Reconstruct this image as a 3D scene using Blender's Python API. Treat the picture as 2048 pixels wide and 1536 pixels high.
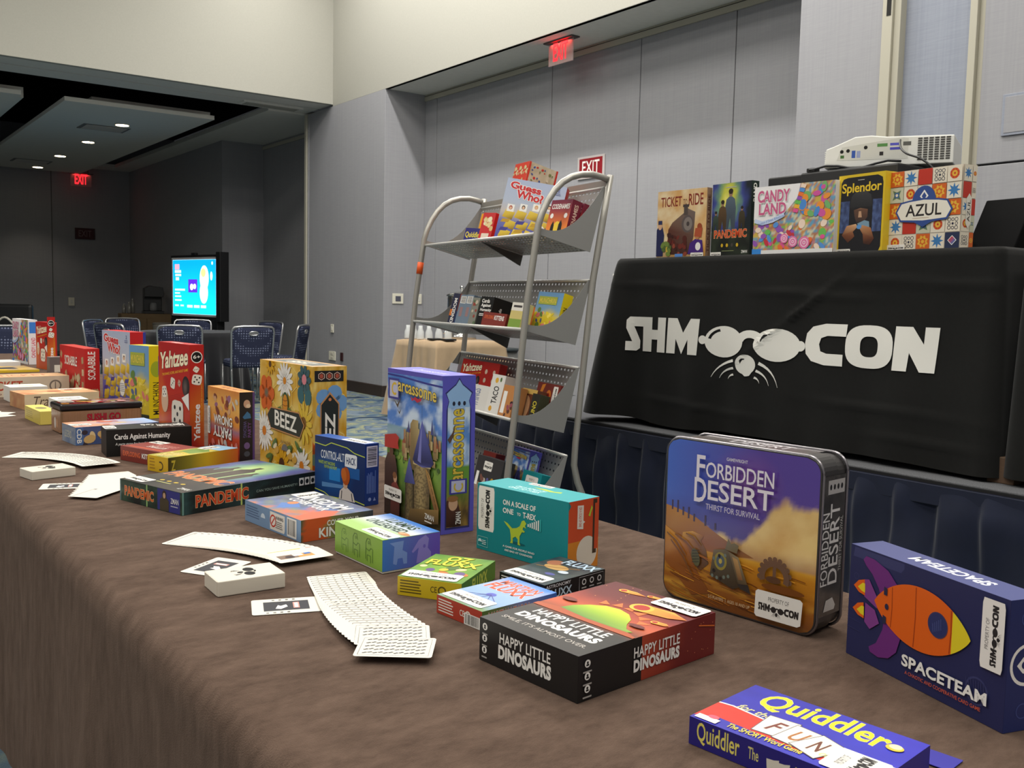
import bpy, bmesh, math, random
from math import sin, cos, pi, radians, sqrt, atan2, hypot
from mathutils import Vector, Matrix, noise
from mathutils.geometry import tessellate_polygon

random.seed(7)
sc = bpy.context.scene
COL = sc.collection
for o in list(bpy.data.objects):
    bpy.data.objects.remove(o)

# ---------------------------------------------------------------- camera
# world axes: +x towards the panelled wall, +y along it (away to the left), z up, metres
cam_d = bpy.data.cameras.new('camera')
cam = bpy.data.objects.new('camera', cam_d)
COL.objects.link(cam)
PITCH, ROLL, YAW = radians(4.911), radians(-1.24), radians(36.43)
_fw = Vector((sin(YAW) * cos(PITCH), cos(YAW) * cos(PITCH), -sin(PITCH)))
_rt = Vector((cos(YAW), -sin(YAW), 0))
_dn = _fw.cross(_rt)
_r = cos(ROLL) * _rt + sin(ROLL) * _dn
_d = -sin(ROLL) * _rt + cos(ROLL) * _dn
m = Matrix((_r, -_d, -_fw)).transposed().to_4x4()
m.translation = (0, 0, 1.165)
cam.matrix_world = m
cam_d.sensor_width = 36
cam_d.lens = 1929 / 2048 * 36
cam_d.clip_start = 0.02
cam_d.clip_end = 80
cam_d.dof.use_dof = True
cam_d.dof.focus_distance = 1.6
cam_d.dof.aperture_fstop = 36
sc.camera = cam

# ---------------------------------------------------------------- world, exposure
w = bpy.data.worlds.new('world')
sc.world = w
w.use_nodes = True
w.node_tree.nodes['Background'].inputs[0].default_value = (0.9, 0.95, 1, 1)
w.node_tree.nodes['Background'].inputs[1].default_value = 0.02
vs = sc.view_settings
vs.view_transform = 'Standard'
vs.look = 'None'
vs.exposure = 0.12
vs.gamma = 1
vs.use_curve_mapping = False
sc.cycles.max_bounces = 6
sc.cycles.diffuse_bounces = 4
sc.cycles.glossy_bounces = 3
sc.cycles.transparent_max_bounces = 6
sc.cycles.sample_clamp_indirect = 6
sc.cycles.caustics_reflective = False
sc.cycles.caustics_refractive = False


# ---------------------------------------------------------------- large area lights (ceiling luminaires of the room)
def area(name, loc, sx, sy, power, color=(1, 0.93, 0.82), rot=(0, 0, 0), spread=180):
    l = bpy.data.lights.new(name, 'AREA')
    l.shape = 'RECTANGLE'
    l.size, l.size_y = sx, sy
    l.energy = power
    l.color = color
    l.spread = radians(spread)
    o = bpy.data.objects.new(name, l)
    o.location = loc
    o.rotation_euler = rot
    COL.objects.link(o)
    return o


CEIL = 5.70
# wall-wash strip that rakes the panelled wall
area('wall_wash_light', (4.45, 6.6, CEIL - 0.06), 0.20, 8.4, 285, (1, 0.975, 0.935))
# grid of recessed troffers over the room
for _x in (-2.6, 0.4, 3.0):
    for _y in (-2.0, 1.2, 4.4, 7.6):
        area('troffer_light', (_x, _y, CEIL - 0.04), 1.2, 1.2, 80 if _x < 0 else (54 if _x < 1 else 64), (1, 0.96, 0.885))


# ================================================================ helpers
def S(r, g=None, b=None):
    """sRGB 0-255 (or hex string) to linear"""
    if isinstance(r, str):
        r = r.lstrip('#')
        r, g, b = int(r[0:2], 16), int(r[2:4], 16), int(r[4:6], 16)
    f = lambda c: (c / 255 / 12.92) if c / 255 <= 0.04045 else ((c / 255 + 0.055) / 1.055) ** 2.4
    return (f(r), f(g), f(b))


MATS = {}


def mat(name, color=(0.8, 0.8, 0.8), rough=0.6, metal=0.0, spec=0.5, noise_amt=0.0, noise_scale=30, bump=0.0, stretch=(1, 1, 1),
        sheen=0.0, emit=None, estr=1.0, alpha=None, trans=0.0, attr=False, coat=0.0):
    if name in MATS:
        return MATS[name]
    M = bpy.data.materials.new(name)
    M.use_nodes = True
    nt = M.node_tree
    P = nt.nodes['Principled BSDF']
    P.inputs['Base Color'].default_value = (*color, 1)
    P.inputs['Roughness'].default_value = rough
    P.inputs['Metallic'].default_value = metal
    P.inputs['Specular IOR Level'].default_value = spec
    if sheen:
        P.inputs['Sheen Weight'].default_value = sheen
        P.inputs['Sheen Roughness'].default_value = 0.5
    if coat:
        P.inputs['Coat Weight'].default_value = coat
        P.inputs['Coat Roughness'].default_value = 0.12
    if trans:
        P.inputs['Transmission Weight'].default_value = trans
    if alpha is not None:
        P.inputs['Alpha'].default_value = alpha
    src = None
    if attr:
        A = nt.nodes.new('ShaderNodeAttribute')
        A.attribute_name = 'Col'
        src = A.outputs['Color']
        nt.links.new(src, P.inputs['Base Color'])
    if noise_amt or bump:
        T = nt.nodes.new('ShaderNodeTexCoord')
        mp = nt.nodes.new('ShaderNodeMapping')
        mp.inputs['Scale'].default_value = stretch
        nt.links.new(T.outputs['Object'], mp.inputs['Vector'])
        N = nt.nodes.new('ShaderNodeTexNoise')
        N.inputs['Scale'].default_value = noise_scale
        N.inputs['Detail'].default_value = 4
        nt.links.new(mp.outputs[0], N.inputs['Vector'])
        if noise_amt and not attr:
            R = nt.nodes.new('ShaderNodeMapRange')
            R.inputs['From Min'].default_value = 0.25
            R.inputs['From Max'].default_value = 0.75
            R.inputs['To Min'].default_value = 1 - noise_amt
            R.inputs['To Max'].default_value = 1 + noise_amt
            nt.links.new(N.outputs['Fac'], R.inputs['Value'])
            X = nt.nodes.new('ShaderNodeVectorMath')
            X.operation = 'MULTIPLY'
            X.inputs[0].default_value = color
            nt.links.new(R.outputs[0], X.inputs[1])
            nt.links.new(X.outputs[0], P.inputs['Base Color'])
        if bump:
            B = nt.nodes.new('ShaderNodeBump')
            B.inputs['Strength'].default_value = bump
            B.inputs['Distance'].default_value = 0.002
            nt.links.new(N.outputs['Fac'], B.inputs['Height'])
            nt.links.new(B.outputs[0], P.inputs['Normal'])
    if emit is not None:
        if emit == 'attr':
            nt.links.new(src, P.inputs['Emission Color'])
        else:
            P.inputs['Emission Color'].default_value = (*emit, 1)
        P.inputs['Emission Strength'].default_value = estr
    MATS[name] = M
    return M


M_PRINT = mat('printed_card', rough=0.42, spec=0.4, attr=True)
M_PAPER = mat('printed_paper', rough=0.75, spec=0.25, attr=True)
M_TIN = mat('printed_tin', rough=0.22, spec=0.6, attr=True, coat=0.4)
M_CLOTHPRINT = mat('screen_printed_cloth', rough=0.9, spec=0.1, attr=True)
M_SCREEN = mat('lit_screen', rough=0.3, attr=True, emit='attr', estr=1.5)


def link(name, me, parent=None, material=None, loc=None, rot=None, kind=None):
    o = bpy.data.objects.new(name, me)
    COL.objects.link(o)
    if material is not None and me is not None and len(me.materials) == 0:
        me.materials.append(material)
    if parent is not None:
        o.parent = parent
    if loc is not None:
        o.location = loc
    if rot is not None:
        o.rotation_euler = rot
    if kind:
        o['kind'] = kind
    return o


def tag(o, label, cat, group=None):
    o['label'] = label
    o['category'] = cat
    if group:
        o['group'] = group
    return o


def thing(name, label, cat, loc=(0, 0, 0), rz=0.0, group=None):
    o = bpy.data.objects.new(name, None)
    o.empty_display_size = 0.05
    COL.objects.link(o)
    o.location = loc
    o.rotation_euler = (0, 0, rz)
    return tag(o, label, cat, group)


def copy_tree(o, parent=None):
    c = o.copy()
    COL.objects.link(c)
    c.parent = parent
    for ch in list(o.children):
        copy_tree(ch, c)
    return c


class MB:
    """collects boxes, tubes and lathes into one mesh"""

    def __init__(s):
        s.v, s.f = [], []

    def add(s, vs, fs):
        k = len(s.v)
        s.v += [tuple(p) for p in vs]
        s.f += [tuple(i + k for i in f) for f in fs]
        return s

    def box(s, x0, y0, z0, x1, y1, z1):
        return s.add([(x0, y0, z0), (x1, y0, z0), (x1, y1, z0), (x0, y1, z0), (x0, y0, z1), (x1, y0, z1), (x1, y1, z1), (x0, y1, z1)],
                     [(0, 3, 2, 1), (4, 5, 6, 7), (0, 1, 5, 4), (1, 2, 6, 5), (2, 3, 7, 6), (3, 0, 4, 7)])

    def tube(s, pts, r, n=10, closed=False, caps=True):
        pts = [Vector(p) for p in pts]
        L = len(pts)
        rings = []
        up = Vector((0.13, 0.21, 0.97)).normalized()
        for i, p in enumerate(pts):
            a = pts[(i - 1) % L] if (closed or i > 0) else p
            b = pts[(i + 1) % L] if (closed or i < L - 1) else p
            t = (b - a).normalized()
            q = t.cross(up)
            if q.length < 1e-3:
                q = t.cross(Vector((1, 0, 0)))
            q.normalize()
            u2 = q.cross(t)
            rr = r[i] if isinstance(r, (list, tuple)) else r
            rings.append([p + rr * (cos(2 * pi * k / n) * q + sin(2 * pi * k / n) * u2) for k in range(n)])
        vs = [p for ring in rings for p in ring]
        fs = []
        for i in range(L if closed else L - 1):
            j = (i + 1) % L
            for k in range(n):
                fs.append((i * n + k, i * n + (k + 1) % n, j * n + (k + 1) % n, j * n + k))
        if not closed and caps:
            fs.append(tuple(range(n))[::-1])
            fs.append(tuple((L - 1) * n + k for k in range(n)))
        return s.add(vs, fs)

    def lathe(s, prof, c=(0, 0, 0), n=24):
        vs, fs = [], []
        for r, z in prof:
            for k in range(n):
                vs.append((c[0] + r * cos(2 * pi * k / n), c[1] + r * sin(2 * pi * k / n), c[2] + z))
        for i in range(len(prof) - 1):
            for k in range(n):
                fs.append((i * n + k, i * n + (k + 1) % n, (i + 1) * n + (k + 1) % n, (i + 1) * n + k))
        fs.append(tuple(range(n))[::-1])
        fs.append(tuple((len(prof) - 1) * n + k for k in range(n)))
        return s.add(vs, fs)

    def prism(s, pts2, z0, z1, axis='z'):
        """extrude polygon (concave ok); axis gives the extrusion direction"""
        P = {'z': lambda a, b, c: (a, b, c), 'y': lambda a, b, c: (a, c, b), 'x': lambda a, b, c: (c, a, b)}[axis]
        n = len(pts2)
        vs = [P(a, b, z0) for a, b in pts2] + [P(a, b, z1) for a, b in pts2]
        fs = [(i, (i + 1) % n, n + (i + 1) % n, n + i) for i in range(n)]
        for t in tessellate_polygon([[Vector((a, b, 0)) for a, b in pts2]]):
            fs.append(tuple(t))
            fs.append(tuple(n + i for i in t[::-1]))
        return s.add(vs, fs)

    def mesh(s, name, smooth=False, bevel=0.0, seg=2):
        me = bpy.data.meshes.new(name)
        me.from_pydata(s.v, [], s.f)
        bm = bmesh.new()
        bm.from_mesh(me)
        bmesh.ops.recalc_face_normals(bm, faces=bm.faces)
        if bevel:
            bmesh.ops.bevel(bm, geom=[e for e in bm.edges if len(e.link_faces) == 2 and e.calc_face_angle(0) > 0.6], offset=bevel, segments=seg,
                            affect='EDGES', profile=0.5, clamp_overlap=True)
        bm.to_mesh(me)
        bm.free()
        if smooth:
            for p in me.polygons:
                p.use_smooth = True
        return me

    def build(s, name, material, parent=None, smooth=False, bevel=0.0, seg=2, **kw):
        me = s.mesh(name, smooth, bevel, seg)
        return link(name, me, parent, material, **kw)


def grid_mesh(name, nu, nv, fn, smooth=True, closed_u=False):
    vs = [tuple(fn(i / nu, j / nv)) for j in range(nv + 1) for i in range(nu if closed_u else nu + 1)]
    w_ = nu if closed_u else nu + 1
    fs = [(j * w_ + i, j * w_ + (i + 1) % w_, (j + 1) * w_ + (i + 1) % w_, (j + 1) * w_ + i) for j in range(nv) for i in range(nu)]
    me = bpy.data.meshes.new(name)
    me.from_pydata(vs, [], fs)
    if smooth:
        for p in me.polygons:
            p.use_smooth = True
    return me


def box_mesh(name, x0, y0, z0, x1, y1, z1, bevel=0.0, seg=2):
    return MB().box(x0, y0, z0, x1, y1, z1).mesh(name, bevel=bevel, seg=seg)


def fbm(x, y, z=0.0, oct=4):
    return noise.fractal(Vector((x, y, z)), 1.0, 2.0, oct)


def mix(a, b, t):
    t = max(0, min(1, t))
    return tuple(a[i] + (b[i] - a[i]) * t for i in range(3))


def ramp(stops, t):
    if t <= stops[0][0]:
        return stops[0][1]
    for (a, ca), (b, cb) in zip(stops, stops[1:]):
        if t <= b:
            return mix(ca, cb, (t - a) / (b - a + 1e-9))
    return stops[-1][1]


# ---------------------------------------------------------------- flat print: polygons with their own colours laid on a face
_TXT = {}


def text_tris(s, bold=0.0, shear=0.0, gap=1.0):
    key = (s, bold, shear, gap)
    if key in _TXT:
        return _TXT[key]
    cu = bpy.data.curves.new('lettering', 'FONT')
    cu.body = s
    cu.size = 1
    cu.offset = bold * 0.55
    cu.shear = shear
    cu.space_character = gap
    cu.resolution_u = 3
    cu.fill_mode = 'FRONT'
    cu.align_x = 'LEFT'
    ob = bpy.data.objects.new('lettering', cu)
    me = ob.to_mesh()
    vs = [(v.co.x, v.co.y) for v in me.vertices]
    fs = [tuple(p.vertices) for p in me.polygons]
    ob.to_mesh_clear()
    bpy.data.objects.remove(ob)
    bpy.data.curves.remove(cu)
    if not vs:
        vs, fs = [(0, 0), (1, 0), (0, 1)], []
    bb = (min(v[0] for v in vs), max(v[0] for v in vs), min(v[1] for v in vs), max(v[1] for v in vs))
    _TXT[key] = (vs, fs, bb)
    return _TXT[key]


class Art:
    STEP = 0.00005

    def __init__(s, w, h):
        s.w, s.h = w, h
        s.v, s.f, s.c = [], [], []
        s.k = 0
        s.clip = True

    def _emit(s, pts, faces, cols):
        k = len(s.v)
        z = s.k * s.STEP
        if s.clip:
            pts = [(min(max(x, 0), s.w), min(max(y, 0), s.h)) for x, y in pts]
        s.v += [(x, y, z) for x, y in pts]
        s.f += [tuple(i + k for i in f) for f in faces]
        s.c += cols
        s.k += 1
        return s

    def field(s, nx, ny, fn, u0=0, v0=0, u1=1, v1=1):
        pts = [((u0 + (u1 - u0) * i / nx) * s.w, (v0 + (v1 - v0) * j / ny) * s.h) for j in range(ny + 1) for i in range(nx + 1)]
        cols = [fn(i / nx, j / ny) for j in range(ny + 1) for i in range(nx + 1)]
        fs = [(j * (nx + 1) + i, j * (nx + 1) + i + 1, (j + 1) * (nx + 1) + i + 1, (j + 1) * (nx + 1) + i) for j in range(ny) for i in range(nx)]
        return s._emit(pts, fs, cols)

    def flat(s, col):
        return s.rect(0, 0, 1, 1, col)

    def rect(s, u0, v0, u1, v1, col, col2=None):
        c2 = col2 or col
        return s._emit([(u0 * s.w, v0 * s.h), (u1 * s.w, v0 * s.h), (u1 * s.w, v1 * s.h), (u0 * s.w, v1 * s.h)], [(0, 1, 2, 3)], [col, col, c2, c2])

    def poly(s, pts, col):
        """pts in face fractions; col one colour or one per point"""
        P = [(u * s.w, v * s.h) for u, v in pts]
        return s.mpoly(P, col)

    def mpoly(s, P, col):
        cols = list(col) if isinstance(col, list) else [col] * len(P)
        tri = tessellate_polygon([[Vector((x, y, 0)) for x, y in P]])
        A = sum(P[i][0] * P[(i + 1) % len(P)][1] - P[(i + 1) % len(P)][0] * P[i][1] for i in range(len(P)))
        fs = []
        for t in tri:
            a, b, c = [P[i] for i in t]
            cr = (b[0] - a[0]) * (c[1] - a[1]) - (b[1] - a[1]) * (c[0] - a[0])
            fs.append(tuple(t) if cr > 0 else tuple(t[::-1]))
        return s._emit(P, fs, cols)

    def ell(s, u, v, ru, rv, col, n=22, rot=0, col2=None, a0=0, a1=2 * pi):
        """ellipse; radii in metres fractions of face height"""
        cx, cy = u * s.w, v * s.h
        rx, ry = ru * s.h, rv * s.h
        pts = [(cx, cy)]
        full = abs(a1 - a0 - 2 * pi) < 1e-6
        for i in range(n + (0 if full else 1)):
            t = a0 + (a1 - a0) * i / n
            x, y = rx * cos(t), ry * sin(t)
            pts.append((cx + x * cos(rot) - y * sin(rot), cy + x * sin(rot) + y * cos(rot)))
        m_ = len(pts) - 1
        fs = [(0, 1 + i, 1 + (i + 1) % m_) for i in range(m_ if full else m_ - 1)]
        return s._emit(pts, fs, [col] + [col2 or col] * m_)

    def ring(s, u, v, r0, r1, col, n=24, a0=0, a1=2 * pi, sq=1.0, rot=0):
        cx, cy = u * s.w, v * s.h
        pts, fs = [], []
        for i in range(n + 1):
            t = a0 + (a1 - a0) * i / n
            for r in (r0, r1):
                x, y = r * s.h * cos(t), r * s.h * sq * sin(t)
                pts.append((cx + x * cos(rot) - y * sin(rot), cy + x * sin(rot) + y * cos(rot)))
        for i in range(n):
            fs.append((2 * i, 2 * i + 1, 2 * i + 3, 2 * i + 2))
        return s._emit(pts, fs, [col] * len(pts))

    def line(s, pts, wd, col):
        """stroke, width as fraction of face height"""
        P = [Vector((u * s.w, v * s.h)) for u, v in pts]
        hw = wd * s.h / 2
        vs = []
        for i, p in enumerate(P):
            a = P[max(0, i - 1)]
            b = P[min(len(P) - 1, i + 1)]
            t = b - a
            t = t / (t.length + 1e-9)
            q = Vector((-t.y, t.x)) * hw
            vs += [tuple(p - q), tuple(p + q)]
        fs = [(2 * i, 2 * i + 2, 2 * i + 3, 2 * i + 1) for i in range(len(P) - 1)]
        return s._emit(vs, fs, [col] * len(vs))

    def text(s, t, u0, v0, u1, v1, col, bold=0.0, rot=0, shear=0.0, gap=1.0, col2=None, keep=False, arc=0.0, out=None, ref=None, skew=0.0, outw=0.03):
        """lettering fitted to the rectangle; rot 0/90/180/270 turns it inside the rectangle"""
        if out is not None:
            s.text(t, u0, v0, u1, v1, out, bold + outw, rot, shear, gap, None, keep, arc, None, bold, skew)
        vs, fs, bb = text_tris(t, bold, shear, gap)
        if ref is not None:
            bb = text_tris(t, ref, shear, gap)[2]
        bw, bh = bb[1] - bb[0] + 1e-9, bb[3] - bb[2] + 1e-9
        asp = bw / bh
        vs = [((x - bb[0]) / bw, (y - bb[2]) / bh) for x, y in vs]
        X0, Y0, X1, Y1 = u0 * s.w, v0 * s.h, u1 * s.w, v1 * s.h
        W, H = X1 - X0, Y1 - Y0
        if rot in (90, 270):
            W, H = H, W
        if keep:
            k = min(W / asp, H)
            w_, h_ = k * asp, k
        else:
            w_, h_ = W, H
        cx, cy = (X0 + X1) / 2, (Y0 + Y1) / 2
        a = radians(rot)
        pts, cols = [], []
        for x, y in vs:
            px, py = (x - 0.5) * w_, (y - 0.5) * h_
            py += arc * h_ * (1 - min(1, abs(2 * x - 1)) ** 2) + skew * px
            pts.append((cx + px * cos(a) - py * sin(a), cy + px * sin(a) + py * cos(a)))
            cols.append(mix(col, col2, y) if col2 else col)
        return s._emit(pts, fs, cols)

    def build(s, name, parent, origin, U, V, material=M_PRINT, off=0.00008, wrap=None):
        U, V = Vector(U), Vector(V)
        N = U.cross(V)
        O = Vector(origin) + N * off
        me = bpy.data.meshes.new(name)
        if wrap:
            vs = [wrap(x, y, z) for x, y, z in s.v]
        else:
            vs = [tuple(O + U * x + V * y + N * z) for x, y, z in s.v]
        me.from_pydata(vs, [], s.f)
        at = me.color_attributes.new('Col', 'FLOAT_COLOR', 'POINT')
        buf = []
        for c in s.c:
            buf += [c[0], c[1], c[2], 1.0]
        at.data.foreach_set('color', buf)
        return link(name, me, parent, material)


WHITE, BLACK = S(238, 236, 230), S(18, 18, 18)


def shm_logo(A, u0, v0, u1, v1, col, rot=0, hole=None):
    """SHM (sunglasses) CON word mark in a rectangle, flat print"""
    W, H = (u1 - u0) * A.w, (v1 - v0) * A.h
    if rot in (90, 270):
        W, H = H, W
    cx, cy = (u0 + u1) / 2 * A.w, (v0 + v1) / 2 * A.h
    a = radians(rot)

    def T(x, y):
        px, py = (x - 0.5) * W, (y - 0.5) * H
        return (cx + px * cos(a) - py * sin(a), cy + px * sin(a) + py * cos(a))

    for P in SHM_POLYS:
        A.mpoly([T(x, y) for x, y in P], col)
        A.k -= 1
    if hole:
        for P in SHM_HOLES:
            A.k += 1
            A.mpoly([T(x, y) for x, y in P], hole)
            A.k -= 1
    A.k += 2


def _ellp(cx, cy, rx, ry, n=20, a0=0, a1=2 * pi):
    return [(cx + rx * cos(a0 + (a1 - a0) * i / n), cy + ry * sin(a0 + (a1 - a0) * i / n)) for i in range(n)]


def _arcband(cx, cy, rx0, ry0, rx1, ry1, a0, a1, n=10):
    o = [(cx + rx1 * cos(a0 + (a1 - a0) * i / n), cy + ry1 * sin(a0 + (a1 - a0) * i / n)) for i in range(n + 1)]
    i_ = [(cx + rx0 * cos(a0 + (a1 - a0) * i / n), cy + ry0 * sin(a0 + (a1 - a0) * i / n)) for i in range(n + 1)]
    return o + i_[::-1]


def _se(cx, cy, rx, ry, p, ts):
    return [(cx + rx * (abs(cos(t)) ** p) * (1 if cos(t) >= 0 else -1), cy + ry * (abs(sin(t)) ** p) * (1 if sin(t) >= 0 else -1)) for t in ts]


def _whisk(x0, y0, x1, y1, bend, w0, n=7):
    """tapered curved stroke from the thick inner end to a pointed outer end"""
    A_, B_ = [], []
    mx, my = (x0 + x1) / 2 + bend[0], (y0 + y1) / 2 + bend[1]
    for k in range(n):
        t = k / (n - 1)
        x = (1 - t) ** 2 * x0 + 2 * t * (1 - t) * mx + t * t * x1
        y = (1 - t) ** 2 * y0 + 2 * t * (1 - t) * my + t * t * y1
        q = w0 * (1 - .85 * t)
        A_.append((x + q * .05 * (1 if x1 > x0 else -1), y + q))
        B_.append((x - q * .05 * (1 if x1 > x0 else -1), y - q))
    return A_ + B_[::-1]


# word mark, x 0..1 over the whole width, y 0 (bottom of letters) .. 1 (top of letters); whiskers hang below 0
SHM_POLYS = [
    # S running into H
    [(0.003, 0.0), (0.040, 0.0), (0.054, 0.08), (0.055, 0.30), (0.030, 0.72), (0.066, 0.72), (0.066, 0.0), (0.104, 0.0), (0.104, 0.36), (0.128, 0.36),
     (0.128, 0.0), (0.159, 0.0), (0.159, 1.0), (0.128, 1.0), (0.128, 0.64), (0.104, 0.64), (0.104, 1.0), (0.014, 1.0), (0.003, 0.9), (0.003, 0.66),
     (0.024, 0.27), (0.003, 0.27)],
    # M
    [(0.166, 0.0), (0.200, 0.0), (0.202, 0.42), (0.228, 0.0), (0.252, 0.42), (0.254, 0.0), (0.290, 0.0), (0.296, 1.0), (0.262, 1.0), (0.232, 0.60),
     (0.206, 1.0), (0.168, 1.0)],
    # C
    [(0.758, 0.0), (0.758, 0.28), (0.712, 0.28), (0.694, 0.33), (0.689, 0.50), (0.694, 0.65), (0.712, 0.71), (0.764, 0.71), (0.766, 1.0), (0.706, 1.0),
     (0.668, 0.92), (0.651, 0.75), (0.647, 0.5), (0.651, 0.25), (0.668, 0.08), (0.706, 0.0)],
    # N
    [(0.890, 0.0), (0.926, 0.0), (0.930, 0.42), (0.957, 0.0), (0.993, 0.0), (1.0, 1.0), (0.966, 1.0), (0.964, 0.62), (0.936, 1.0), (0.894, 1.0)],
    # O as a closed band
    _se(.826, .5, .063, .5, .72, [pi / 2 + 2 * pi * i / 36 for i in range(37)]) + _se(.826, .5, .024, .24, .72, [pi / 2 - 2 * pi * i / 36 for i in range(37)]),
    # sunglasses
    _ellp(.384, .42, .067, .42, 28), _ellp(.561, .41, .073, .42, 28), _ellp(.309, .44, .014, .12, 14), _ellp(.634, .42, .014, .13, 14),
    _arcband(.475, .44, .022, .12, .050, .32, .1, pi - .1, 12),
    # nose
    [(.463 + .034 * cos(t), -.14 + .26 * sin(t) - (.05 if -2.2 < t - 0 < -.9 else 0)) for t in [-pi / 2 + 2 * pi * i / 26 for i in range(26)]],
    # whiskers
    _whisk(.421, -.06, .344, -.55, (-.018, .12), .035), _whisk(.422, -.26, .373, -.56, (-.012, .09), .030), _whisk(.423, -.43, .404, -.56, (-.006, .04), .026),
    _whisk(.507, -.08, .571, -.66, (.018, .14), .038), _whisk(.499, -.28, .542, -.64, (.012, .10), .032), _whisk(.494, -.46, .511, -.60, (.006, .05), .028)]
SHM_HOLES = [_arcband(.384, .42, .046, .28, .056, .35, 1.85, 2.95, 8), _arcband(.561, .41, .050, .28, .060, .35, 1.85, 2.95, 8),
             _arcband(.463, -.14, .016, .12, .023, .18, 1.7, 3.0, 6)]


def sticker(A, u0, v0, u1, v1, rot=0, tiny=False):
    """white PROPERTY OF sticker"""
    ru, rv = 0.05 * (u1 - u0), 0.08 * (v1 - v0)
    A.poly([(u0 + ru, v0), (u1 - ru, v0), (u1, v0 + rv), (u1, v1 - rv), (u1 - ru, v1), (u0 + ru, v1), (u0, v1 - rv), (u0, v0 + rv)], S(236, 232, 224))
    du, dv = u1 - u0, v1 - v0
    g = S(95, 92, 90)
    k = S(42, 40, 40)
    if rot == 0:
        A.text('PROPERTY OF', u0 + .28 * du, v0 + .66 * dv, u0 + .72 * du, v0 + .82 * dv, g)
        shm_logo(A, u0 + .07 * du, v0 + .28 * dv, u0 + .93 * du, v0 + .55 * dv, k)
    elif rot == 90:
        A.text('PROPERTY OF', u0 + .18 * du, v0 + .28 * dv, u0 + .34 * du, v0 + .72 * dv, g, rot=90)
        shm_logo(A, u0 + .45 * du, v0 + .07 * dv, u0 + .72 * du, v0 + .93 * dv, k, rot=90)
    elif rot == 270:
        A.text('PROPERTY OF', u0 + .66 * du, v0 + .28 * dv, u0 + .82 * du, v0 + .72 * dv, g, rot=270)
        shm_logo(A, u0 + .28 * du, v0 + .07 * dv, u0 + .55 * du, v0 + .93 * dv, k, rot=270)
    else:
        A.text('PROPERTY OF', u0 + .28 * du, v0 + .18 * dv, u0 + .72 * du, v0 + .34 * dv, g, rot=180)
        shm_logo(A, u0 + .07 * du, v0 + .45 * dv, u0 + .93 * du, v0 + .72 * dv, k, rot=180)


def barcode(A, u0, v0, u1, v1, seed=1, vert=True):
    A.rect(u0, v0, u1, v1, S(232, 230, 224))
    r = random.Random(seed)
    if vert:
        x = u0 + .08 * (u1 - u0)
        while x < u1 - .1 * (u1 - u0):
            q = r.uniform(.015, .05) * (u1 - u0)
            A.rect(x, v0 + .1 * (v1 - v0), x + q, v1 - .08 * (v1 - v0), S(40, 40, 40))
            A.k -= 1
            x += q + r.uniform(.02, .05) * (u1 - u0)
    else:
        y = v0 + .08 * (v1 - v0)
        while y < v1 - .1 * (v1 - v0):
            q = r.uniform(.015, .05) * (v1 - v0)
            A.rect(u0 + .1 * (u1 - u0), y, u1 - .08 * (u1 - u0), y + q, S(40, 40, 40))
            A.k -= 1
            y += q + r.uniform(.02, .05) * (v1 - v0)
    A.k += 1


def smalllines(A, u0, v0, u1, v1, n, col, seed=3, rot=0):
    r = random.Random(seed)
    for i in range(n):
        if rot == 0:
            v = v1 - (i + .5) * (v1 - v0) / n
            A.rect(u0, v - .22 * (v1 - v0) / n, u0 + (u1 - u0) * r.uniform(.7, 1), v + .22 * (v1 - v0) / n, col)
        else:
            u = u0 + (i + .5) * (u1 - u0) / n
            A.rect(u - .22 * (u1 - u0) / n, v0, u + .22 * (u1 - u0) / n, v0 + (v1 - v0) * r.uniform(.7, 1), col)
        A.k -= 1
    A.k += 1


def blobs(A, n, u0, v0, u1, v1, cols, r0, r1, seed=1, asp=1.0):
    r = random.Random(seed)
    for i in range(n):
        A.ell(r.uniform(u0, u1), r.uniform(v0, v1), r.uniform(r0, r1), r.uniform(r0, r1) * asp, r.choice(cols), n=12, rot=r.uniform(0, 3))


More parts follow.
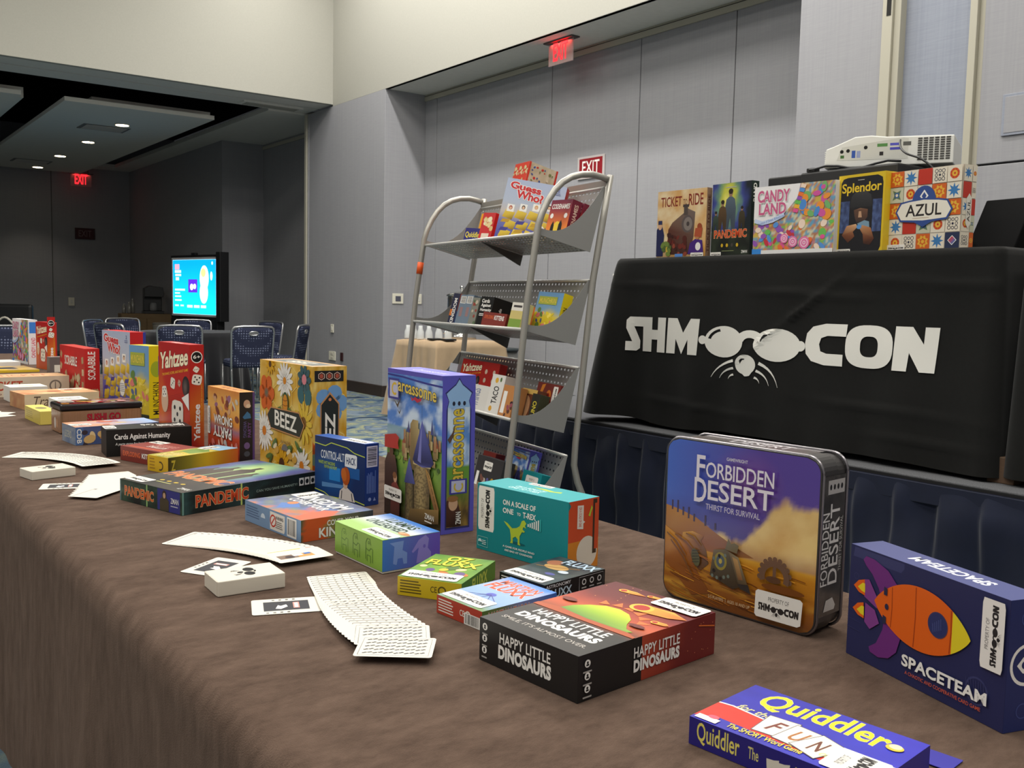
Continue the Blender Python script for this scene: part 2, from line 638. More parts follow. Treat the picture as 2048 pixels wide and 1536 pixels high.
# ---------------------------------------------------------------- game boxes
def game_box(name, label, N, yaw, a, b, h, body, left=None, right=None, top=None, z0=None, tray=None, group='game boxes laid out on the long brown table',
             cat='game box', topdir='R', lid_frac=0.0, bev=0.0012, matrix=None, material=M_PRINT, rough=0.45, back=None):
    """N near bottom corner; a runs N->L (local +y, left face), b runs N->R (local +x, right face)"""
    t = thing(name, label, cat, (N[0], N[1], z0 if z0 is not None else 0.7605), radians(yaw), group)
    if matrix is not None:
        t.matrix_world = matrix
    bm_ = mat('card_%02x%02x%02x' % tuple(int(255 * min(1, c ** 0.4545)) for c in body), body, rough=rough)
    if lid_frac:
        zt = h * lid_frac
        tm = mat('card_white', S(225, 222, 214), rough=0.6)
        tc = tray if tray is not None else S(225, 222, 214)
        tm = mat('tray_%02x%02x%02x' % tuple(int(255 * min(1, c ** 0.4545)) for c in tc), tc, rough=0.6)
        MB().box(0.0008, 0.0008, 0, b - 0.0008, a - 0.0008, zt + 0.002).build('tray', tm, t, bevel=bev)
        MB().box(0, 0, zt, b, a, h).build('lid', bm_, t, bevel=bev)
    else:
        MB().box(0, 0, 0, b, a, h).build('carton', bm_, t, bevel=bev)
    zo = (h - left.h - 0.0006) if (lid_frac and left) else 0
    if left:
        left.build('left_print', t, (0, a, zo), (0, -1, 0), (0, 0, 1), material)
    if right:
        right.build('right_print', t, (0, 0, zo), (1, 0, 0), (0, 0, 1), material)
    if top:
        if topdir == 'R':      # reads from the right-face side
            top.build('top_print', t, (0, 0, h), (1, 0, 0), (0, 1, 0), material)
        elif topdir == 'L':    # reads from the left-face side
            top.build('top_print', t, (0, a, h), (0, -1, 0), (1, 0, 0), material)
        elif topdir == 'R180':
            top.build('top_print', t, (b, a, h), (-1, 0, 0), (0, -1, 0), material)
        else:
            top.build('top_print', t, (b, 0, h), (0, 1, 0), (-1, 0, 0), material)
    return t


# ================================================================ the setting
def fabric_wall_mat(name, c1, c2):
    M = bpy.data.materials.new(name)
    M.use_nodes = True
    nt = M.node_tree
    P = nt.nodes['Principled BSDF']
    P.inputs['Roughness'].default_value = 0.95
    P.inputs['Specular IOR Level'].default_value = 0.1
    T = nt.nodes.new('ShaderNodeTexCoord')
    mp = nt.nodes.new('ShaderNodeMapping')
    mp.inputs['Scale'].default_value = (70, 70, 1.2)
    N1 = nt.nodes.new('ShaderNodeTexNoise')
    N1.inputs['Scale'].default_value = 1.0
    N1.inputs['Detail'].default_value = 3
    mp2 = nt.nodes.new('ShaderNodeMapping')
    mp2.inputs['Scale'].default_value = (6, 6, 160)
    N2 = nt.nodes.new('ShaderNodeTexNoise')
    N2.inputs['Scale'].default_value = 1.0
    nt.links.new(T.outputs['Object'], mp.inputs[0])
    nt.links.new(mp.outputs[0], N1.inputs['Vector'])
    nt.links.new(T.outputs['Object'], mp2.inputs[0])
    nt.links.new(mp2.outputs[0], N2.inputs['Vector'])
    ad = nt.nodes.new('ShaderNodeMath')
    ad.operation = 'ADD'
    nt.links.new(N1.outputs['Fac'], ad.inputs[0])
    nt.links.new(N2.outputs['Fac'], ad.inputs[1])
    R = nt.nodes.new('ShaderNodeValToRGB')
    R.color_ramp.elements[0].position = 0.35
    R.color_ramp.elements[1].position = 0.65
    R.color_ramp.elements[0].color = (*c1, 1)
    R.color_ramp.elements[1].color = (*c2, 1)
    ml = nt.nodes.new('ShaderNodeMath')
    ml.operation = 'MULTIPLY'
    ml.inputs[1].default_value = 0.5
    nt.links.new(ad.outputs[0], ml.inputs[0])
    nt.links.new(ml.outputs[0], R.inputs[0])
    nt.links.new(R.outputs[0], P.inputs['Base Color'])
    B = nt.nodes.new('ShaderNodeBump')
    B.inputs['Strength'].default_value = 0.15
    B.inputs['Distance'].default_value = 0.001
    nt.links.new(ml.outputs[0], B.inputs['Height'])
    nt.links.new(B.outputs[0], P.inputs['Normal'])
    MATS[name] = M
    return M


M_WALL = fabric_wall_mat('grey_wall_fabric', S(150, 150, 154), S(157, 157, 160))
M_WALLB = fabric_wall_mat('blue_grey_wall_fabric', S(140, 145, 157), S(150, 155, 166))
M_CREAM = mat('cream_plaster', S(170, 168, 158), 0.85, spec=0.2, noise_amt=0.03, noise_scale=60, bump=0.08)
M_CEIL = mat('white_ceiling', S(225, 222, 212), 0.9, spec=0.1)
M_SOFFIT = mat('grey_soffit', S(222, 220, 212), 0.9, spec=0.1, noise_amt=0.03, noise_scale=20)
M_TRIM = mat('pale_metal_trim', S(176, 172, 156), 0.45, spec=0.4)
M_TRIMD = mat('dark_gap', S(28, 27, 25), 0.9)
M_BASE = mat('dark_brown_base', S(52, 40, 34), 0.6, noise_amt=0.08, noise_scale=8)
M_PLENUM = mat('black_plenum', S(14, 14, 15), 0.95, spec=0.05)
M_SEAM = mat('panel_seam', S(84, 84, 84), 0.9)


def carpet_mat():
    M = bpy.data.materials.new('swirl_carpet')
    M.use_nodes = True
    nt = M.node_tree
    P = nt.nodes['Principled BSDF']
    P.inputs['Roughness'].default_value = 1.0
    P.inputs['Specular IOR Level'].default_value = 0.05
    T = nt.nodes.new('ShaderNodeTexCoord')
    N0 = nt.nodes.new('ShaderNodeTexNoise')
    N0.inputs['Scale'].default_value = 1.3
    N0.inputs['Detail'].default_value = 2
    nt.links.new(T.outputs['Object'], N0.inputs['Vector'])
    sc_ = nt.nodes.new('ShaderNodeVectorMath')
    sc_.operation = 'SCALE'
    sc_.inputs['Scale'].default_value = 2.2
    nt.links.new(N0.outputs['Color'], sc_.inputs[0])
    ad = nt.nodes.new('ShaderNodeVectorMath')
    nt.links.new(T.outputs['Object'], ad.inputs[0])
    nt.links.new(sc_.outputs[0], ad.inputs[1])
    N1 = nt.nodes.new('ShaderNodeTexNoise')
    N1.inputs['Scale'].default_value = 2.4
    N1.inputs['Detail'].default_value = 5
    nt.links.new(ad.outputs[0], N1.inputs['Vector'])
    R = nt.nodes.new('ShaderNodeValToRGB')
    cr = R.color_ramp
    cr.elements[0].position = 0.30
    cr.elements[0].color = (*S(36, 44, 62), 1)
    cr.elements[1].position = 0.74
    cr.elements[1].color = (*S(124, 134, 140), 1)
    for p, c in ((0.40, S(74, 92, 116)), (0.46, S(98, 116, 124)), (0.52, S(140, 144, 116)), (0.56, S(78, 94, 116)), (0.62, S(112, 126, 138))):
        e = cr.elements.new(p)
        e.color = (*c, 1)
    nt.links.new(N1.outputs['Fac'], R.inputs[0])
    N2 = nt.nodes.new('ShaderNodeTexNoise')
    N2.inputs['Scale'].default_value = 220
    nt.links.new(T.outputs['Object'], N2.inputs['Vector'])
    mr = nt.nodes.new('ShaderNodeMapRange')
    mr.inputs['To Min'].default_value = 0.7
    mr.inputs['To Max'].default_value = 1.3
    nt.links.new(N2.outputs['Fac'], mr.inputs[0])
    X = nt.nodes.new('ShaderNodeVectorMath')
    X.operation = 'MULTIPLY'
    nt.links.new(R.outputs[0], X.inputs[0])
    nt.links.new(mr.outputs[0], X.inputs[1])
    nt.links.new(X.outputs[0], P.inputs['Base Color'])
    B = nt.nodes.new('ShaderNodeBump')
    B.inputs['Strength'].default_value = 0.4
    B.inputs['Distance'].default_value = 0.004
    nt.links.new(N2.outputs['Fac'], B.inputs['Height'])
    nt.links.new(B.outputs[0], P.inputs['Normal'])
    return M


def struct(name, mb, m_, bevel=0.0, parent=None):
    o = mb.build(name, m_, parent, bevel=bevel)
    if parent is None:
        o['kind'] = 'structure'
    return o


WX, PX, SOF = 6.06, 5.52, 3.575      # wall plane, pilaster plane, soffit height
struct('floor', MB().box(-5.2, -4.2, -0.1, 7.2, 21.5, 0), carpet_mat())
struct('ceiling', MB().box(-5.2, -4.2, CEIL, 5.52, 11.43, CEIL + 0.1), M_CEIL)
struct('wall_left', MB().box(-5.2, -4.2, 0, -5.0, 12.25, CEIL), M_WALL)
struct('wall_back', MB().box(-5.0, -4.2, 0, 6.26, -4.0, CEIL), M_WALL)

# panelled wall in its recess: backing with single upholstered panels and open seams between them
wr = struct('wall_right', MB().box(WX + 0.02, -4.0, 0, WX + 0.2, 12.25, CEIL), M_SEAM)
seams = [10.06, 9.80, 7.65, 6.395, 5.312, 4.28]
for a0, a1 in zip(seams, seams[1:]):
    MB().box(WX, a1 + 0.005, 0.26, WX + 0.03, a0 - 0.005, SOF - 0.075).build('panel', M_WALL, wr, bevel=0.003)
struct('trim_1', MB().box(WX - 0.015, 4.28, SOF - 0.075, WX + 0.03, 10.06, SOF - 0.025).box(WX - 0.004, 4.28, SOF - 0.02, WX + 0.03, 10.06, SOF - 0.001), M_TRIM)
struct('trim_2', MB().box(WX - 0.012, 4.28, SOF - 0.025, WX + 0.03, 10.06, SOF - 0.018), M_TRIMD)
struct('baseboard_right', MB().box(WX - 0.015, 4.28, 0, WX + 0.03, 10.06, 0.13), M_BASE)
# soffit over the recess with its cream face
struct('soffit', MB().box(PX + 0.012, 4.28, SOF, WX + 0.2, 11.43, SOF + 0.05), M_SOFFIT)
struct('soffit_face', MB().box(PX, -4.0, SOF, PX + 0.05, 11.43, CEIL + 0.1), M_CREAM)
# corner pilaster
struct('pilaster_corner', MB().box(PX, 10.06, 0.13, WX + 0.2, 12.20, SOF), M_WALL, bevel=0.004)
struct('baseboard_corner', MB().box(PX - 0.014, 10.046, 0, WX, 12.20, 0.13), M_BASE, bevel=0.003)
# near pilaster with the folding partition pocket
struct('pilaster_near', MB().box(PX, 3.64, 0.13, WX + 0.2, 4.28, SOF), M_WALL, bevel=0.004)
struct('trim_3', MB().box(PX - 0.02, 3.575, 0, PX + 0.10, 3.645, SOF).box(PX + 0.0, 3.53, 0, PX + 0.1, 3.575, SOF), M_TRIM, bevel=0.003)
struct('trim_4', MB().box(PX - 0.008, 3.585, 2.98, PX - 0.022, 3.615, 3.10), M_TRIMD)
struct('wall_pocket', MB().box(PX + 0.06, 3.06, 0, WX + 0.2, 3.55, SOF), M_WALLB)
struct('trim_5', MB().box(PX - 0.02, 3.03, 0, PX + 0.10, 3.075, SOF).box(PX + 0.01, 2.99, 0, PX + 0.10, 3.03, SOF), M_TRIM, bevel=0.003)
wn = struct('wall_near', MB().box(PX + 0.03, -4.0, 0, WX + 0.2, 3.0, SOF), M_SEAM)
for (y0, y1) in ((1.2, 2.995), (-0.9, 1.19), (-4.0, -0.91)):
    MB().box(PX, y0, 0.13, PX + 0.04, y1, 2.0).build('panel', M_WALL, wn, bevel=0.003)
    MB().box(PX, y0, 2.012, PX + 0.04, y1, SOF).build('panel', M_WALL, wn, bevel=0.003)
struct('baseboard_near', MB().box(PX - 0.012, -4.0, 0, PX + 0.03, 3.0, 0.13), M_BASE)

# beam over the wide opening to the dark back room
struct('beam_face', MB().box(-5.0, 11.43, SOF + 0.02, PX + 0.02, 11.50, CEIL + 0.1), M_CREAM, bevel=0.004)
struct('beam_underside', MB().box(-5.0, 11.432, SOF + 0.022, PX, 11.83, SOF + 0.20), M_SOFFIT)
struct('beam_underside_far', MB().box(-5.0, 11.87, SOF + 0.022, PX, 12.25, SOF + 0.20), M_SOFFIT)
struct('partition_track', MB().box(-5.0, 11.80, SOF + 0.06, PX, 11.90, SOF + 0.08), M_TRIMD)
struct('beam_core', MB().box(-5.0, 11.50, SOF + 0.20, PX, 12.25, CEIL + 0.1), M_PLENUM)
struct('trim_6', MB().box(PX - 0.03, 12.16, 0, PX + 0.06, 12.22, SOF), M_TRIM, bevel=0.004)
struct('trim_7', MB().box(PX - 0.012, 12.13, 0, PX + 0.06, 12.155, SOF), M_WALL)
ap = struct('access_hatch', MB().box(4.55, 11.93, SOF + 0.008, 5.35, 12.17, SOF + 0.024), M_SOFFIT, bevel=0.003)
MB().box(4.60, 11.965, SOF + 0.004, 5.30, 12.135, SOF + 0.010).build('hatch_panel', M_CREAM, ap)

# ---------------------------------------------------------------- back room
BZ = 3.40
struct('wall_far', MB().box(-5.2, 20.4, 0, 6.3, 20.6, 4.4), M_WALL)
for sx in (0.75, 2.35, 3.95):
    struct('panel_joint', MB().box(sx, 20.393, 0, sx + 0.012, 20.402, SOF), M_SEAM)
struct('wall_far_right', MB().box(5.40, 15.1, 0, 6.3, 20.4, SOF), M_WALL)
struct('wall_side', MB().box(WX + 0.02, 12.2, 0, WX + 0.24, 15.1, SOF), M_WALL)
struct('trim_8', MB().box(WX, 12.2, SOF - 0.08, WX + 0.03, 15.1, SOF - 0.03), M_TRIM)
struct('wall_far_left', MB().box(-5.2, 12.25, 0, -5.0, 20.4, 4.4), M_WALL)
struct('soffit_far', MB().box(5.0, 12.25, SOF, 6.3, 20.4, SOF + 0.06).box(-5.0, 19.9, SOF, 5.0, 20.4, SOF + 0.06), M_SOFFIT)
struct('plenum', MB().box(-5.0, 12.25, 4.3, 6.3, 20.4, 4.4), M_PLENUM)


def ceiling_cloud(x0, x1, y0, y1, label, lights):
    t = thing('ceiling_cloud', label, 'ceiling panel', (0, 0, 0), 0, 'hung ceiling panels of the back room')
    MB().box(x0, y0, BZ, x1, y1, BZ + 0.05).build('panel_board', M_CEIL, t)
    MB().box(x0 + 0.4, y0 + 0.45, BZ + 0.05, x1 + 0.10, y1, BZ + 0.17).build('upper_tier', M_CEIL, t)
    return t


ceiling_cloud(2.58, 4.36, 12.46, 19.85, 'white ceiling panel with four round lights hung in the dark back room', True)
ceiling_cloud(0.1, 2.12, 12.46, 19.85, 'white ceiling panel cut by the left edge of the photo', False)
md = mat('downlight_glow', S(255, 240, 205), 0.5, emit=S(255, 236, 190), estr=9)
mring = mat('downlight_ring', S(200, 196, 188), 0.4)
for i, y in enumerate((13.68, 15.57, 17.5, 19.37)):
    t = thing('downlight', 'round recessed ceiling light of the back room, %s from the opening' % ['first', 'second', 'third', 'fourth'][i], 'ceiling light', (3.54, y, BZ - 0.012), 0,
              'downlights in the hung ceiling panel')
    MB().lathe([(0.095, 0), (0.10, 0.006), (0.10, 0.0118)]).build('trim_ring', mring, t)
    MB().lathe([(0.082, -0.003), (0.082, 0.0)]).build('lamp_disc', md, t)
    l = bpy.data.lights.new('downlight_lamp', 'SPOT')
    l.energy = 20
    l.spot_size = radians(95)
    l.spot_blend = 0.6
    l.color = (1, 0.88, 0.7)
    l.shadow_soft_size = 0.08
    lo = bpy.data.objects.new('downlight_lamp', l)
    COL.objects.link(lo)
    lo.parent = t
    lo.location = (0, 0, -0.03)
mg = mat('grille_grey', S(120, 120, 118), 0.6)
for i, (x, y) in enumerate(((3.42, 14.15), (3.30, 18.6))):
    t = thing('air_vent', ['slotted air vent in the ceiling panel, nearer the opening', 'slotted air vent in the ceiling panel, nearer the far wall'][i], 'vent',
              (x, y, BZ - 0.008), 0, 'air vents')
    MB().box(-0.30, -0.22, 0, 0.30, 0.22, 0.0075).build('frame', mg, t)
    for k in range(9):
        MB().box(-0.26, -0.19 + k * 0.043, -0.006, 0.26, -0.17 + k * 0.043, -0.0005).build('slat', mring, t)


def exit_sign_hanging(name, label, loc, rz, w_, h_, drop=0.0):
    """red EXIT letters on a clear edge-lit pane under a ceiling plate; faces local -y"""
    t = thing(name, label, 'exit sign', (loc[0], loc[1], loc[2] - drop), rz, 'lit exit signs')
    if drop:
        for x_ in (-w_ / 3, w_ / 3):
            MB().tube([(x_, 0, -0.002), (x_, 0, drop)], 0.006, 8).build('hanger_rod', mat('sign_plate', S(92, 88, 86)), t)
    MB().box(-w_ / 2 - 0.03, -0.05, -0.012, w_ / 2 + 0.03, 0.05, 0).build('ceiling_plate', mat('sign_plate', S(92, 88, 86), 0.4, metal=0.6), t, bevel=0.003)
    MB().box(-w_ / 2, -0.006, -h_, w_ / 2, 0.006, -0.012).build('pane', mat('sign_pane', S(205, 190, 186), 0.25, alpha=0.45), t, bevel=0.004)
    A = Art(w_, h_)
    A.text('EXIT', 0.20, 0.16, 0.80, 0.92, S(255, 40, 50), bold=0.035, gap=0.95)
    A.build('exit_lettering', t, (-w_ / 2, -0.0075, -h_), (1, 0, 0), (0, 0, 1), mat('exit_glow', attr=True, emit='attr', estr=1.6))
    l = bpy.data.lights.new('exit_sign_lamp', 'AREA')
    l.shape = 'RECTANGLE'
    l.size, l.size_y = w_ * 0.8, 0.02
    l.energy = 0.8 if rz else 0.25
    l.color = (1, 0.08, 0.06)
    lo = bpy.data.objects.new('exit_sign_lamp', l)
    COL.objects.link(lo)
    lo.parent = t
    lo.location = (0, -0.02, -0.02)
    lo.rotation_euler = (radians(-12), 0, 0)
    return t


exit_sign_hanging('exit_sign', 'lit red EXIT sign hanging from the soffit above the wall panels', (5.735, 7.12, SOF - 0.001), radians(-90), 0.355, 0.215)
exit_sign_hanging('exit_sign', 'lit red EXIT sign high on the far wall of the dark back room', (4.43, 20.1, SOF - 0.001), 0, 0.38, 0.25, drop=0.14)


def exit_plate(label, loc, rz, w_, h_, c1, c2, ct=WHITE):
    t = thing('exit_plate', label, 'exit sign', loc, rz, 'unlit exit plates')
    MB().box(-w_ / 2, -0.01, -h_ / 2, w_ / 2, 0, h_ / 2).build('plate', mat('plate_' + label[:4], c2, 0.5), t, bevel=0.002)
    A = Art(w_, h_)
    A.rect(.07, .09, .93, .91, c1)
    A.text('EXIT', .18, .24, .82, .80, ct, bold=0.015)
    A.build('plate_print', t, (-w_ / 2, -0.0102, -h_ / 2), (1, 0, 0), (0, 0, 1))


exit_plate('red and white EXIT plate on the wall behind the rack top', (6.058, 7.02, 2.44), radians(-90), 0.385, 0.21, S(140, 26, 36), S(190, 182, 180))
exit_plate('dark EXIT plate on the far wall of the back room', (4.55, 20.39, 2.30), 0, 0.37, 0.22, S(70, 22, 26), S(60, 30, 32), S(120, 96, 96))


def wall_plate(name, label, loc, rz, w_, h_, c, kind):
    t = thing(name, label, 'wall plate', loc, rz, 'small fittings on the walls')
    MB().box(-w_ / 2, -0.012, -h_ / 2, w_ / 2, 0, h_ / 2).build('cover', mat('plate_ivory' if c > 200 else 'plate_dark', S(c, c - 4, c - 22) if c > 200 else S(50, 54, 62), 0.4), t, bevel=0.003)
    if kind == 'thermo':
        MB().box(-w_ * .24, -0.016, -h_ * .25, w_ * .24, -0.011, h_ * .25).build('display', mat('thermo_screen', S(84, 84, 98), 0.3), t)
    elif kind == 'switch':
        MB().box(-w_ * .16, -0.018, -h_ * .22, w_ * .16, -0.011, h_ * .22).build('rocker', mat('rocker_white', S(214, 212, 204), 0.4), t, bevel=0.002)
    elif kind == 'outlet':
        for s in (-1, 1):
            MB().box(-w_ * .2, -0.015, s * h_ * .22 - h_ * .13, w_ * .2, -0.011, s * h_ * .22 + h_ * .13).build('socket', mat('socket_white', S(205, 200, 186), 0.4), t, bevel=0.002)
    return t


wall_plate('thermostat', 'square ivory thermostat on the side of the corner pilaster', (5.71, 10.058, 1.165), 0, 0.145, 0.12, 226, 'thermo')
wall_plate('light_switch', 'white light switch beside the rack post', (6.0, 10.058, 1.165), 0, 0.07, 0.12, 226, 'switch')
wall_plate('light_switch', 'narrow ivory switch on the front of the corner pilaster', (5.518, 11.395, 0.765), radians(-90), 0.075, 0.11, 226, 'switch')
wall_plate('power_outlet', 'ivory power outlet low on the corner pilaster', (5.518, 11.39, 0.412), radians(-90), 0.18, 0.115, 226, 'outlet')
wall_plate('data_port', 'dark upright port plate beside the low outlet', (5.518, 11.12, 0.415), radians(-90), 0.07, 0.105, 60, 'none')
wall_plate('power_outlet', 'ivory outlet low on the pilaster beside the tan tablecloth', (5.68, 10.058, 0.42), 0, 0.05, 0.12, 226, 'outlet')
wall_plate('light_switch', 'pale switch plate on the far wall of the back room', (4.28, 20.388, 0.97), 0, 0.11, 0.16, 226, 'switch')
for i, (q, lab) in enumerate((((5.518, 2.757, 2.27), 'grey wall cover plate cut by the right edge of the photo'),)):
    t = thing('cover_plate', lab, 'wall plate', q, radians(-90))
    MB().box(-0.10, -0.008, -0.115, 0.10, 0, 0.115).build('cover', M_WALLB, t, bevel=0.002)
    MB().box(-0.085, -0.010, -0.10, 0.085, -0.007, 0.10).build('inner_panel', M_WALL, t, bevel=0.002)


# ================================================================ long game table with brown plush cloth
TX0, TX1, TZ, TY0, TY1 = 0.32, 1.205, 0.76, -0.9, 6.9


def plush_mat():
    M = bpy.data.materials.new('brown_plush')
    M.use_nodes = True
    nt = M.node_tree
    P = nt.nodes['Principled BSDF']
    P.inputs['Roughness'].default_value = 1.0
    P.inputs['Specular IOR Level'].default_value = 0.05
    P.inputs['Sheen Weight'].default_value = 0.12
    P.inputs['Sheen Roughness'].default_value = 0.45
    P.inputs['Sheen Tint'].default_value = (*S(206, 180, 164), 1)
    T = nt.nodes.new('ShaderNodeTexCoord')
    mp = nt.nodes.new('ShaderNodeMapping')
    mp.inputs['Rotation'].default_value = (0, 0, radians(-28))
    mp.inputs['Scale'].default_value = (11, 22, 7)
    N1 = nt.nodes.new('ShaderNodeTexNoise')
    N1.inputs['Scale'].default_value = 1.6
    N1.inputs['Detail'].default_value = 8
    N1.inputs['Roughness'].default_value = 0.72
    nt.links.new(T.outputs['Object'], mp.inputs[0])
    nt.links.new(mp.outputs[0], N1.inputs['Vector'])
    R = nt.nodes.new('ShaderNodeValToRGB')
    R.color_ramp.elements[0].position = 0.3
    R.color_ramp.elements[1].position = 0.72
    R.color_ramp.elements[0].color = (*S(72, 58, 50), 1)
    R.color_ramp.elements[1].color = (*S(104, 86, 75), 1)
    nt.links.new(N1.outputs['Fac'], R.inputs[0])
    nt.links.new(R.outputs[0], P.inputs['Base Color'])
    N2 = nt.nodes.new('ShaderNodeTexNoise')
    N2.inputs['Scale'].default_value = 600
    nt.links.new(T.outputs['Object'], N2.inputs['Vector'])
    mx = nt.nodes.new('ShaderNodeMath')
    mx.operation = 'ADD'
    nt.links.new(N1.outputs['Fac'], mx.inputs[0])
    nt.links.new(N2.outputs['Fac'], mx.inputs[1])
    B = nt.nodes.new('ShaderNodeBump')
    B.inputs['Strength'].default_value = 0.55
    B.inputs['Distance'].default_value = 0.002
    nt.links.new(mx.outputs[0], B.inputs['Height'])
    nt.links.new(B.outputs[0], P.inputs['Normal'])
    return M


M_PLUSH = plush_mat()


def fold(y, seed=0.0):
    return 0.55 * noise.noise(Vector((y * 2.3, seed, 0.3))) + 0.35 * noise.noise(Vector((y * 5.7, seed + 4, 1.3))) + 0.2 * noise.noise(Vector((y * 13, seed + 9, 2.1)))


def brown_cloth(u, v):
    y = TY0 + (TY1 - TY0) * u
    r = 0.016
    drop_f, drop_b = TZ - 0.235, 0.50
    top = TX1 - TX0 - 2 * r
    L = drop_f + r * pi / 2 + top + r * pi / 2 + drop_b
    s = v * L
    if s < drop_f:                                   # front fall, hem first
        d = drop_f - s
        k = d / drop_f
        amp = 0.034 * min(1, k * 1.25) ** 1.2
        x = TX0 - 0.002 - amp * (0.30 + 1.15 * fold(y))
        z = TZ - r - d + 0.01 * k * noise.noise(Vector((y * 1.7, 3, 3)))
        return (x, y, z)
    s -= drop_f
    if s < r * pi / 2:
        a = s / r
        return (TX0 + r - r * cos(a) - 0.002 * (1 - a / (pi / 2)), y, TZ - r + r * sin(a))
    s -= r * pi / 2
    if s < top:
        return (TX0 + r + s, y, TZ)
    s -= top
    if s < r * pi / 2:
        a = s / r
        return (TX1 - r + r * sin(a), y, TZ - r + r * cos(a))
    s -= r * pi / 2
    return (TX1 + 0.03 * (s / drop_b) * (0.6 + fold(y, 7)), y, TZ - r - s)


me = grid_mesh('brown_tablecloth', 620, 74, brown_cloth)
tag(link('brown_tablecloth', me, None, M_PLUSH), 'long brown plush tablecloth under the spread of games in the foreground', 'tablecloth')
mt = mat('folding_table_grey', S(150, 148, 142), 0.6)
for i, (y0, y1) in enumerate(((-0.8, 1.62), (1.64, 4.06), (4.08, 6.8))):
    t = thing('folding_table', ['folding table under the nearest stretch of brown cloth', 'folding table under the middle stretch of brown cloth', 'folding table under the farthest stretch of brown cloth'][i],
              'table', (0.76, (y0 + y1) / 2, 0), 0, 'tables under the brown cloth')
    hl = (y1 - y0) / 2
    MB().box(-0.38, -hl, 0.72, 0.38, hl, 0.752).build('tabletop', mt, t, bevel=0.004)
    for sx in (-1, 1):
        for sy in (-1, 1):
            MB().tube([(sx * 0.30, sy * (hl - 0.2), 0), (sx * 0.30, sy * (hl - 0.2), 0.72)], 0.014).build('leg', mt, t)

# ================================================================ stage with navy skirting
STX, STZ = 3.05, 0.60
mdeck = mat('stage_carpet', S(96, 97, 100), 1.0, spec=0.05, noise_amt=0.35, noise_scale=260, bump=0.5)
st = thing('stage_platform', 'low carpeted stage platform carrying the black tables', 'stage', (0, 0, 0))
for i, (y0, y1) in enumerate(((-2.6, -0.2), (-0.19, 2.21), (2.22, 4.48))):
    MB().box(STX, y0, STZ - 0.09, 5.45, y1, STZ).build('deck_section', mdeck, st, bevel=0.004)
for y in (-2.5, -0.3, 2.1, 4.3):
    for x in (3.25, 5.2):
        MB().tube([(x, y, 0), (x, y, STZ - 0.09)], 0.02).build('leg', mat('steel_black', S(30, 30, 32), 0.4, metal=0.6), st)
MB().box(STX - 0.006, -2.6, STZ - 0.028, STX, 4.48, STZ - 0.006).build('edge_strip', mat('stage_edge', S(26, 26, 28), 0.5), st)

M_NAVY = mat('navy_skirt', S(19, 26, 48), 0.75, spec=0.25, noise_amt=0.12, noise_scale=14, sheen=0.2)


def skirt(u, v):
    y = -2.6 + 7.12 * u
    t = 1 - v
    pl = (y * 6.4) % 1.0                               # box pleats
    saw = (pl if pl < 0.86 else (1 - pl) / 0.14 * 0.86)
    k = min(1, t / 0.16)
    w1 = noise.noise(Vector((y * 9, t * 3.2, 0)))
    w2 = noise.noise(Vector((y * 3.1, t * 1.6, 5)))
    off = 0.004 + k * (0.024 * saw + 0.020 * w1 + 0.02 * w2 * t)
    return (STX - 0.008 - off, y, 0.02 + (STZ - 0.035) * v)


sk = thing('stage_skirt', 'pleated navy blue stage skirt behind the tin', 'stage skirt', (0, 0, 0))
link('pleats', grid_mesh('pleats', 900, 18, skirt), sk, M_NAVY)
MB().box(STX - 0.016, -2.6, STZ - 0.085, STX - 0.0065, 4.5, STZ - 0.018).build('top_band', M_NAVY, sk, bevel=0.002)


def skirt_end(u, v):
    x = STX - 0.01 + 2.3 * u
    pl = (x * 6.4) % 1.0
    saw = (pl if pl < 0.86 else (1 - pl) / 0.14 * 0.86)
    return (x, 4.49 + 0.03 * saw * min(1, (1 - v) / 0.16), 0.02 + (STZ - 0.035) * v)


link('end_pleats', grid_mesh('end_pleats', 260, 8, skirt_end), sk, M_NAVY)

# ================================================================ black clothed tables on the stage
BT = 1.378                                             # top of the cloth
M_BLACKC = mat('black_cloth', S(29, 29, 28), 0.92, spec=0.12, noise_amt=0.1, noise_scale=90, sheen=0.1)


def crease(y, z):
    """soft wrinkles of the front fall (metres, outward)"""
    w_ = 0.010 * noise.noise(Vector((y * 2.2, z * 1.6, 4.2))) + 0.004 * noise.noise(Vector((y * 6, z * 5, 1.2)))
    d = (z - 1.10) * 0.82 + (y - 2.45) * 0.58          # diagonal pull
    w_ += 0.022 * math.exp(-(d / 0.010) ** 2) * math.exp(-((y - 2.5) / 0.28) ** 2) * (1 if z > 1.12 else 0.25)
    for zz, yy, wd, am in ((1.245, 3.10, 0.25, 0.017), (1.262, 1.9, 0.3, 0.017), (1.215, 2.35, 0.22, 0.017), (0.80, 2.0, 0.3, 0.012), (0.72, 2.9, 0.3, 0.012), (0.70, 1.85, 0.2, 0.012)):
        w_ += am * math.exp(-((z - zz - 0.04 * (y - yy)) / 0.008) ** 2) * math.exp(-((y - yy) / wd) ** 2)
    return w_


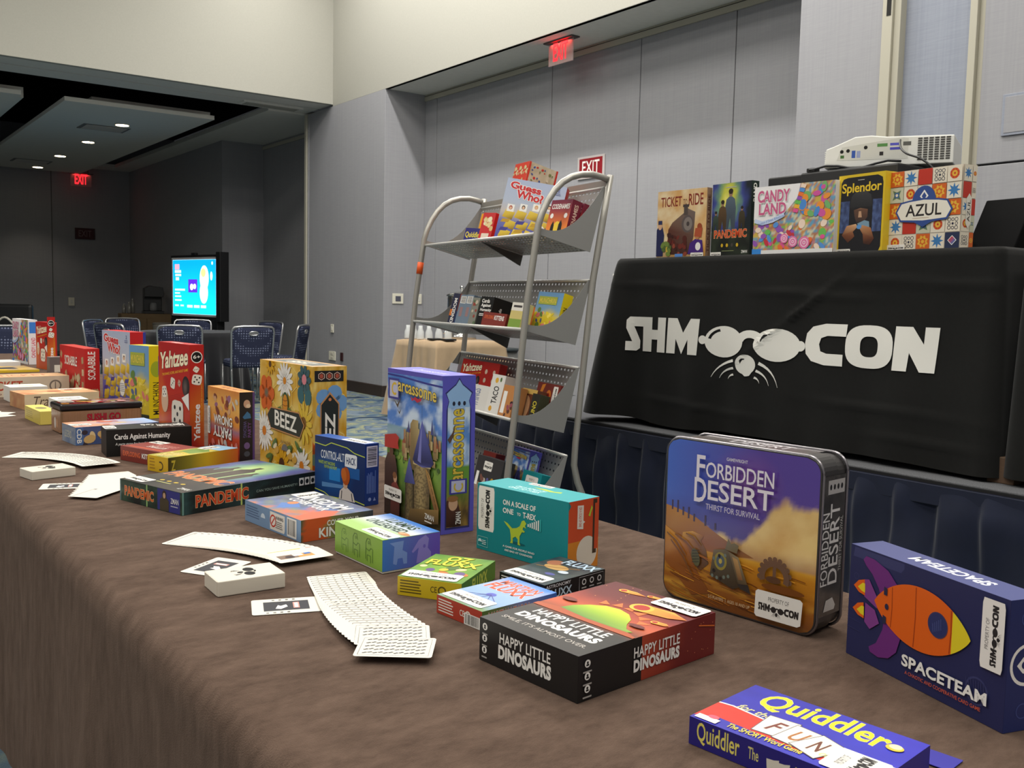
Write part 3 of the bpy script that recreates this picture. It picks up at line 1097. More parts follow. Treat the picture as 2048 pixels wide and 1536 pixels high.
def make_black_cloth(name, label, x0, x1, y0, y1, hem, seed, cr=True, flare_l=0.13):
    """closed skirt around a rectangular table top with cone folds at the corners"""
    R = 0.035
    segs = []
    # perimeter as list of (point, outward, cornerness, tag)
    def arc(cx, cy, a0, a1, n):
        return [((cx + R * cos(a0 + (a1 - a0) * i / n), cy + R * sin(a0 + (a1 - a0) * i / n)), (cos(a0 + (a1 - a0) * i / n), sin(a0 + (a1 - a0) * i / n)), 1) for i in range(n + 1)]
    per = []
    nf = int((y1 - y0) / 0.012)
    per += [((x0, y1 - R - (y1 - y0 - 2 * R) * i / nf), (-1, 0), 0) for i in range(nf + 1)]
    per += arc(x0 + R, y0 + R, pi, 1.5 * pi, 8)[1:]
    per += [((x0 + R + (x1 - x0 - 2 * R) * i / 40, y0), (0, -1), 0) for i in range(1, 41)]
    per += arc(x1 - R, y0 + R, 1.5 * pi, 2 * pi, 4)[1:]
    per += [((x1, y0 + R + (y1 - y0 - 2 * R) * i / 30), (1, 0), 0) for i in range(1, 31)]
    per += arc(x1 - R, y1 - R, 0, 0.5 * pi, 4)[1:]
    per += [((x1 - R - (x1 - x0 - 2 * R) * i / 40, y1), (0, 1), 0) for i in range(1, 41)]
    per += arc(x0 + R, y1 - R, 0.5 * pi, pi, 8)[1:-1]
    n = len(per)
    rows = 46
    vs, fs = [], []
    r2 = 0.012
    for j in range(rows + 1):
        t = j / rows
        for (p, o, c) in per:
            y = p[1]
            cf = math.exp(-(hypot(p[0] - x0, p[1] - y1) / 0.10) ** 2) + 0.1 * math.exp(-(hypot(p[0] - x0, p[1] - y0) / 0.10) ** 2)
            z = BT - r2 - (BT - r2 - hem - 0.02 * noise.noise(Vector((p[0] * 3 + seed, y * 2.6, 0)))) * t
            off = 0.010 * t + flare_l * cf * t ** 0.8 + 0.014 * t * noise.noise(Vector((p[0] * 6, y * 6, seed)))
            if cr and o[0] < -0.5:
                off += crease(y, z) * min(1, t * 4)
            elif o[1] != 0:
                off += (0.03 if o[1] > 0 and flare_l > 0.05 else 0.006) * t * (0.5 + noise.noise(Vector((p[0] * 9, seed, 0))))
            vs.append((p[0] + o[0] * off, p[1] + o[1] * off, z))
    for j in range(rows):
        for i in range(n):
            fs.append((j * n + i, j * n + (i + 1) % n, (j + 1) * n + (i + 1) % n, (j + 1) * n + i))
    # rounded rim and top sheet
    k = len(vs)
    for (p, o, c) in per:
        vs.append((p[0] - o[0] * r2, p[1] - o[1] * r2, BT))
    for i in range(n):
        fs.append((k + i, k + (i + 1) % n, (i + 1) % n, i))
    fs.append(tuple(k + i for i in range(n))[::-1])
    me = bpy.data.meshes.new(name)
    me.from_pydata(vs, [], fs)
    for p in me.polygons:
        p.use_smooth = len(p.vertices) == 4
    return tag(link(name, me, None, M_BLACKC), label, 'tablecloth', 'black cloths on the stage')


BX0 = 3.15
cloth1 = make_black_cloth('black_tablecloth', 'black tablecloth with the big white word mark on its front', BX0, 4.0, 1.60, 3.46, 0.625, 1.0)
make_black_cloth('black_tablecloth', 'plain black tablecloth at the right edge of the photo', BX0 + 0.01, 4.0, -0.4, 1.538, 0.635, 8.0, flare_l=0.012)


def front_x(y, z):
    t = (BT - 0.012 - z) / (BT - 0.012 - 0.625)
    return BX0 - (0.010 * t + 0.13 * (math.exp(-((y - 3.46) / 0.10) ** 2) + 0.1 * math.exp(-((y - 1.60) / 0.10) ** 2)) * t ** 0.8 + 0.014 * t * noise.noise(Vector((BX0 * 6, y * 6, 1.0))) + crease(y, z) * min(1, t * 4))


def subdiv_art(A, mx):
    """split long print edges so the print can follow the cloth"""
    bm = bmesh.new()
    cl = bm.verts.layers.float_color.new('Col')
    vv = [bm.verts.new(v) for v in A.v]
    for v, c in zip(vv, A.c):
        v[cl] = (*c, 1)
    for f in A.f:
        try:
            bm.faces.new([vv[i] for i in f])
        except ValueError:
            pass
    for _ in range(5):
        es = [e for e in bm.edges if e.calc_length() > mx]
        if not es:
            break
        bmesh.ops.subdivide_edges(bm, edges=es, cuts=1)
        bmesh.ops.triangulate(bm, faces=bm.faces[:])
    bm.verts.index_update()
    A.v = [tuple(v.co) for v in bm.verts]
    A.c = [tuple(v[cl])[:3] for v in bm.verts]
    A.f = [tuple(v.index for v in f.verts) for f in bm.faces]
    bm.free()


LW, LH = 1.551, 0.158
A = Art(LW, LH)
A.clip = False
shm_logo(A, 0, 0, 1, 1, S(238, 236, 228), hole=S(30, 30, 30))
subdiv_art(A, 0.03)
_ly0, _lz0 = 3.347, 0.947
A.build('word_mark_print', cloth1, (0, 0, 0), (1, 0, 0), (0, 1, 0), M_CLOTHPRINT,
        wrap=lambda x, y, z: (front_x(_ly0 - x, _lz0 + y) - 0.004 - z, _ly0 - x, _lz0 + y))

for i, (y0, y1) in enumerate(((1.64, 3.42), (-0.36, 1.51))):
    t = thing('stage_table', ['folding table under the black cloth with the word mark', 'folding table under the plain black cloth'][i], 'table', (3.57, (y0 + y1) / 2, STZ), 0, 'tables on the stage')
    hl = (y1 - y0) / 2
    MB().box(-0.375, -hl, BT - STZ - 0.04, 0.375, hl, BT - STZ - 0.006).build('tabletop', mt, t, bevel=0.003)
    for sx in (-1, 1):
        for sy in (-1, 1):
            MB().tube([(sx * 0.30, sy * (hl - 0.15), 0.09), (sx * 0.30, sy * (hl - 0.15), BT - STZ - 0.04)], 0.014).build('leg', mat('steel_black', S(30, 30, 32)), t)
mw = mat('wood_block', S(92, 70, 52), 0.7, noise_amt=0.2, noise_scale=9, stretch=(1, 1, 8))
for i, (x, y, lab) in enumerate(((3.17, 1.572, 'brown wooden riser block under the gap between the black cloths'), (3.22, 3.22, 'brown wooden riser block half hidden under the left end of the black cloth'))):
    tag(MB().box(x, y - 0.045, STZ, x + 0.09, y + 0.045, STZ + 0.088).build('riser_block', mw, None, bevel=0.003), lab, 'wood block', 'riser blocks')


# ================================================================ games on the brown table
def die(A, u, v, r, c=S(232, 226, 212), rot=0.3, n=5):
    """printed die: rounded square with pips"""
    P = []
    for k in range(4):
        for q in (-0.35, 0.0, 0.35):
            t = rot + k * pi / 2 + q
            rr = r * (1.0 if q else 1.12)
            P.append((u * A.w + rr * A.h * cos(t), v * A.h + rr * A.h * sin(t)))
    A.mpoly(P, c)
    ps = {5: [(0, 0), (1, 1), (-1, -1), (1, -1), (-1, 1)], 3: [(0, 0), (1, 1), (-1, -1)], 2: [(1, 1), (-1, -1)]}[n]
    for (x, y) in ps:
        a = rot - pi / 4
        px, py = 0.42 * r * x, 0.42 * r * y
        A.ell(u + (px * cos(a) - py * sin(a)) * A.h / A.w, v + px * sin(a) + py * cos(a), r * .15, r * .15, S(25, 22, 22), n=10)


def flower(A, u, v, r, petal, center, n=14, wd=0.16, core=0.28, dark=None):
    for i in range(n):
        t = 2 * pi * i / n
        A.ell(u + 0.58 * r * cos(t) * A.h / A.w, v + 0.58 * r * sin(t), 0.45 * r, wd * r, petal, n=10, rot=t)
        A.k -= 1
    A.k += 1
    A.ell(u, v, core * r, core * r, center, n=14, col2=dark or center)


def hexline(A, u, v, r, col, wd=0.008):
    pts = [(u + r * cos(pi / 6 + k * pi / 3) * A.h / A.w, v + r * sin(pi / 6 + k * pi / 3)) for k in range(7)]
    A.line(pts, wd, col)


def dice_art(a, h, full=True):
    A = Art(a, h)
    A.field(16, 30, lambda u, v: mix(ramp([(0, S(196, 84, 30)), (.25, S(190, 60, 28)), (.6, S(186, 34, 26)), (1, S(176, 26, 26))], v), S(226, 130, 40), max(0, .7 - abs(u - .15 + .1 * v) * 3 - abs(v - .3)) * .9))
    for i in range(9):
        A.line([(.25, .30 + i * .018), (.98, .42 + i * .016)], .004, S(150, 24, 24))
        A.k -= 1
    A.k += 1
    A.text('Yahtzee', .06, .76, .95, .93, S(250, 240, 205), bold=0.05, shear=0.1, out=S(60, 18, 16), outw=.035, skew=0.12)
    A.text('THE SHAKE, SCORE, AND SHOUT GAME', .12, .695, .95, .725, S(244, 190, 50), bold=0.02, skew=0.14)
    A.ell(.88, .59, .085, .10, S(40, 34, 36), n=20)
    A.ell(.86, .58, .06, .085, S(110, 96, 92), n=20, col2=S(52, 44, 44))
    die(A, .47, .60, .060, rot=.6, n=3)
    die(A, .68, .61, .034, rot=.2, n=3, c=S(196, 160, 140))
    A.ell(.21, .42, .085, .13, S(214, 180, 150), n=18)
    die(A, .20, .50, .062, rot=.9, n=5)
    die(A, .62, .30, .150, rot=.75, n=5)
    A.poly([(.76, .47), (.98, .53), (.99, .36)], WHITE)
    return A


# --- tall dice game
A = dice_art(.203, .272)
B = Art(.039, .272)
B.field(4, 20, lambda u, v: mix(S(178, 30, 26), S(214, 120, 34), max(0, .6 - abs(v - .35) * 2 + u * .3)))
B.text('Yahtzee', .28, .06, .72, .42, WHITE, bold=.05, rot=90)
B.text('THE SHAKE, SCORE, AND SHOUT GAME', .80, .25, .88, .62, S(240, 190, 60), rot=90)
B.ell(.5, .88, .058, .058, WHITE)
B.ell(.5, .88, .05, .05, S(20, 20, 20))
B.text('6+', .25, .865, .75, .9, WHITE, bold=.03)
die(B, .5, .66, .055, rot=.6, n=5)
die(B, .45, .76, .03, rot=.2, n=3)
T = Art(.203, .039)
T.flat(S(190, 40, 34))
T.text('Yahtzee', .2, .3, .6, .7, WHITE, bold=.04)
game_box('dice_game_box', 'tall red dice game box standing behind the black card game', (.818, 2.535), 5.9, .203, .039, .272, S(178, 30, 28), A, B, T, topdir='L')
# --- far second copy
game_box('dice_game_box', 'red dice game box standing at the far end of the brown table', (1.016, 5.402), 7.6, .173, .047, .244, S(178, 30, 28), dice_art(.173, .244), B, None)


# --- face guessing game
def faces_art(a, h):
    A = Art(a, h)
    A.field(16, 24, lambda u, v: ramp([(0, S(70, 74, 160)), (.3, S(110, 112, 170)), (.45, S(196, 186, 178)), (.62, S(178, 188, 206)), (1, S(170, 182, 208))], v))
    for r_ in range(3):
        for c_ in range(5):
            x, y = .05 + c_ * .2 + (r_ % 2) * .06, .36 - r_ * .16 + c_ * .018
            A.poly([(x, y), (x + .17, y - .03), (x + .2, y + .10), (x + .04, y + .13)], [S(206, 170, 40), S(120, 92, 20), S(214, 184, 60), S(226, 200, 80)])
            A.k -= 1
    A.k += 1
    for r_ in range(3):
        for c_ in range(4):
            x, y = .04 + c_ * .25, .27 - r_ * .14
            A.poly([(x, y), (x + .13, y + .01), (x + .16, y + .07), (x + .03, y + .06)], S(66, 62, 140) if (r_ + c_) % 2 else S(190, 150, 40))
            A.k -= 1
    A.k += 1
    for c_ in range(4):
        x, y = .10 + c_ * .21, .46 + c_ * .035
        A.rect(x, y, x + .12, y + .12, WHITE)
        A.ell(x + .06, y + .065, .03, .035, [S(170, 60, 40), S(60, 44, 36), S(210, 160, 90), S(40, 34, 34)][c_])
        A.ell(x + .06, y + .058, .02, .025, S(220, 178, 146))
    A.ell(.72, .20, .09, .12, WHITE, n=20)
    smalllines(A, .62, .14, .82, .27, 5, S(150, 150, 160))
    A.text('Guess', .07, .82, .60, .94, S(198, 34, 40), bold=.07, out=S(240, 236, 232), outw=.09, skew=-.08)
    A.text('Who?', .20, .68, .66, .82, S(198, 34, 40), bold=.07, out=S(240, 236, 232), outw=.09, skew=-.08)
    A.text('2', .86, .90, .90, .95, S(90, 100, 150), bold=.02)
    smalllines(A, .82, .84, .94, .89, 2, S(110, 120, 160))
    return A


RED = S(196, 34, 38)
B = Art(.059, .261)
B.flat(RED)
B.rect(.82, 0, 1, 1, S(60, 64, 150))
B.text('Guess Who?', .25, .08, .6, .75, WHITE, bold=.04, rot=90)
game_box('guessing_game_box', 'pale blue and red guessing game box standing on the brown table', (.966, 3.665), 8.1, .255, .059, .261, RED, faces_art(.255, .261), B)

# --- yellow cartoon card game (the cartoon figure is left as plain shapes)
def yellow_art(a, h):
    A = Art(a, h)
    A.field(10, 20, lambda u, v: ramp([(0, S(206, 180, 40)), (.45, S(214, 190, 50)), (.62, S(120, 160, 190)), (1, S(110, 158, 204))], v + .05 * sin(u * 8)))
    blobs(A, 26, .05, .12, .95, .60, [S(224, 200, 44), S(210, 184, 36), S(96, 130, 60), S(216, 120, 110), S(70, 90, 140), S(236, 214, 90)], .02, .07, 5)
    A.rect(.08, .72, .80, .90, S(170, 180, 70))
    A.text('MUNCHKIN', .11, .75, .77, .87, S(226, 206, 80), bold=.05, out=S(110, 124, 60), outw=.05)
    A.rect(.0, 0, 1, .05, S(40, 50, 40))
    sticker(A, 0, .07, .62, .2)
    return A


B = Art(.06, .235)
B.flat(S(222, 196, 20))
B.text('MUNCHKIN', .22, .05, .62, .50, S(40, 36, 20), bold=.01, rot=90)
B.ell(.45, .68, .09, .11, S(160, 170, 40))
B.rect(.55, .60, .95, .86, S(70, 100, 170))
game_box('yellow_card_game_box', 'yellow and sky blue card game box squeezed beside the red dice game', (.897, 3.185), 15.1, .117, .06, .235, S(216, 190, 30), yellow_art(.117, .235), B)

# --- word tile game
A = Art(.359, .187)
A.field(24, 14, lambda u, v: mix(S(196, 36, 36), S(170, 40, 36), fbm(u * 5, v * 4)))
r = random.Random(4)
for (u, v, k) in [(.06, .80, 0), (.05, .55, 1), (.09, .3, 2), (.92, .75, 1), (.93, .5, 2), (.92, .24, 0)] + [(r.uniform(.1, .85), r.uniform(.1, .42), 3) for _ in range(22)]:
    t = r.uniform(0, 1.5)
    A.mpoly([(u * A.w + .018 * cos(t + q * pi / 2), v * A.h + .018 * sin(t + q * pi / 2)) for q in range(4)], r.choice([S(196, 172, 130), S(180, 152, 112), S(210, 188, 150)]))
A.text('SCRABBLE', .22, .60, .72, .80, WHITE, bold=.03)
B = Art(.055, .187)
B.flat(S(190, 36, 36))
B.text('SCRABBLE', .22, .36, .72, .94, WHITE, bold=.03, rot=90)
for k in range(7):
    B.mpoly([(B.w * (.2 + .1 * k) + .01 * cos(q * pi / 2 + k), B.h * .12 + .01 * sin(q * pi / 2 + k)) for q in range(4)], S(190, 164, 124))
T = Art(.359, .055)
T.flat(S(196, 60, 52))
game_box('tile_game_box', 'red word tile game box standing behind the cream train boxes', (.87, 3.94), 2.4, .359, .055, .187, S(196, 44, 42), A, B, T, topdir='L')


# --- sweets board game
def candy_art(a, h):
    A = Art(a, h)
    pal = [S(226, 90, 150), S(240, 180, 60), S(110, 190, 90), S(150, 90, 180), S(236, 120, 60), S(90, 150, 220), S(244, 220, 200), S(200, 60, 70)]
    A.field(40, 26, lambda u, v: mix(pal[int((fbm(u * 5, v * 6) * 1.3 + 2) * 7) % 8], S(120, 180, 110), .35))
    A.poly([(0, .52), (.18, .46), (.42, .62), (.55, .80), (.58, 1), (0, 1)], S(240, 238, 238))
    blobs(A, 40, .02, .06, .98, .45, pal, .02, .07, 12)
    blobs(A, 18, .55, .5, .98, .95, [S(80, 140, 210), S(120, 180, 110), S(236, 150, 60), S(210, 90, 160)], .03, .09, 13)
    for k in range(7):
        t = k / 7
        A.poly([(.50 + .10 * t, .60 + .40 * t), (.56 + .10 * t, .58 + .40 * t), (.575 + .10 * t, .63 + .40 * t), (.515 + .10 * t, .65 + .40 * t)], pal[k])
    for (u, v, q) in ((.52, .17, .08), (.66, .15, .09), (.41, .22, .07)):
        A.ell(u, v, q, q, S(230, 120, 170), n=18)
        A.ring(u, v, q * .55, q * .72, S(244, 210, 225), n=18)
        A.ring(u, v, q * .15, q * .3, S(244, 210, 225), n=14)
    A.text('CANDY', .05, .76, .46, .94, S(206, 96, 140), bold=.055, out=WHITE, outw=.06)
    A.text('LAND', .07, .58, .42, .75, S(206, 96, 140), bold=.055, out=WHITE, outw=.06)
    A.line([(.02, .50), (.12, .46), (.25, .49), (.40, .57)], .06, S(200, 214, 240))
    A.text('Kingdom of Sweet Adventures', .06, .465, .40, .52, S(70, 110, 180), skew=.25)
    A.rect(0, 0, 1, .06, S(232, 232, 230))
    A.rect(0, 0, .12, .08, S(60, 140, 220))
    return A


B = Art(.046, .245)
B.flat(S(226, 220, 220))
B.text('CANDY LAND', .3, .15, .75, .6, S(206, 60, 90), bold=.04, rot=90)
B.rect(.1, .7, .9, .95, S(60, 120, 200))
game_box('sweets_game_box', 'white and pink sweets board game box standing at the far left end of the table', (1.0, 5.822), 4.1, .335, .046, .245, S(228, 224, 224), candy_art(.335, .245), B)

# --- flat train boxes and small white ones in between
A = Art(.171, .052)
A.field(12, 4, lambda u, v: mix(S(176, 110, 80), S(210, 170, 120), .5 + .6 * fbm(u * 4, v * 2)))
B = Art(.247, .052)
B.field(20, 4, lambda u, v: mix(S(206, 184, 150), S(220, 200, 168), .5 + .6 * fbm(u * 6, v * 2)))
B.text('Train', .12, .2, .42, .85, S(84, 66, 50), shear=.3)
T = Art(.247, .171)
T.field(24, 16, lambda u, v: mix(S(222, 188, 140), S(196, 120, 80), .4 + .9 * fbm(u * 4, v * 4)))
blobs(T, 12, .1, .1, .9, .8, [S(206, 150, 100), S(180, 100, 70), S(230, 206, 160)], .04, .12, 2)
sticker(T, .62, .74, .95, .93)
game_box('train_game_box', 'cream and rust train game box lying flat in front of the red word tile game', (.602, 3.598), 6.1, .171, .247, .052, S(206, 180, 148), A, B, T)
A = Art(.156, .075)
A.flat(S(206, 178, 140))
B = Art(.30, .075)
B.field(20, 5, lambda u, v: mix(S(214, 200, 178), S(200, 184, 160), .5 + .6 * fbm(u * 6, v * 2)))
B.text('TICKET', .02, .32, .44, .80, S(176, 60, 36), bold=.03)
B.text('to ride', .1, .1, .4, .22, S(120, 50, 40))
B.ring(.83, .5, .22, .30, S(120, 110, 100))
B.line([(.83, .3), (.83, .7)], .05, S(120, 110, 100))
T = Art(.30, .156)
T.field(24, 14, lambda u, v: mix(S(226, 196, 150), S(206, 150, 110), .4 + .9 * fbm(u * 3 + 5, v * 4)))
T.text('TICKET', .2, .35, .8, .7, S(170, 70, 50), bold=.02)
game_box('train_game_box', 'cream train game box with red capitals at the left edge of the table', (.545, 4.062), 4.3, .156, .30, .075, S(214, 196, 170), A, B, T)
T = Art(.125, .12)
T.flat(S(236, 234, 226))
T.rect(.3, .3, .7, .6, S(226, 214, 180))
B = Art(.125, .055)
B.flat(S(216, 214, 208))
B.ell(.42, .3, .3, .3, S(222, 164, 90), n=18)
B.rect(.05, .3, .12, .8, S(120, 130, 160))
B.text('addition', .58, .35, .9, .6, S(120, 118, 130))
game_box('small_white_box', 'small white card box between the two train game boxes', (.60, 3.86), 2, .12, .125, .055, S(226, 224, 216), None, B, T)
T = Art(.10, .104)
T.flat(S(238, 236, 230))
sticker(T, .1, .2, .9, .75)
game_box('small_white_box', 'small white box behind the bamboo patterned tin', (.662, 3.40), 1.7, .104, .10, .05, S(228, 226, 220), None, None, T)
T = Art(.25, .283)
T.field(10, 10, lambda u, v: mix(S(216, 176, 60), S(120, 120, 150), .3 + .8 * fbm(u * 4, v * 4)))
T.rect(.3, .3, .7, .7, S(60, 60, 66))
game_box('flat_yellow_box', 'thin yellow edged box lying behind the train games', (.706, 5.26), 5.1, .283, .25, .013, S(216, 180, 40), None, None, T)
T = Art(.25, .197)
T.flat(S(230, 228, 224))
T.rect(.0, .0, .4, .5, RED)
B = Art(.25, .03)
B.flat(S(200, 44, 40))
B.rect(.55, 0, 1, 1, S(226, 224, 220))
game_box('flat_red_box', 'flat red and white box at the far left of the table', (.677, 5.601), 5.5, .197, .25, .03, S(220, 214, 210), None, B, T)
T = Art(.06, .05)
T.flat(S(150, 140, 136))
B = Art(.06, .079)
B.flat(S(104, 92, 90))
B.rect(.35, .05, .8, .5, S(220, 210, 196))
game_box('small_grey_box', 'small grey box in front of the far red dice game', (.985, 5.19), 4.6, .05, .06, .079, S(112, 100, 98), None, B, T)
# yellow and purple pair
A = Art(.2, .041)
A.flat(S(214, 194, 92))
smalllines(A, .1, .2, .6, .8, 4, S(180, 160, 80))
T = Art(.05, .2)
T.flat(S(226, 208, 112))
T.ell(.5, .5, .08, .14, S(140, 130, 90), n=14)
game_box('small_yellow_box', 'pale yellow card box in front of the small white box', (.572, 3.172), 2.1, .2, .05, .041, S(220, 200, 100), A, None, T)
A = Art(.16, .030)
A.flat(S(110, 66, 140))
game_box('small_purple_box', 'small purple card box tucked beside the pale yellow one', (.624, 3.168), 2.1, .16, .06, .030, S(112, 68, 144), A, A)

# --- sushi tin
t = thing('sushi_tin', 'bamboo patterned tin with a black rimmed lid', 'tin', (.584, 2.937, .7605), radians(1.8), 'game boxes laid out on the long brown table')
M_TINEDGE = mat('tin_black', S(22, 20, 20), 0.25, spec=0.6)
MB().box(0, 0, 0, .224, .119, .066).build('body', mat('tin_bamboo', S(130, 96, 66), 0.4), t, bevel=.006, seg=3)
ld = MB().box(-.002, -.002, .066, .226, .121, .084).build('lid', M_TINEDGE, t, bevel=.005, seg=3)
B = Art(.212, .062)
r = random.Random(2)
B.field(96, 2, lambda u, v: mix(S(182, 138, 98), S(132, 92, 62), .5 + .5 * sin(u * 300)))
for k in range(60):
    B.rect(.01 + k / 61, .04, .012 + k / 61, 1, S(96, 60, 40))
    B.k -= 1
B.k += 1
B.text('SUSHI GO', .3, .50, .74, .86, S(176, 26, 36), bold=.07, out=S(90, 20, 20), outw=.03)
B.build('right_print', t, (.006, 0, .002), (1, 0, 0), (0, 0, 1), M_TIN)
B = Art(.107, .062)
B.field(46, 2, lambda u, v: mix(S(170, 126, 90), S(130, 90, 62), .5 + .5 * sin(u * 160)))
B.ell(.4, .4, .18, .26, S(226, 220, 210))
B.ell(.62, .4, .14, .2, S(200, 150, 110))
B.build('left_print', t, (0, .113, .002), (0, -1, 0), (0, 0, 1), M_TIN)
T = Art(.21, .106)
T.flat(S(96, 34, 34))
blobs(T, 46, .03, .05, .97, .95, [S(196, 40, 44), S(226, 150, 150), S(232, 220, 200), S(206, 110, 50), S(80, 110, 60), S(230, 190, 90), S(150, 30, 36)], .05, .16, 8)
sticker(T, .02, .35, .2, .9)
T.build('top_print', ld, (.007, .0065, .084), (1, 0, 0), (0, 1, 0), M_TIN)

# --- blue fantasy book-like box
A = Art(.116, .048)
A.field(10, 6, lambda u, v: mix(S(96, 120, 156), S(150, 160, 170), .5 + .8 * fbm(u * 3, v * 3)))
A.text('LEGEND', .2, .3, .7, .7, S(190, 190, 170), bold=.02)
B = Art(.221, .048)
B.field(22, 6, lambda u, v: mix(S(60, 80, 128), S(90, 100, 140), .5 + .8 * fbm(u * 6, v * 3)))
B.rect(0, 0, .09, 1, S(80, 110, 160))
B.text('CDB', .015, .1, .07, .9, WHITE, bold=.03, rot=270)
blobs(B, 14, .1, .1, .5, .8, [S(206, 170, 110), S(180, 130, 80), S(120, 80, 60), S(60, 50, 60), S(226, 200, 150)], .08, .28, 3, 1.3)
blobs(B, 8, .5, .1, .95, .8, [S(70, 60, 80), S(120, 90, 70), S(170, 130, 90)], .08, .24, 4, 1.3)
T = Art(.221, .116)
T.field(26, 14, lambda u, v: mix(S(206, 150, 110), S(150, 180, 220), u * 1.1 - .1 + .5 * fbm(u * 4, v * 4)))
blobs(T, 10, .05, .1, .7, .9, [S(190, 110, 90), S(220, 190, 120), S(160, 110, 120)], .05, .16, 6)
sticker(T, .0, .25, .24, .6)
game_box('fantasy_game_box', 'small blue fantasy art box in front of the bamboo tin', (.573, 2.708), 4.7, .116, .221, .048, S(84, 104, 146), A, B, T)

# --- black party card box
K = S(20, 20, 20)
A = Art(.091, .067)
A.flat(S(24, 24, 24))
A.rect(.3, .2, .36, .7, S(60, 60, 60))
B = Art(.204, .067)
B.flat(K)
B.text('Cards Against Humanity', .09, .56, .74, .82, S(240, 240, 238), bold=.03)
B.text('A party game for horrible people.', .10, .38, .60, .50, S(226, 226, 224), bold=.015, shear=.2)
T = Art(.204, .091)
T.flat(S(26, 26, 26))
sticker(T, .0, .28, .14, .86)
T.text('Cards', .45, .55, .6, .9, WHITE, bold=.04, rot=180)
T.text('Against Humanity', .62, .2, .95, .85, WHITE, bold=.04, rot=180)
game_box('black_card_game_box', 'long black party card game box with white lettering', (.596, 2.484), -5.9, .091, .204, .067, K, A, B, T)

# --- dark red kittens box
KR = S(126, 50, 42)
A = Art(.165, .035)
A.flat(KR)
A.text('EXPLODING', .06, .35, .48, .70, S(216, 96, 50), bold=.04)
A.text('KITTENS', .52, .35, .86, .70, WHITE, bold=.05)
B = Art(.105, .035)
B.flat(KR)
T = Art(.165, .105)
T.flat(S(138, 62, 54))
T.text('EXPLODING', .3, .5, .8, .7, S(190, 130, 120), bold=.03, rot=180)
T.text('KITTENS', .35, .28, .75, .46, S(210, 196, 186), bold=.04, rot=180)
T.rect(.1, .1, .9, .16, S(200, 90, 50))
sticker(T, .02, .70, .34, .98)
game_box('kittens_game_box', 'flat dark red card game box with orange lettering', (.668, 2.271), 18.9, .165, .105, .035, KR, A, B, T, topdir='L')

# --- yellow green monster card box
A = Art(.075, .036)
A.flat(S(206, 166, 30))
A.ring(.62, .4, .2, .3, S(80, 60, 30), a0=-2, a1=2)
smalllines(A, .1, .1, .4, .9, 4, S(160, 120, 30))
B = Art(.198, .036)
B.field(20, 3, lambda u, v: ramp([(0, S(60, 50, 20)), (.06, S(90, 84, 30)), (.3, S(140, 130, 40)), (.55, S(214, 176, 40)), (1, S(216, 100, 44))], u))
B.text('Z', .04, .1, .1, .8, S(200, 180, 60), bold=.05)
T = Art(.198, .075)
T.field(26, 12, lambda u, v: mix(S(206, 180, 70), S(120, 140, 60), .3 + 1.0 * fbm(u * 5, v * 3)))
T.poly([(.35, .2), (.6, .1), (.72, .5), (.6, .9), (.4, .8)], S(110, 140, 60))
T.text('FLUXX', .04, .2, .30, .85, S(226, 206, 140), bold=.05, rot=270, out=S(120, 80, 40), outw=.04)
T.rect(.72, .0, 1, 1, S(150, 190, 220))
sticker(T, .66, .5, .9, .92)
game_box('yellow_monster_box', 'yellow and green card game box lying in front of the dark red one', (.655, 2.184), 19.5, .075, .198, .036, S(210, 172, 40), A, B, T)

# --- wrong party box
A = Art(.206, .169)
A.field(24, 20, lambda u, v: ramp([(0, S(150, 40, 34)), (.3, S(190, 70, 36)), (.42, S(150, 110, 130)), (.5, S(214, 130, 44)), (.75, S(226, 176, 90)), (1, S(206, 130, 60))], v + .05 * fbm(u * 5, v * 5)))
blobs(A, 22, .06, .58, .96, .88, [S(206, 160, 120), S(170, 90, 50), S(120, 60, 40), S(230, 196, 150), S(196, 190, 180), S(150, 100, 130)], .02, .06, 3, 1.5)
blobs(A, 18, .06, .03, .96, .22, [S(206, 110, 100), S(120, 36, 30), S(220, 170, 150), S(190, 190, 190), S(150, 60, 50)], .02, .06, 4, 1.4)
A.text('WRONG', .22, .46, .80, .60, WHITE, bold=.045, out=S(70, 30, 24), outw=.03)
A.text('PARTY', .20, .27, .78, .43, WHITE, bold=.045, rot=180, out=S(70, 30, 24), outw=.03)
sticker(A, .02, .28, .10, .70, rot=90)
B = Art(.039, .169)
B.flat(S(30, 24, 34))
B.rect(.86, 0, 1, 1, S(86, 60, 130))
B.text('WRONG', .24, .34, .46, .58, S(84, 74, 130), bold=.03, rot=270)
B.text('PARTY', .54, .34, .76, .56, S(110, 70, 140), bold=.03, rot=90)
B.ell(.48, .83, .05, .06, S(200, 160, 140))
B.ell(.58, .80, .035, .03, S(226, 200, 180))
B.poly([(.2, .64), (.5, .72), (.7, .68), (.75, .62), (.3, .61)], S(60, 110, 160))
B.ell(.48, .22, .045, .05, S(110, 84, 140))
B.ell(.48, .1, .045, .04, S(70, 74, 90))
T = Art(.206, .039)
T.flat(S(214, 140, 54))
T.text('WRONG PARTY', .2, .25, .8, .75, S(110, 50, 30), bold=.03)
game_box('orange_party_box', 'orange and purple party game box standing beside the flower print box', (.852, 2.268), 1.9, .206, .039, .169, S(90, 62, 120), A, B, T, topdir='L')

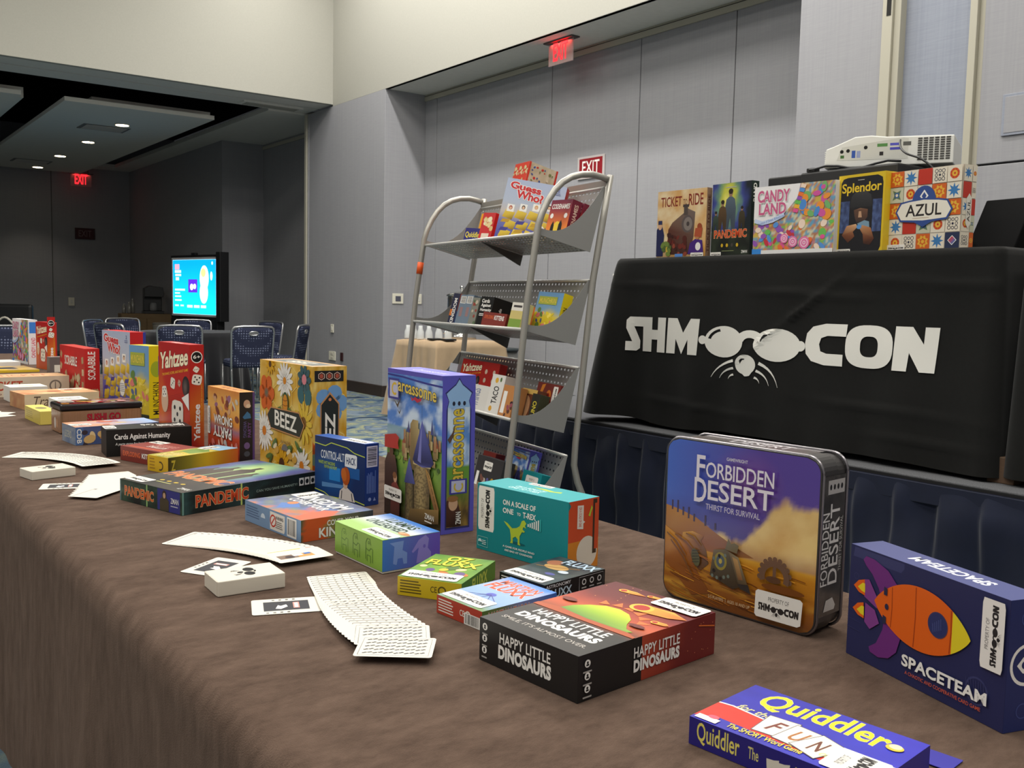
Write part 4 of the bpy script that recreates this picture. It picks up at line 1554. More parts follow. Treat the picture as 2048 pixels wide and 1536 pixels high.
# --- flower print box
def comb(A, seed, n):
    A.field(24, 22, lambda u, v: mix(S(204, 152, 36), S(232, 206, 120), .35 + .9 * fbm(u * 6 + seed, v * 6)))
    r = random.Random(seed)
    rr = .115
    dx = rr * sqrt(3) * A.h / A.w
    for j in range(-1, 8):
        for i in range(-1, int(1 / dx) + 2):
            u = i * dx + (j % 2) * dx / 2
            v = j * rr * 1.5
            if -.05 < u < 1.05 and -.05 < v < 1.05 and rr * sqrt(3) / 2 * A.h / A.w < u < 1 - rr * sqrt(3) / 2 * A.h / A.w and rr < v < 1 - rr:
                hexline(A, u, v, rr, S(236, 214, 130), .007)


OR, TE, BLU = S(206, 96, 34), S(56, 100, 108), S(112, 158, 206)
A = Art(.279, .254)
comb(A, 3, 6)
flower(A, .14, .70, .17, OR, S(90, 110, 90), 6, .40, .28, S(150, 84, 60))
flower(A, .50, .84, .17, S(232, 228, 222), S(206, 130, 30), 15, .13, .20)
flower(A, .86, .88, .13, S(60, 92, 100), S(214, 130, 140), 9, .25, .35)
A.ell(.80, .74, .06, .075, TE, rot=.4)
A.ell(.93, .73, .06, .075, TE, rot=-.4)
flower(A, .85, .50, .19, S(216, 180, 60), S(120, 80, 30), 12, .14, .3)
flower(A, .10, .34, .19, S(232, 228, 222), S(206, 120, 30), 17, .11, .24)
flower(A, .82, .12, .17, S(232, 228, 222), S(206, 120, 30), 15, .12, .26)
flower(A, .45, .08, .17, S(214, 160, 30), S(70, 40, 24), 13, .15, .34)
flower(A, .22, .97, .10, S(214, 160, 30), S(90, 60, 30), 11, .16, .3)
for (u, v, q) in ((.37, .56, .5), (.62, .57, -.5), (.3, .25, .8), (.75, .28, -.7), (.58, .24, .4), (.2, .12, .3)):
    A.ell(u, v, .07, .022, S(90, 116, 60), rot=q)
    A.ell(u + .04, v - .02, .06, .018, S(70, 98, 52), rot=q + .6)
A.ell(.52, .64, .065, .10, S(56, 84, 50))
A.ell(.52, .63, .052, .088, S(206, 134, 36), n=20)
for k in range(3):
    A.line([(.47, .58 + k * .045), (.52, .57 + k * .045), (.57, .58 + k * .045)], .006, S(140, 80, 20))
A.poly([(.16, .50), (.24, .58), (.78, .585), (.88, .48), (.80, .36), (.24, .38)], S(196, 140, 90))
A.poly([(.175, .50), (.245, .57), (.775, .575), (.865, .48), (.795, .37), (.245, .39)], S(40, 48, 44))
A.text('BEEZ', .32, .41, .74, .55, S(240, 236, 226), bold=.035, skew=-.05)
A.text('DAN HALSTAD', .44, .275, .62, .30, S(110, 80, 50), bold=.02)
A.ell(.52, .21, .07, .06, S(110, 110, 112), a0=0, a1=pi)
for (u, v) in ((.36, .20), (.70, .16), (.62, .18)):
    A.ell(u, v, .05, .035, S(206, 160, 70))
    A.ell(u - .03, v + .03, .045, .02, S(226, 214, 180), rot=.5)
B = Art(.082, .254)
comb(B, 9, 3)
flower(B, .55, .68, .16, BLU, S(90, 130, 180), 5, .45, .3)
flower(B, .05, .20, .17, OR, S(90, 110, 90), 6, .4, .3)
B.rect(.05, .87, .90, .965, S(28, 28, 28))
for k in range(3):
    hexline(B, .25 + k * .23, .918, .032, S(226, 190, 170), .006)
    B.ell(.25 + k * .23, .918, .018, .02, S(170, 80, 60))
B.poly([(.22, 0), (.78, 0), (.78, .68), (.5, .78), (.22, .68)], S(196, 140, 90))
B.poly([(.25, 0), (.75, 0), (.75, .67), (.5, .76), (.25, .67)], S(36, 42, 42))
B.ell(.5, .715, .014, .014, S(214, 130, 80))
B.text('BEEZ', .36, .17, .66, .61, S(240, 236, 226), bold=.05, rot=90, shear=.15)
T = Art(.279, .082)
T.field(14, 6, lambda u, v: mix(S(214, 176, 110), S(190, 140, 90), .5 + fbm(u * 5, v * 3)))
T.rect(.1, .15, .9, .85, S(86, 92, 90))
T.text('BEEZ', .3, .3, .7, .7, S(236, 226, 206), bold=.03)
game_box('flower_print_box', 'yellow honeycomb box covered in flowers standing behind the blue box', (.885, 1.923), 1.4, .279, .082, .254, S(220, 196, 130), A, B, T, topdir='L')

# --- blue computer game box
NB = S(24, 58, 118)
A = Art(.165, .122)
A.field(20, 14, lambda u, v: mix(S(20, 46, 98), S(30, 96, 170), max(0, 1 - hypot(u - .35, v - .38) * 2.2) * .9))
A.rect(.30, .30, .52, .52, S(40, 130, 206))
A.rect(.66, .40, .90, .58, S(30, 90, 160))
A.poly([(.15, .16), (.55, .20), (.6, .26), (.15, .24)], S(90, 140, 196))
for dy in (.0,):
    A.line([(.0, .88), (.22, .855), (.34, .92), (.66, .885), (.80, .82), (1, .79)], .016, S(196, 214, 80))
    A.line([(.0, .10), (.2, .07), (.3, .02), (.6, .03), (.8, .05), (1, .02)], .016, S(196, 214, 80))
A.text('CONTROL-ALT', .13, .64, .60, .78, S(226, 232, 240), bold=.02)
A.poly([(.615, .58), (.83, .57), (.85, .60), (.85, .77), (.83, .79), (.635, .79), (.615, .77)], S(230, 234, 240))
A.text('HACK', .645, .62, .825, .74, S(24, 50, 100), bold=.04)
A.text('WHITE HAT HACKING', .08, .545, .42, .60, S(180, 206, 60), bold=.03)
A.text('FOR FUN AND PROFIT', .20, .485, .46, .535, S(180, 206, 60), bold=.03)
A.poly([(.50, .02), (.52, .16), (.60, .24), (.66, .24), (.78, .16), (.82, .02)], S(214, 206, 200))
A.line([(.55, .03), (.56, .17)], .02, S(36, 40, 50))
A.line([(.77, .03), (.75, .16)], .02, S(36, 40, 50))
A.ell(.63, .28, .06, .07, S(206, 170, 140))
A.ell(.64, .42, .105, .15, S(176, 82, 28), n=22)
A.ell(.60, .44, .07, .11, S(196, 104, 40), n=18, rot=.2)
B = Art(.034, .122)
B.flat(S(26, 60, 124))
barcode(B, .12, .62, .90, .96, 3, vert=False)
smalllines(B, .12, .20, .8, .58, 8, S(120, 150, 200), rot=1)
B.ell(.35, .1, .03, .03, S(150, 170, 210))
B.poly([(.6, .07), (.8, .07), (.7, .13)], S(150, 170, 210))
T = Art(.165, .034)
T.flat(S(40, 84, 160))
sticker(T, .5, .1, .95, .9)
game_box('blue_computer_game_box', 'blue card game box showing a red haired figure seen from behind', (.872, 1.656), 10.3, .165, .034, .122, NB, A, B, T, topdir='L')


# --- tall purple castle box
def castle_art(a, h, deep=True):
    A = Art(a, h)

    def bg(u, v):
        n_ = fbm(u * 4, v * 5)
        if v > .62:
            c = mix(S(86, 132, 206), S(206, 222, 240), max(0, min(1, .5 + 1.6 * fbm(u * 5 + 2, v * 7) - (v - .72) * 2.2)))
        elif v > .54:
            c = mix(S(110, 150, 170), S(150, 176, 190), .5 + n_)
        else:
            c = mix(mix(S(96, 140, 60), S(140, 170, 70), .5 + n_), S(60, 50, 30), max(0, (.36 - v) * 3.0))
        return c
    A.field(36, 70, bg)
    A.line([(0, .985), (1, .985)], .03, S(92, 84, 176))
    A.line([(0, .96), (.3, .955), (.5, .945), (.75, .935), (1, .93)], .012, S(60, 60, 140))
    st, sd, sl = S(150, 128, 84), S(104, 86, 56), S(184, 164, 116)
    q_ = random.Random(11)
    blobs(A, 26, .0, .30, 1, .50, [S(84, 116, 54), S(110, 140, 60), S(66, 92, 46), S(128, 150, 70)], .012, .035, 21, .7)
    for k in range(34):                                   # town of small towers
        x, y = q_.uniform(.30, .97), q_.uniform(.40, .56)
        w_, hh = q_.uniform(.03, .07), q_.uniform(.04, .12)
        c = q_.choice([st, sl, S(130, 104, 72), S(166, 120, 84)])
        A.poly([(x, y), (x + w_, y), (x + w_, y + hh), (x, y + hh)], [mix(c, BLACK, .35), c, sl, c])
        if q_.random() < .3:
            A.poly([(x - .005, y + hh), (x + w_ + .005, y + hh), (x + w_ / 2, y + hh + q_.uniform(.03, .07))], q_.choice([S(84, 84, 124), S(150, 80, 60)]))
    A.poly([(.48, .36), (.48, .66), (.52, .69), (.62, .69), (.63, .36)], [sd, st, st, sl, sd])
    for (x, y, w_, hh) in ((.42, .60, .05, .08), (.84, .62, .05, .10), (.78, .56, .04, .07)):
        A.poly([(x, y), (x + w_, y), (x + w_ / 2, y + hh)], S(70, 76, 130))
    A.field(16, 44, lambda u, v: mix(mix(S(70, 56, 38), S(176, 154, 104), .25 + .6 * sin(pi * min(1, u * 1.15))), S(60, 48, 34), .55 if ((int(v * 30) % 2 == 0 and v * 30 % 1 < .18) or (fbm(u * 9, v * 26) < -.12)) else 0), .555, .06, .835, .455)
    A.rect(.54, .40, .85, .425, S(196, 178, 128))
    A.poly([(.53, .43), (.56, .41), (.70, .395), (.85, .41), (.90, .44), (.74, .64), (.69, .70), (.66, .64)], [S(40, 42, 84), S(60, 62, 120), S(110, 112, 180), S(60, 62, 120), S(44, 46, 96), S(84, 90, 160), S(90, 96, 170), S(90, 96, 170)])
    A.poly([(.62, .43), (.68, .42), (.69, .66), (.67, .62)], S(120, 122, 188))
    A.line([(.69, .70), (.685, .82)], .003, S(60, 50, 50))
    A.poly([(.48, .84), (.52, .825), (.56, .84), (.62, .83), (.68, .845), (.67, .82), (.60, .805), (.55, .82), (.50, .81)], S(190, 50, 70))
    A.field(10, 26, lambda u, v: mix(mix(S(50, 42, 30), S(128, 112, 74), sin(pi * u) * .9), S(40, 34, 24), .5 if fbm(u * 7, v * 18) < -.1 else 0), .40, .02, .56, .27)
    A.poly([(.38, .26), (.58, .27), (.47, .44)], [S(56, 60, 110), S(76, 80, 140), S(90, 96, 160)])
    A.poly([(.76, .40), (.84, .36), (1, .16), (1, .06), (.86, .22)], [S(170, 130, 70), S(190, 150, 84), S(150, 104, 60), S(120, 84, 50), S(130, 96, 56)])
    for k in range(6):
        A.line([(.80 + k * .035, .37 - k * .045), (.84 + k * .03, .335 - k * .045)], .006, S(96, 66, 40))
    A.poly([(.50, .10), (1, .16), (1, .07), (.55, .0), (.45, .0)], [S(120, 96, 56), S(150, 120, 70), S(90, 70, 42), S(60, 48, 32), S(60, 48, 32)])
    # two bystanders in brown and plum
    A.poly([(0, .0), (0, .36), (.06, .43), (.20, .42), (.24, .34), (.26, .2), (.22, 0)], [S(40, 26, 22), S(70, 46, 40), S(86, 60, 50), S(96, 64, 54), S(70, 44, 38), S(50, 32, 28), S(30, 20, 18)])
    A.ell(.13, .44, .028, .035, S(96, 62, 46))
    A.poly([(.12, .0), (.14, .22), (.22, .25), (.30, .20), (.30, 0)], [S(60, 32, 26), S(120, 56, 50), S(140, 70, 60), S(110, 50, 44), S(50, 28, 24)])
    A.ell(.21, .27, .026, .033, S(196, 150, 120))
    A.ell(.20, .285, .028, .022, S(130, 84, 50))
    # title
    A.rect(.06, .80, .27, .94, S(66, 64, 140))
    A.rect(.09, .815, .25, .925, S(190, 190, 214))
    A.ring(.185, .87, .028, .044, S(214, 180, 60), a0=.9, a1=5.4, n=18)
    A.text('arcassonne', .25, .845, .94, .905, S(224, 196, 90), bold=.03, out=S(50, 44, 40), outw=.05, skew=-.06)
    for (u, v, s_) in ((.24, .77, 1), (.28, .72, .6)):
        A.poly([(u - .07 * s_, v + .03 * s_), (u, v), (u + .06 * s_, v + .04 * s_), (u + .01 * s_, v - .025 * s_)], S(84, 66, 54))
    A.poly([(0, .545), (.22, .57), (.28, .55), (.26, .51), (.28, .47), (.0, .46)], S(176, 50, 44))
    if deep:
        sticker(A, .0, .11, .34, .20)
        A.text('ZMAN', .77, .075, .93, .11, WHITE, bold=.02)
        smalllines(A, .77, .05, .93, .068, 1, WHITE)
    return A


PU = S(96, 92, 196)


def castle_side(b, h):
    B = Art(b, h)
    B.flat(S(92, 88, 190))
    sil = [(.14, .03), (.86, .03), (.86, .78), (.80, .84), (.90, .89), (.74, .92), (.60, .945), (.5, .985), (.40, .945), (.26, .92), (.10, .89), (.20, .84), (.14, .78)]
    B.poly([(.5 + (u - .5) * 1.05, v + (.003 if v > .5 else -.003)) for u, v in sil], S(50, 50, 110))
    B.field(16, 40, lambda u, v: (mix(S(96, 140, 206), S(210, 224, 240), .5 + 1.4 * fbm(u * 3, v * 6)) if v > .52 else mix(S(104, 150, 60), mix(S(60, 50, 34), S(150, 120, 60), .5 + fbm(u * 4, v * 6)), max(0, (.40 - v) * 4))), .16, .04, .84, .80)
    B.poly([(.16, .80), (.84, .80), (.80, .84), (.88, .888), (.74, .915), (.60, .94), (.5, .975), (.40, .94), (.26, .915), (.12, .888), (.20, .84)], S(150, 186, 230))
    B.text('arcassonne', .34, .33, .66, .79, S(220, 190, 70), bold=.03, rot=90, out=S(70, 60, 40), outw=.04)
    B.rect(.24, .25, .78, .345, S(66, 64, 150))
    B.rect(.30, .26, .72, .335, S(190, 190, 220))
    B.ring(.52, .297, .024, .036, S(206, 180, 60), a0=2.4, a1=7, n=16)
    for k in range(3):
        B.ell(.34 + k * .16, .825, .010, .014, S(40, 40, 60))
    B.poly([(.16, .045), (.16, .21), (.3, .235), (.5, .2), (.6, .12), (.6, .045)], [S(60, 34, 26), S(90, 52, 40), S(120, 70, 54), S(90, 56, 44), S(60, 36, 30), S(40, 26, 22)])
    B.ell(.36, .19, .034, .045, S(206, 164, 132), n=18)
    B.ell(.35, .222, .04, .02, S(150, 104, 60), n=16)
    B.text('ZMAN', .44, .055, .60, .135, WHITE, bold=.02, rot=90)
    B.poly([(.16, .60), (.3, .64), (.4, .70), (.34, .62), (.24, .575)], S(96, 70, 56))
    return B


T = Art(.205, .066)
T.flat(S(120, 116, 206))
T.text('Carcassonne', .25, .3, .85, .62, S(206, 204, 230), bold=.02)
game_box('castle_game_box', 'tall purple castle game box, tallest box in the middle of the table', (.876, 1.385), -2.2, .205, .066, .275, PU, castle_art(.205, .275), castle_side(.066, .275), T, topdir='L')

# --- epidemic box lying flat
def glow(u, v, c0, c1, c2, cx, cy, k):
    d = hypot((u - cx) * 1.2, v - cy)
    return mix(c0, mix(c1, c2, (d * 2.2)), max(0, 1 - d * k) + .12 * fbm(u * 5, v * 5))


A = Art(.209, .042)
A.field(30, 6, lambda u, v: mix(S(26, 32, 32), S(60, 90, 70), .3 + .9 * fbm(u * 5, v * 3)))
A.rect(.62, .02, .97, .98, S(54, 56, 130))
A.rect(.0, 0, .02, 1, S(90, 120, 120))
A.line([(.45, 0), (.45, 1)], .1, S(150, 190, 120))
A.text('PANDEMIC', .08, .28, .56, .74, S(214, 96, 40), bold=.05, out=S(236, 214, 160), outw=.04)
A.poly([(.66, .02), (.66, .5), (.70, .62), (.76, .62), (.80, .5), (.80, .02)], S(74, 66, 50))
A.ell(.73, .74, .16, .2, S(60, 46, 40))
A.ell(.73, .70, .1, .13, S(196, 160, 130))
A.text('ZMAN', .83, .42, .95, .66, WHITE, bold=.02)
A.rect(.83, .28, .94, .33, S(180, 180, 200))
B = Art(.318, .042)
B.field(40, 6, lambda u, v: mix(S(24, 32, 30), S(60, 96, 96), max(0, .35 - abs(u - .4) * 2) + max(0, .5 - abs(u - .02) * 12) + .3 * fbm(u * 8, v * 3)))
B.rect(0, 0, .012, 1, S(110, 150, 140))
B.line([(.41, 0), (.41, 1)], .09, S(190, 206, 110))
B.text('PANDEMIC', .09, .24, .46, .80, S(206, 74, 36), bold=.05, out=S(240, 206, 150), outw=.04)
B.text('CAN YOU SAVE HUMANITY?', .52, .46, .84, .58, S(150, 170, 160), bold=.01)
for k in range(3):
    B.rect(.855 + k * .046, .42, .893 + k * .046, .80, WHITE)
    B.ell(.874 + k * .046, .6, .1, .12, S(30, 36, 36), n=10)
T = Art(.209, .318)


def epi(u, v):
    if v < .30:
        return mix(S(34, 34, 32), S(60, 56, 46), .4 + .9 * fbm(u * 4, v * 5))
    d = hypot((u - .50) * 1.1, (v - .66) * .8)
    c = ramp([(0, S(206, 226, 150)), (.12, S(170, 200, 130)), (.3, S(110, 150, 130)), (.45, S(70, 76, 140)), (.6, S(40, 46, 60))], d + .08 * fbm(u * 4, v * 4))
    return c


T.field(30, 44, epi)
for (x, y, s_) in ((.50, .72, 1.25), (.30, .66, 1.0), (.70, .62, .8), (.16, .58, .8)):
    T.poly([(x - .07 * s_, .33), (x - .08 * s_, y - .02), (x - .03 * s_, y + .02 * s_), (x - .03 * s_, y + .08 * s_), (x + .03 * s_, y + .08 * s_), (x + .03 * s_, y + .02 * s_), (x + .09 * s_, y - .02), (x + .08 * s_, .33)], S(64, 54, 44))
T.text('PANDEMIC', .06, .27, .94, .40, S(206, 110, 50), bold=.05, out=S(230, 206, 160), outw=.03)
for k in range(4):
    T.ell(.34 + k * .11, .15, .018, .014, S(206, 176, 60), n=12)
smalllines(T, .35, .09, .65, .12, 1, S(170, 170, 110))
T.text('ZMAN', .80, .05, .95, .09, S(220, 220, 214), bold=.02)
sticker(T, .02, .02, .32, .12)
game_box('epidemic_game_box', 'dark green epidemic board game box lying flat on the brown cloth', (.550, 1.753), 15.8, .209, .318, .042, S(34, 46, 44), A, B, T, topdir='L')

# --- blue and orange kingdom box
A = Art(.204, .037)
A.flat(S(120, 150, 184))
smalllines(A, .03, .25, .3, .85, 5, S(80, 104, 140))
A.ell(.34, .45, .22, .22, S(206, 220, 232), a0=0, a1=pi)
A.poly([(.47, .08), (.72, .08), (.73, .2), (.73, .9), (.47, .92)], S(226, 222, 214))
A.ring(.525, .5, .22, .30, S(196, 60, 40))
A.line([(.50, .35), (.55, .65)], .07, S(196, 60, 40))
A.text('WARNING:', .57, .62, .71, .78, S(60, 50, 50), bold=.03)
smalllines(A, .57, .2, .71, .56, 4, S(120, 116, 110))
barcode(A, .77, .06, .93, .94, 7)
B = Art(.140, .037)
B.field(24, 8, lambda u, v: ramp([(0, S(60, 84, 60)), (.08, S(196, 84, 40)), (.3, S(206, 90, 44)), (.42, S(120, 130, 70)), (.7, S(110, 110, 90)), (1, S(60, 66, 80))], u + .12 * fbm(u * 5, v * 4)))
B.text('COVER YOUR', .35, .58, .80, .84, WHITE, bold=.05, out=S(60, 50, 40), outw=.04)
B.text('KINGDOM', .24, .08, .95, .54, WHITE, bold=.05, out=S(60, 50, 40), outw=.04)
T = Art(.140, .204)
T.field(30, 40, lambda u, v: mix(ramp([(0, S(200, 84, 44)), (.25, S(196, 90, 60)), (.4, S(70, 100, 160)), (.6, S(60, 66, 110)), (1, S(44, 46, 76))], u * .2 + v * .1 + (1 - v) * -.0 + .7 * (u * .5 + v * .5) + .25 * fbm(u * 5, v * 5)), S(120, 130, 80), .25 + .5 * fbm(u * 7 + 3, v * 6)))
T.poly([(.0, .02), (.42, .0), (.62, .12), (.5, .22), (.25, .2), (.05, .16)], S(206, 86, 44))
T.poly([(.1, .55), (.35, .45), (.45, .6), (.3, .72)], S(60, 110, 180))
T.text('COVER YOUR', .46, .22, .60, .82, S(226, 226, 226), bold=.05, rot=270, out=S(50, 50, 90), outw=.04)
T.text('KINGDOM', .62, .14, .86, .88, S(226, 226, 226), bold=.05, rot=270, out=S(50, 50, 90), outw=.04)
T.ell(.40, .64, .05, .05, S(214, 120, 60))
sticker(T, .62, .78, .98, .97)
game_box('kingdom_game_box', 'blue and orange kingdom card game box with a barcode end', (.652, 1.460), 4.8, .204, .140, .037, S(90, 110, 150), A, B, T)

# --- green to violet animal box
GR = S(128, 170, 60)
A = Art(.148, .047)
A.flat(S(130, 168, 66))
LN = S(86, 120, 50)
for (u, s_) in ((.2, 1), (.45, .8), (.72, 1)):
    A.line([(u - .05, .2), (u - .05, .75), (u - .02, .88), (u + .03, .88), (u + .05, .7)], .03, LN)
    A.line([(u - .05, .55), (u + .02, .5), (u + .05, .6), (u + .09, .58), (u + .09, .15)], .03, LN)
    A.line([(u - .02, .15), (u - .02, .35), (u + .05, .35), (u + .05, .12)], .03, LN)
    A.ring(u + .01, .76, .03, .05, LN, n=10)
B = Art(.101, .047)
B.field(20, 8, lambda u, v: mix(S(60, 120, 200), S(104, 84, 190), u * 1.1 + .05 * v))
LB = S(120, 150, 220)
B.poly([(.18, .2), (.2, .75), (.12, .88), (.36, .9), (.34, .6), (.42, .5), (.42, .15), (.36, .15), (.34, .35), (.26, .35), (.24, .15)], LB)
B.poly([(.58, .1), (.62, .6), (.52, .45), (.5, .5), (.62, .85), (.74, .98), (.8, .85), (.78, .55), (.84, .4), (.84, .1)], S(140, 130, 214))
B.ell(.72, .62, .05, .06, S(110, 96, 196))
T = Art(.148, .101)
T.field(20, 14, lambda u, v: mix(S(150, 190, 90), mix(S(236, 240, 244), S(60, 120, 196), (v - .52) * 2.6), (v - .25) * 2.6))
T.text('LLAMAS', .24, .66, .80, .86, S(40, 70, 50), bold=.06, out=S(226, 234, 236), outw=.05)
T.text('UNLEASHED', .12, .42, .84, .62, S(40, 70, 50), bold=.06, out=S(226, 234, 236), outw=.05)
T.ell(.90, .45, .14, .06, S(200, 140, 90))
T.ell(.86, .46, .06, .05, S(214, 170, 130))
T.rect(.9, .1, 1, .3, S(150, 180, 220))
sticker(T, .48, .06, .98, .34)
game_box('animal_card_box', 'lime green and violet animal card game box on a white base', (.676, 1.227), 1.5, .148, .101, .051, GR, A, B, T, topdir='L', lid_frac=.08)

# --- teal charades box
TEAL = S(18, 134, 140)
A = Art(.199, .108)
A.flat(TEAL)
sticker(A, .015, .30, .20, .97, rot=90)
A.text('ON A SCALE OF', .30, .76, .66, .84, WHITE, bold=.05)
A.text('ONE', .30, .64, .42, .72, WHITE, bold=.05)
A.text('TO', .46, .645, .50, .69, WHITE, bold=.04)
A.text('T-REX', .525, .63, .665, .715, WHITE, bold=.05)
A.ell(.47, .235, .16, .02, S(14, 96, 104))
LG = S(182, 204, 60)
A.poly([(.315, .52), (.345, .47), (.385, .42), (.395, .34), (.40, .25), (.39, .22), (.42, .22), (.42, .30), (.45, .33), (.475, .30), (.475, .22), (.505, .215), (.495, .25), (.495, .35), (.52, .42),
        (.545, .42), (.55, .44), (.525, .46), (.535, .50), (.565, .485), (.55, .52), (.565, .56), (.54, .60), (.515, .58), (.495, .50), (.46, .46), (.41, .44), (.36, .50)], LG)
for k in range(7):
    A.rect(.58 + k * .022, .52 - .015 * k * .3, .592 + k * .022, .56 + .018 * k, WHITE if k < 6 else S(60, 170, 170))
A.text('A GAME FOR PEOPLE WHO', .31, .135, .66, .165, WHITE, bold=.04)
A.text('ARE BAD AT CHARADES', .33, .08, .64, .11, WHITE, bold=.04)
A.line([(.02, .06), (.02, .2), (.135, .2), (.135, .05), (.02, .06)], .008, S(140, 200, 200))
A.ell(.045, .12, .04, .045, S(200, 226, 226), a0=0, a1=pi)
smalllines(A, .07, .08, .125, .16, 3, S(200, 226, 226))
B = Art(.070, .108)
B.flat(S(206, 80, 44))
z = [(0, 0)]
for k in range(13):
    z.append((.05 if k % 2 else .0, k / 12))
B.poly([(1, 0)] + [(.0, 0)] + [(1, .42)], S(214, 130, 44))
B.rect(0, 0, 1, .42, S(216, 134, 44))
B.poly([(0, 0)] + [(.07 if k % 2 else .0, k / 16) for k in range(17)] + [(-.0, 1)], TEAL)
B.ell(.62, .24, .22, .23, S(226, 216, 200), n=26)
B.rect(.80, .20, .93, .98, S(70, 54, 40))
B.rect(.86, .26, .98, .92, S(206, 80, 44))
sp = [(.28, .60), (.48, .58), (.48, .66), (.54, .68), (.48, .70), (.48, .92), (.28, .93)]
B.poly(sp, S(232, 226, 216))
B.text('ON A SCALE OF ONE', .33, .62, .42, .90, S(206, 90, 60), bold=.03, rot=270)
B.poly([(.64, .76), (.72, .86), (.74, .90), (.78, .86), (.73, .80), (.70, .74)], LG)
T = Art(.199, .070)
T.field(8, 4, lambda u, v: S(30, 160, 166))
T.text('ON A SCALE OF', .30, .36, .62, .50, S(200, 236, 234), bold=.05, rot=0)
T.text('ONE TO T-REX', .28, .18, .62, .32, S(200, 236, 234), bold=.05, rot=0)
T.poly([(.42, .62), (.55, .66), (.66, .60), (.72, .68), (.74, .56), (.64, .50), (.52, .56)], LG)
sticker(T, .30, .80, .55, .99)
game_box('teal_charades_box', 'teal box with a small green dinosaur standing on its long side', (.911, 1.085), 8.7, .199, .070, .108, TEAL, A, B, T, topdir='L')


# --- three small card boxes of one series
def small_end(a, h, cl, dark=False):
    A = Art(a, h)
    A.flat(cl)
    ink = S(230, 226, 214) if dark else S(90, 76, 20)
    smalllines(A, .04, .12, .42, .88, 5, ink)
    A.text('CE', .52, .35, .62, .68, ink, bold=.02)
    A.ring(.70, .5, .16, .24, ink, n=12)
    return A


A = small_end(.095, .026, S(206, 178, 30))
B = Art(.127, .026)
B.field(12, 3, lambda u, v: mix(S(70, 120, 50), S(100, 140, 50), u))
B.text('FLUXX', .3, .15, .75, .85, S(200, 206, 80), bold=.05)
T = Art(.095, .127)
T.field(18, 24, lambda u, v: mix(S(140, 180, 60), S(80, 130, 50), hypot(u - .5, v - .5) * 1.2 + .3 * fbm(u * 5, v * 5)))
blobs(T, 12, .1, .15, .9, .55, [S(216, 200, 70), S(200, 120, 60), S(90, 120, 60), S(226, 210, 160), S(110, 90, 140)], .03, .09, 3)
T.text('OZ', .30, .76, .70, .95, S(226, 216, 70), bold=.06, out=S(80, 90, 30), outw=.04)
T.text('FLUXX', .08, .56, .92, .76, S(226, 216, 70), bold=.06, out=S(80, 90, 30), outw=.04)
sticker(T, .03, .02, .90, .27)
game_box('green_card_game_box', 'small green and yellow card game box set at an angle', (.700, 1.052), 33.9, .095, .127, .026, S(180, 170, 50), A, B, T, topdir='L')

A = small_end(.091, .024, S(176, 62, 44), True)
barcode(A, .62, .0, .97, .62, 9)
B = Art(.128, .024)
B.field(20, 3, lambda u, v: ramp([(0, S(90, 120, 60)), (.25, S(120, 130, 80)), (.5, S(140, 150, 200)), (1, S(60, 110, 200))], u))
B.text('MARTIAN FLUXX', .08, .2, .62, .85, S(206, 120, 80), bold=.05, out=S(230, 226, 240), outw=.04)
T = Art(.091, .128)
T.field(18, 24, lambda u, v: ramp([(0, S(110, 140, 80)), (.25, S(140, 170, 210)), (.55, S(150, 180, 232)), (.75, S(170, 180, 226)), (1, S(70, 130, 210))], v + .08 * fbm(u * 5, v * 5)))
T.text('MARTIAN', .12, .76, .88, .90, S(206, 96, 60), bold=.06, out=S(230, 226, 236), outw=.04)
T.text('FLUXX', .08, .56, .92, .75, S(206, 84, 40), bold=.06, out=S(230, 226, 236), outw=.05)
T.ell(.5, .42, .06, .05, S(90, 96, 190))
for k in range(5):
    T.line([(.5, .42), (.2 + k * .15, .28)], .008, S(80, 84, 160))
sticker(T, .02, .04, .88, .28)
game_box('blue_card_game_box', 'small sky blue card game box with a red end', (.661, .947), 5.5, .091, .128, .024, S(120, 150, 210), A, B, T, topdir='L')

A = small_end(.088, .024, S(22, 22, 26), True)
B = Art(.125, .024)
B.flat(S(20, 20, 24))
B.text('ASTRONOMY', .02, .72, .42, .92, S(220, 220, 224), bold=.02)
B.text('FLUXX', .04, .12, .44, .62, S(190, 210, 226), bold=.04)
B.line([(.56, .08), (.97, .08), (.97, .90), (.56, .90), (.56, .08)], .03, S(200, 200, 204))
for k in range(3):
    B.ring(.64 + k * .13, .58, .12, .19, S(226, 226, 226), n=12)
    B.rect(.60 + k * .13, .2, .68 + k * .13, .27, S(190, 190, 190))
T = Art(.088, .125)
T.field(14, 20, lambda u, v: mix(S(40, 46, 56), S(70, 84, 80), .4 + .8 * fbm(u * 5, v * 5)))
T.ell(.42, .62, .17, .10, S(196, 156, 96), n=24)
T.line([(.1, .52), (.42, .60), (.78, .74)], .02, S(150, 110, 60))
T.ell(.22, .75, .10, .10, S(170, 110, 80))
T.ell(.70, .52, .07, .05, S(200, 210, 220))
T.ell(.62, .36, .07, .04, S(80, 80, 150))
T.text('FLUXX', .30, .78, .98, .96, S(190, 214, 232), bold=.05, out=S(40, 60, 80), outw=.03)
sticker(T, .02, .03, .88, .26)
game_box('black_space_card_box', 'small black card game box with planets on its lid', (.795, .993), 7.9, .088, .125, .024, S(26, 26, 30), A, B, T, topdir='L')

# --- black and red dinosaur box
DK = S(28, 27, 27)


def dino_icons(A, u, vs, c=WHITE):
    for v in vs:
        A.ell(u, v, .085, .085, c, n=16)
        A.rect(u - .028, v - .19, u + .028, v - .155, S(170, 166, 160))
        A.ell(u, v + .02, .03, .03, DK, n=10)
        A.rect(u - .009, v - .05, u + .009, v - .01, DK)


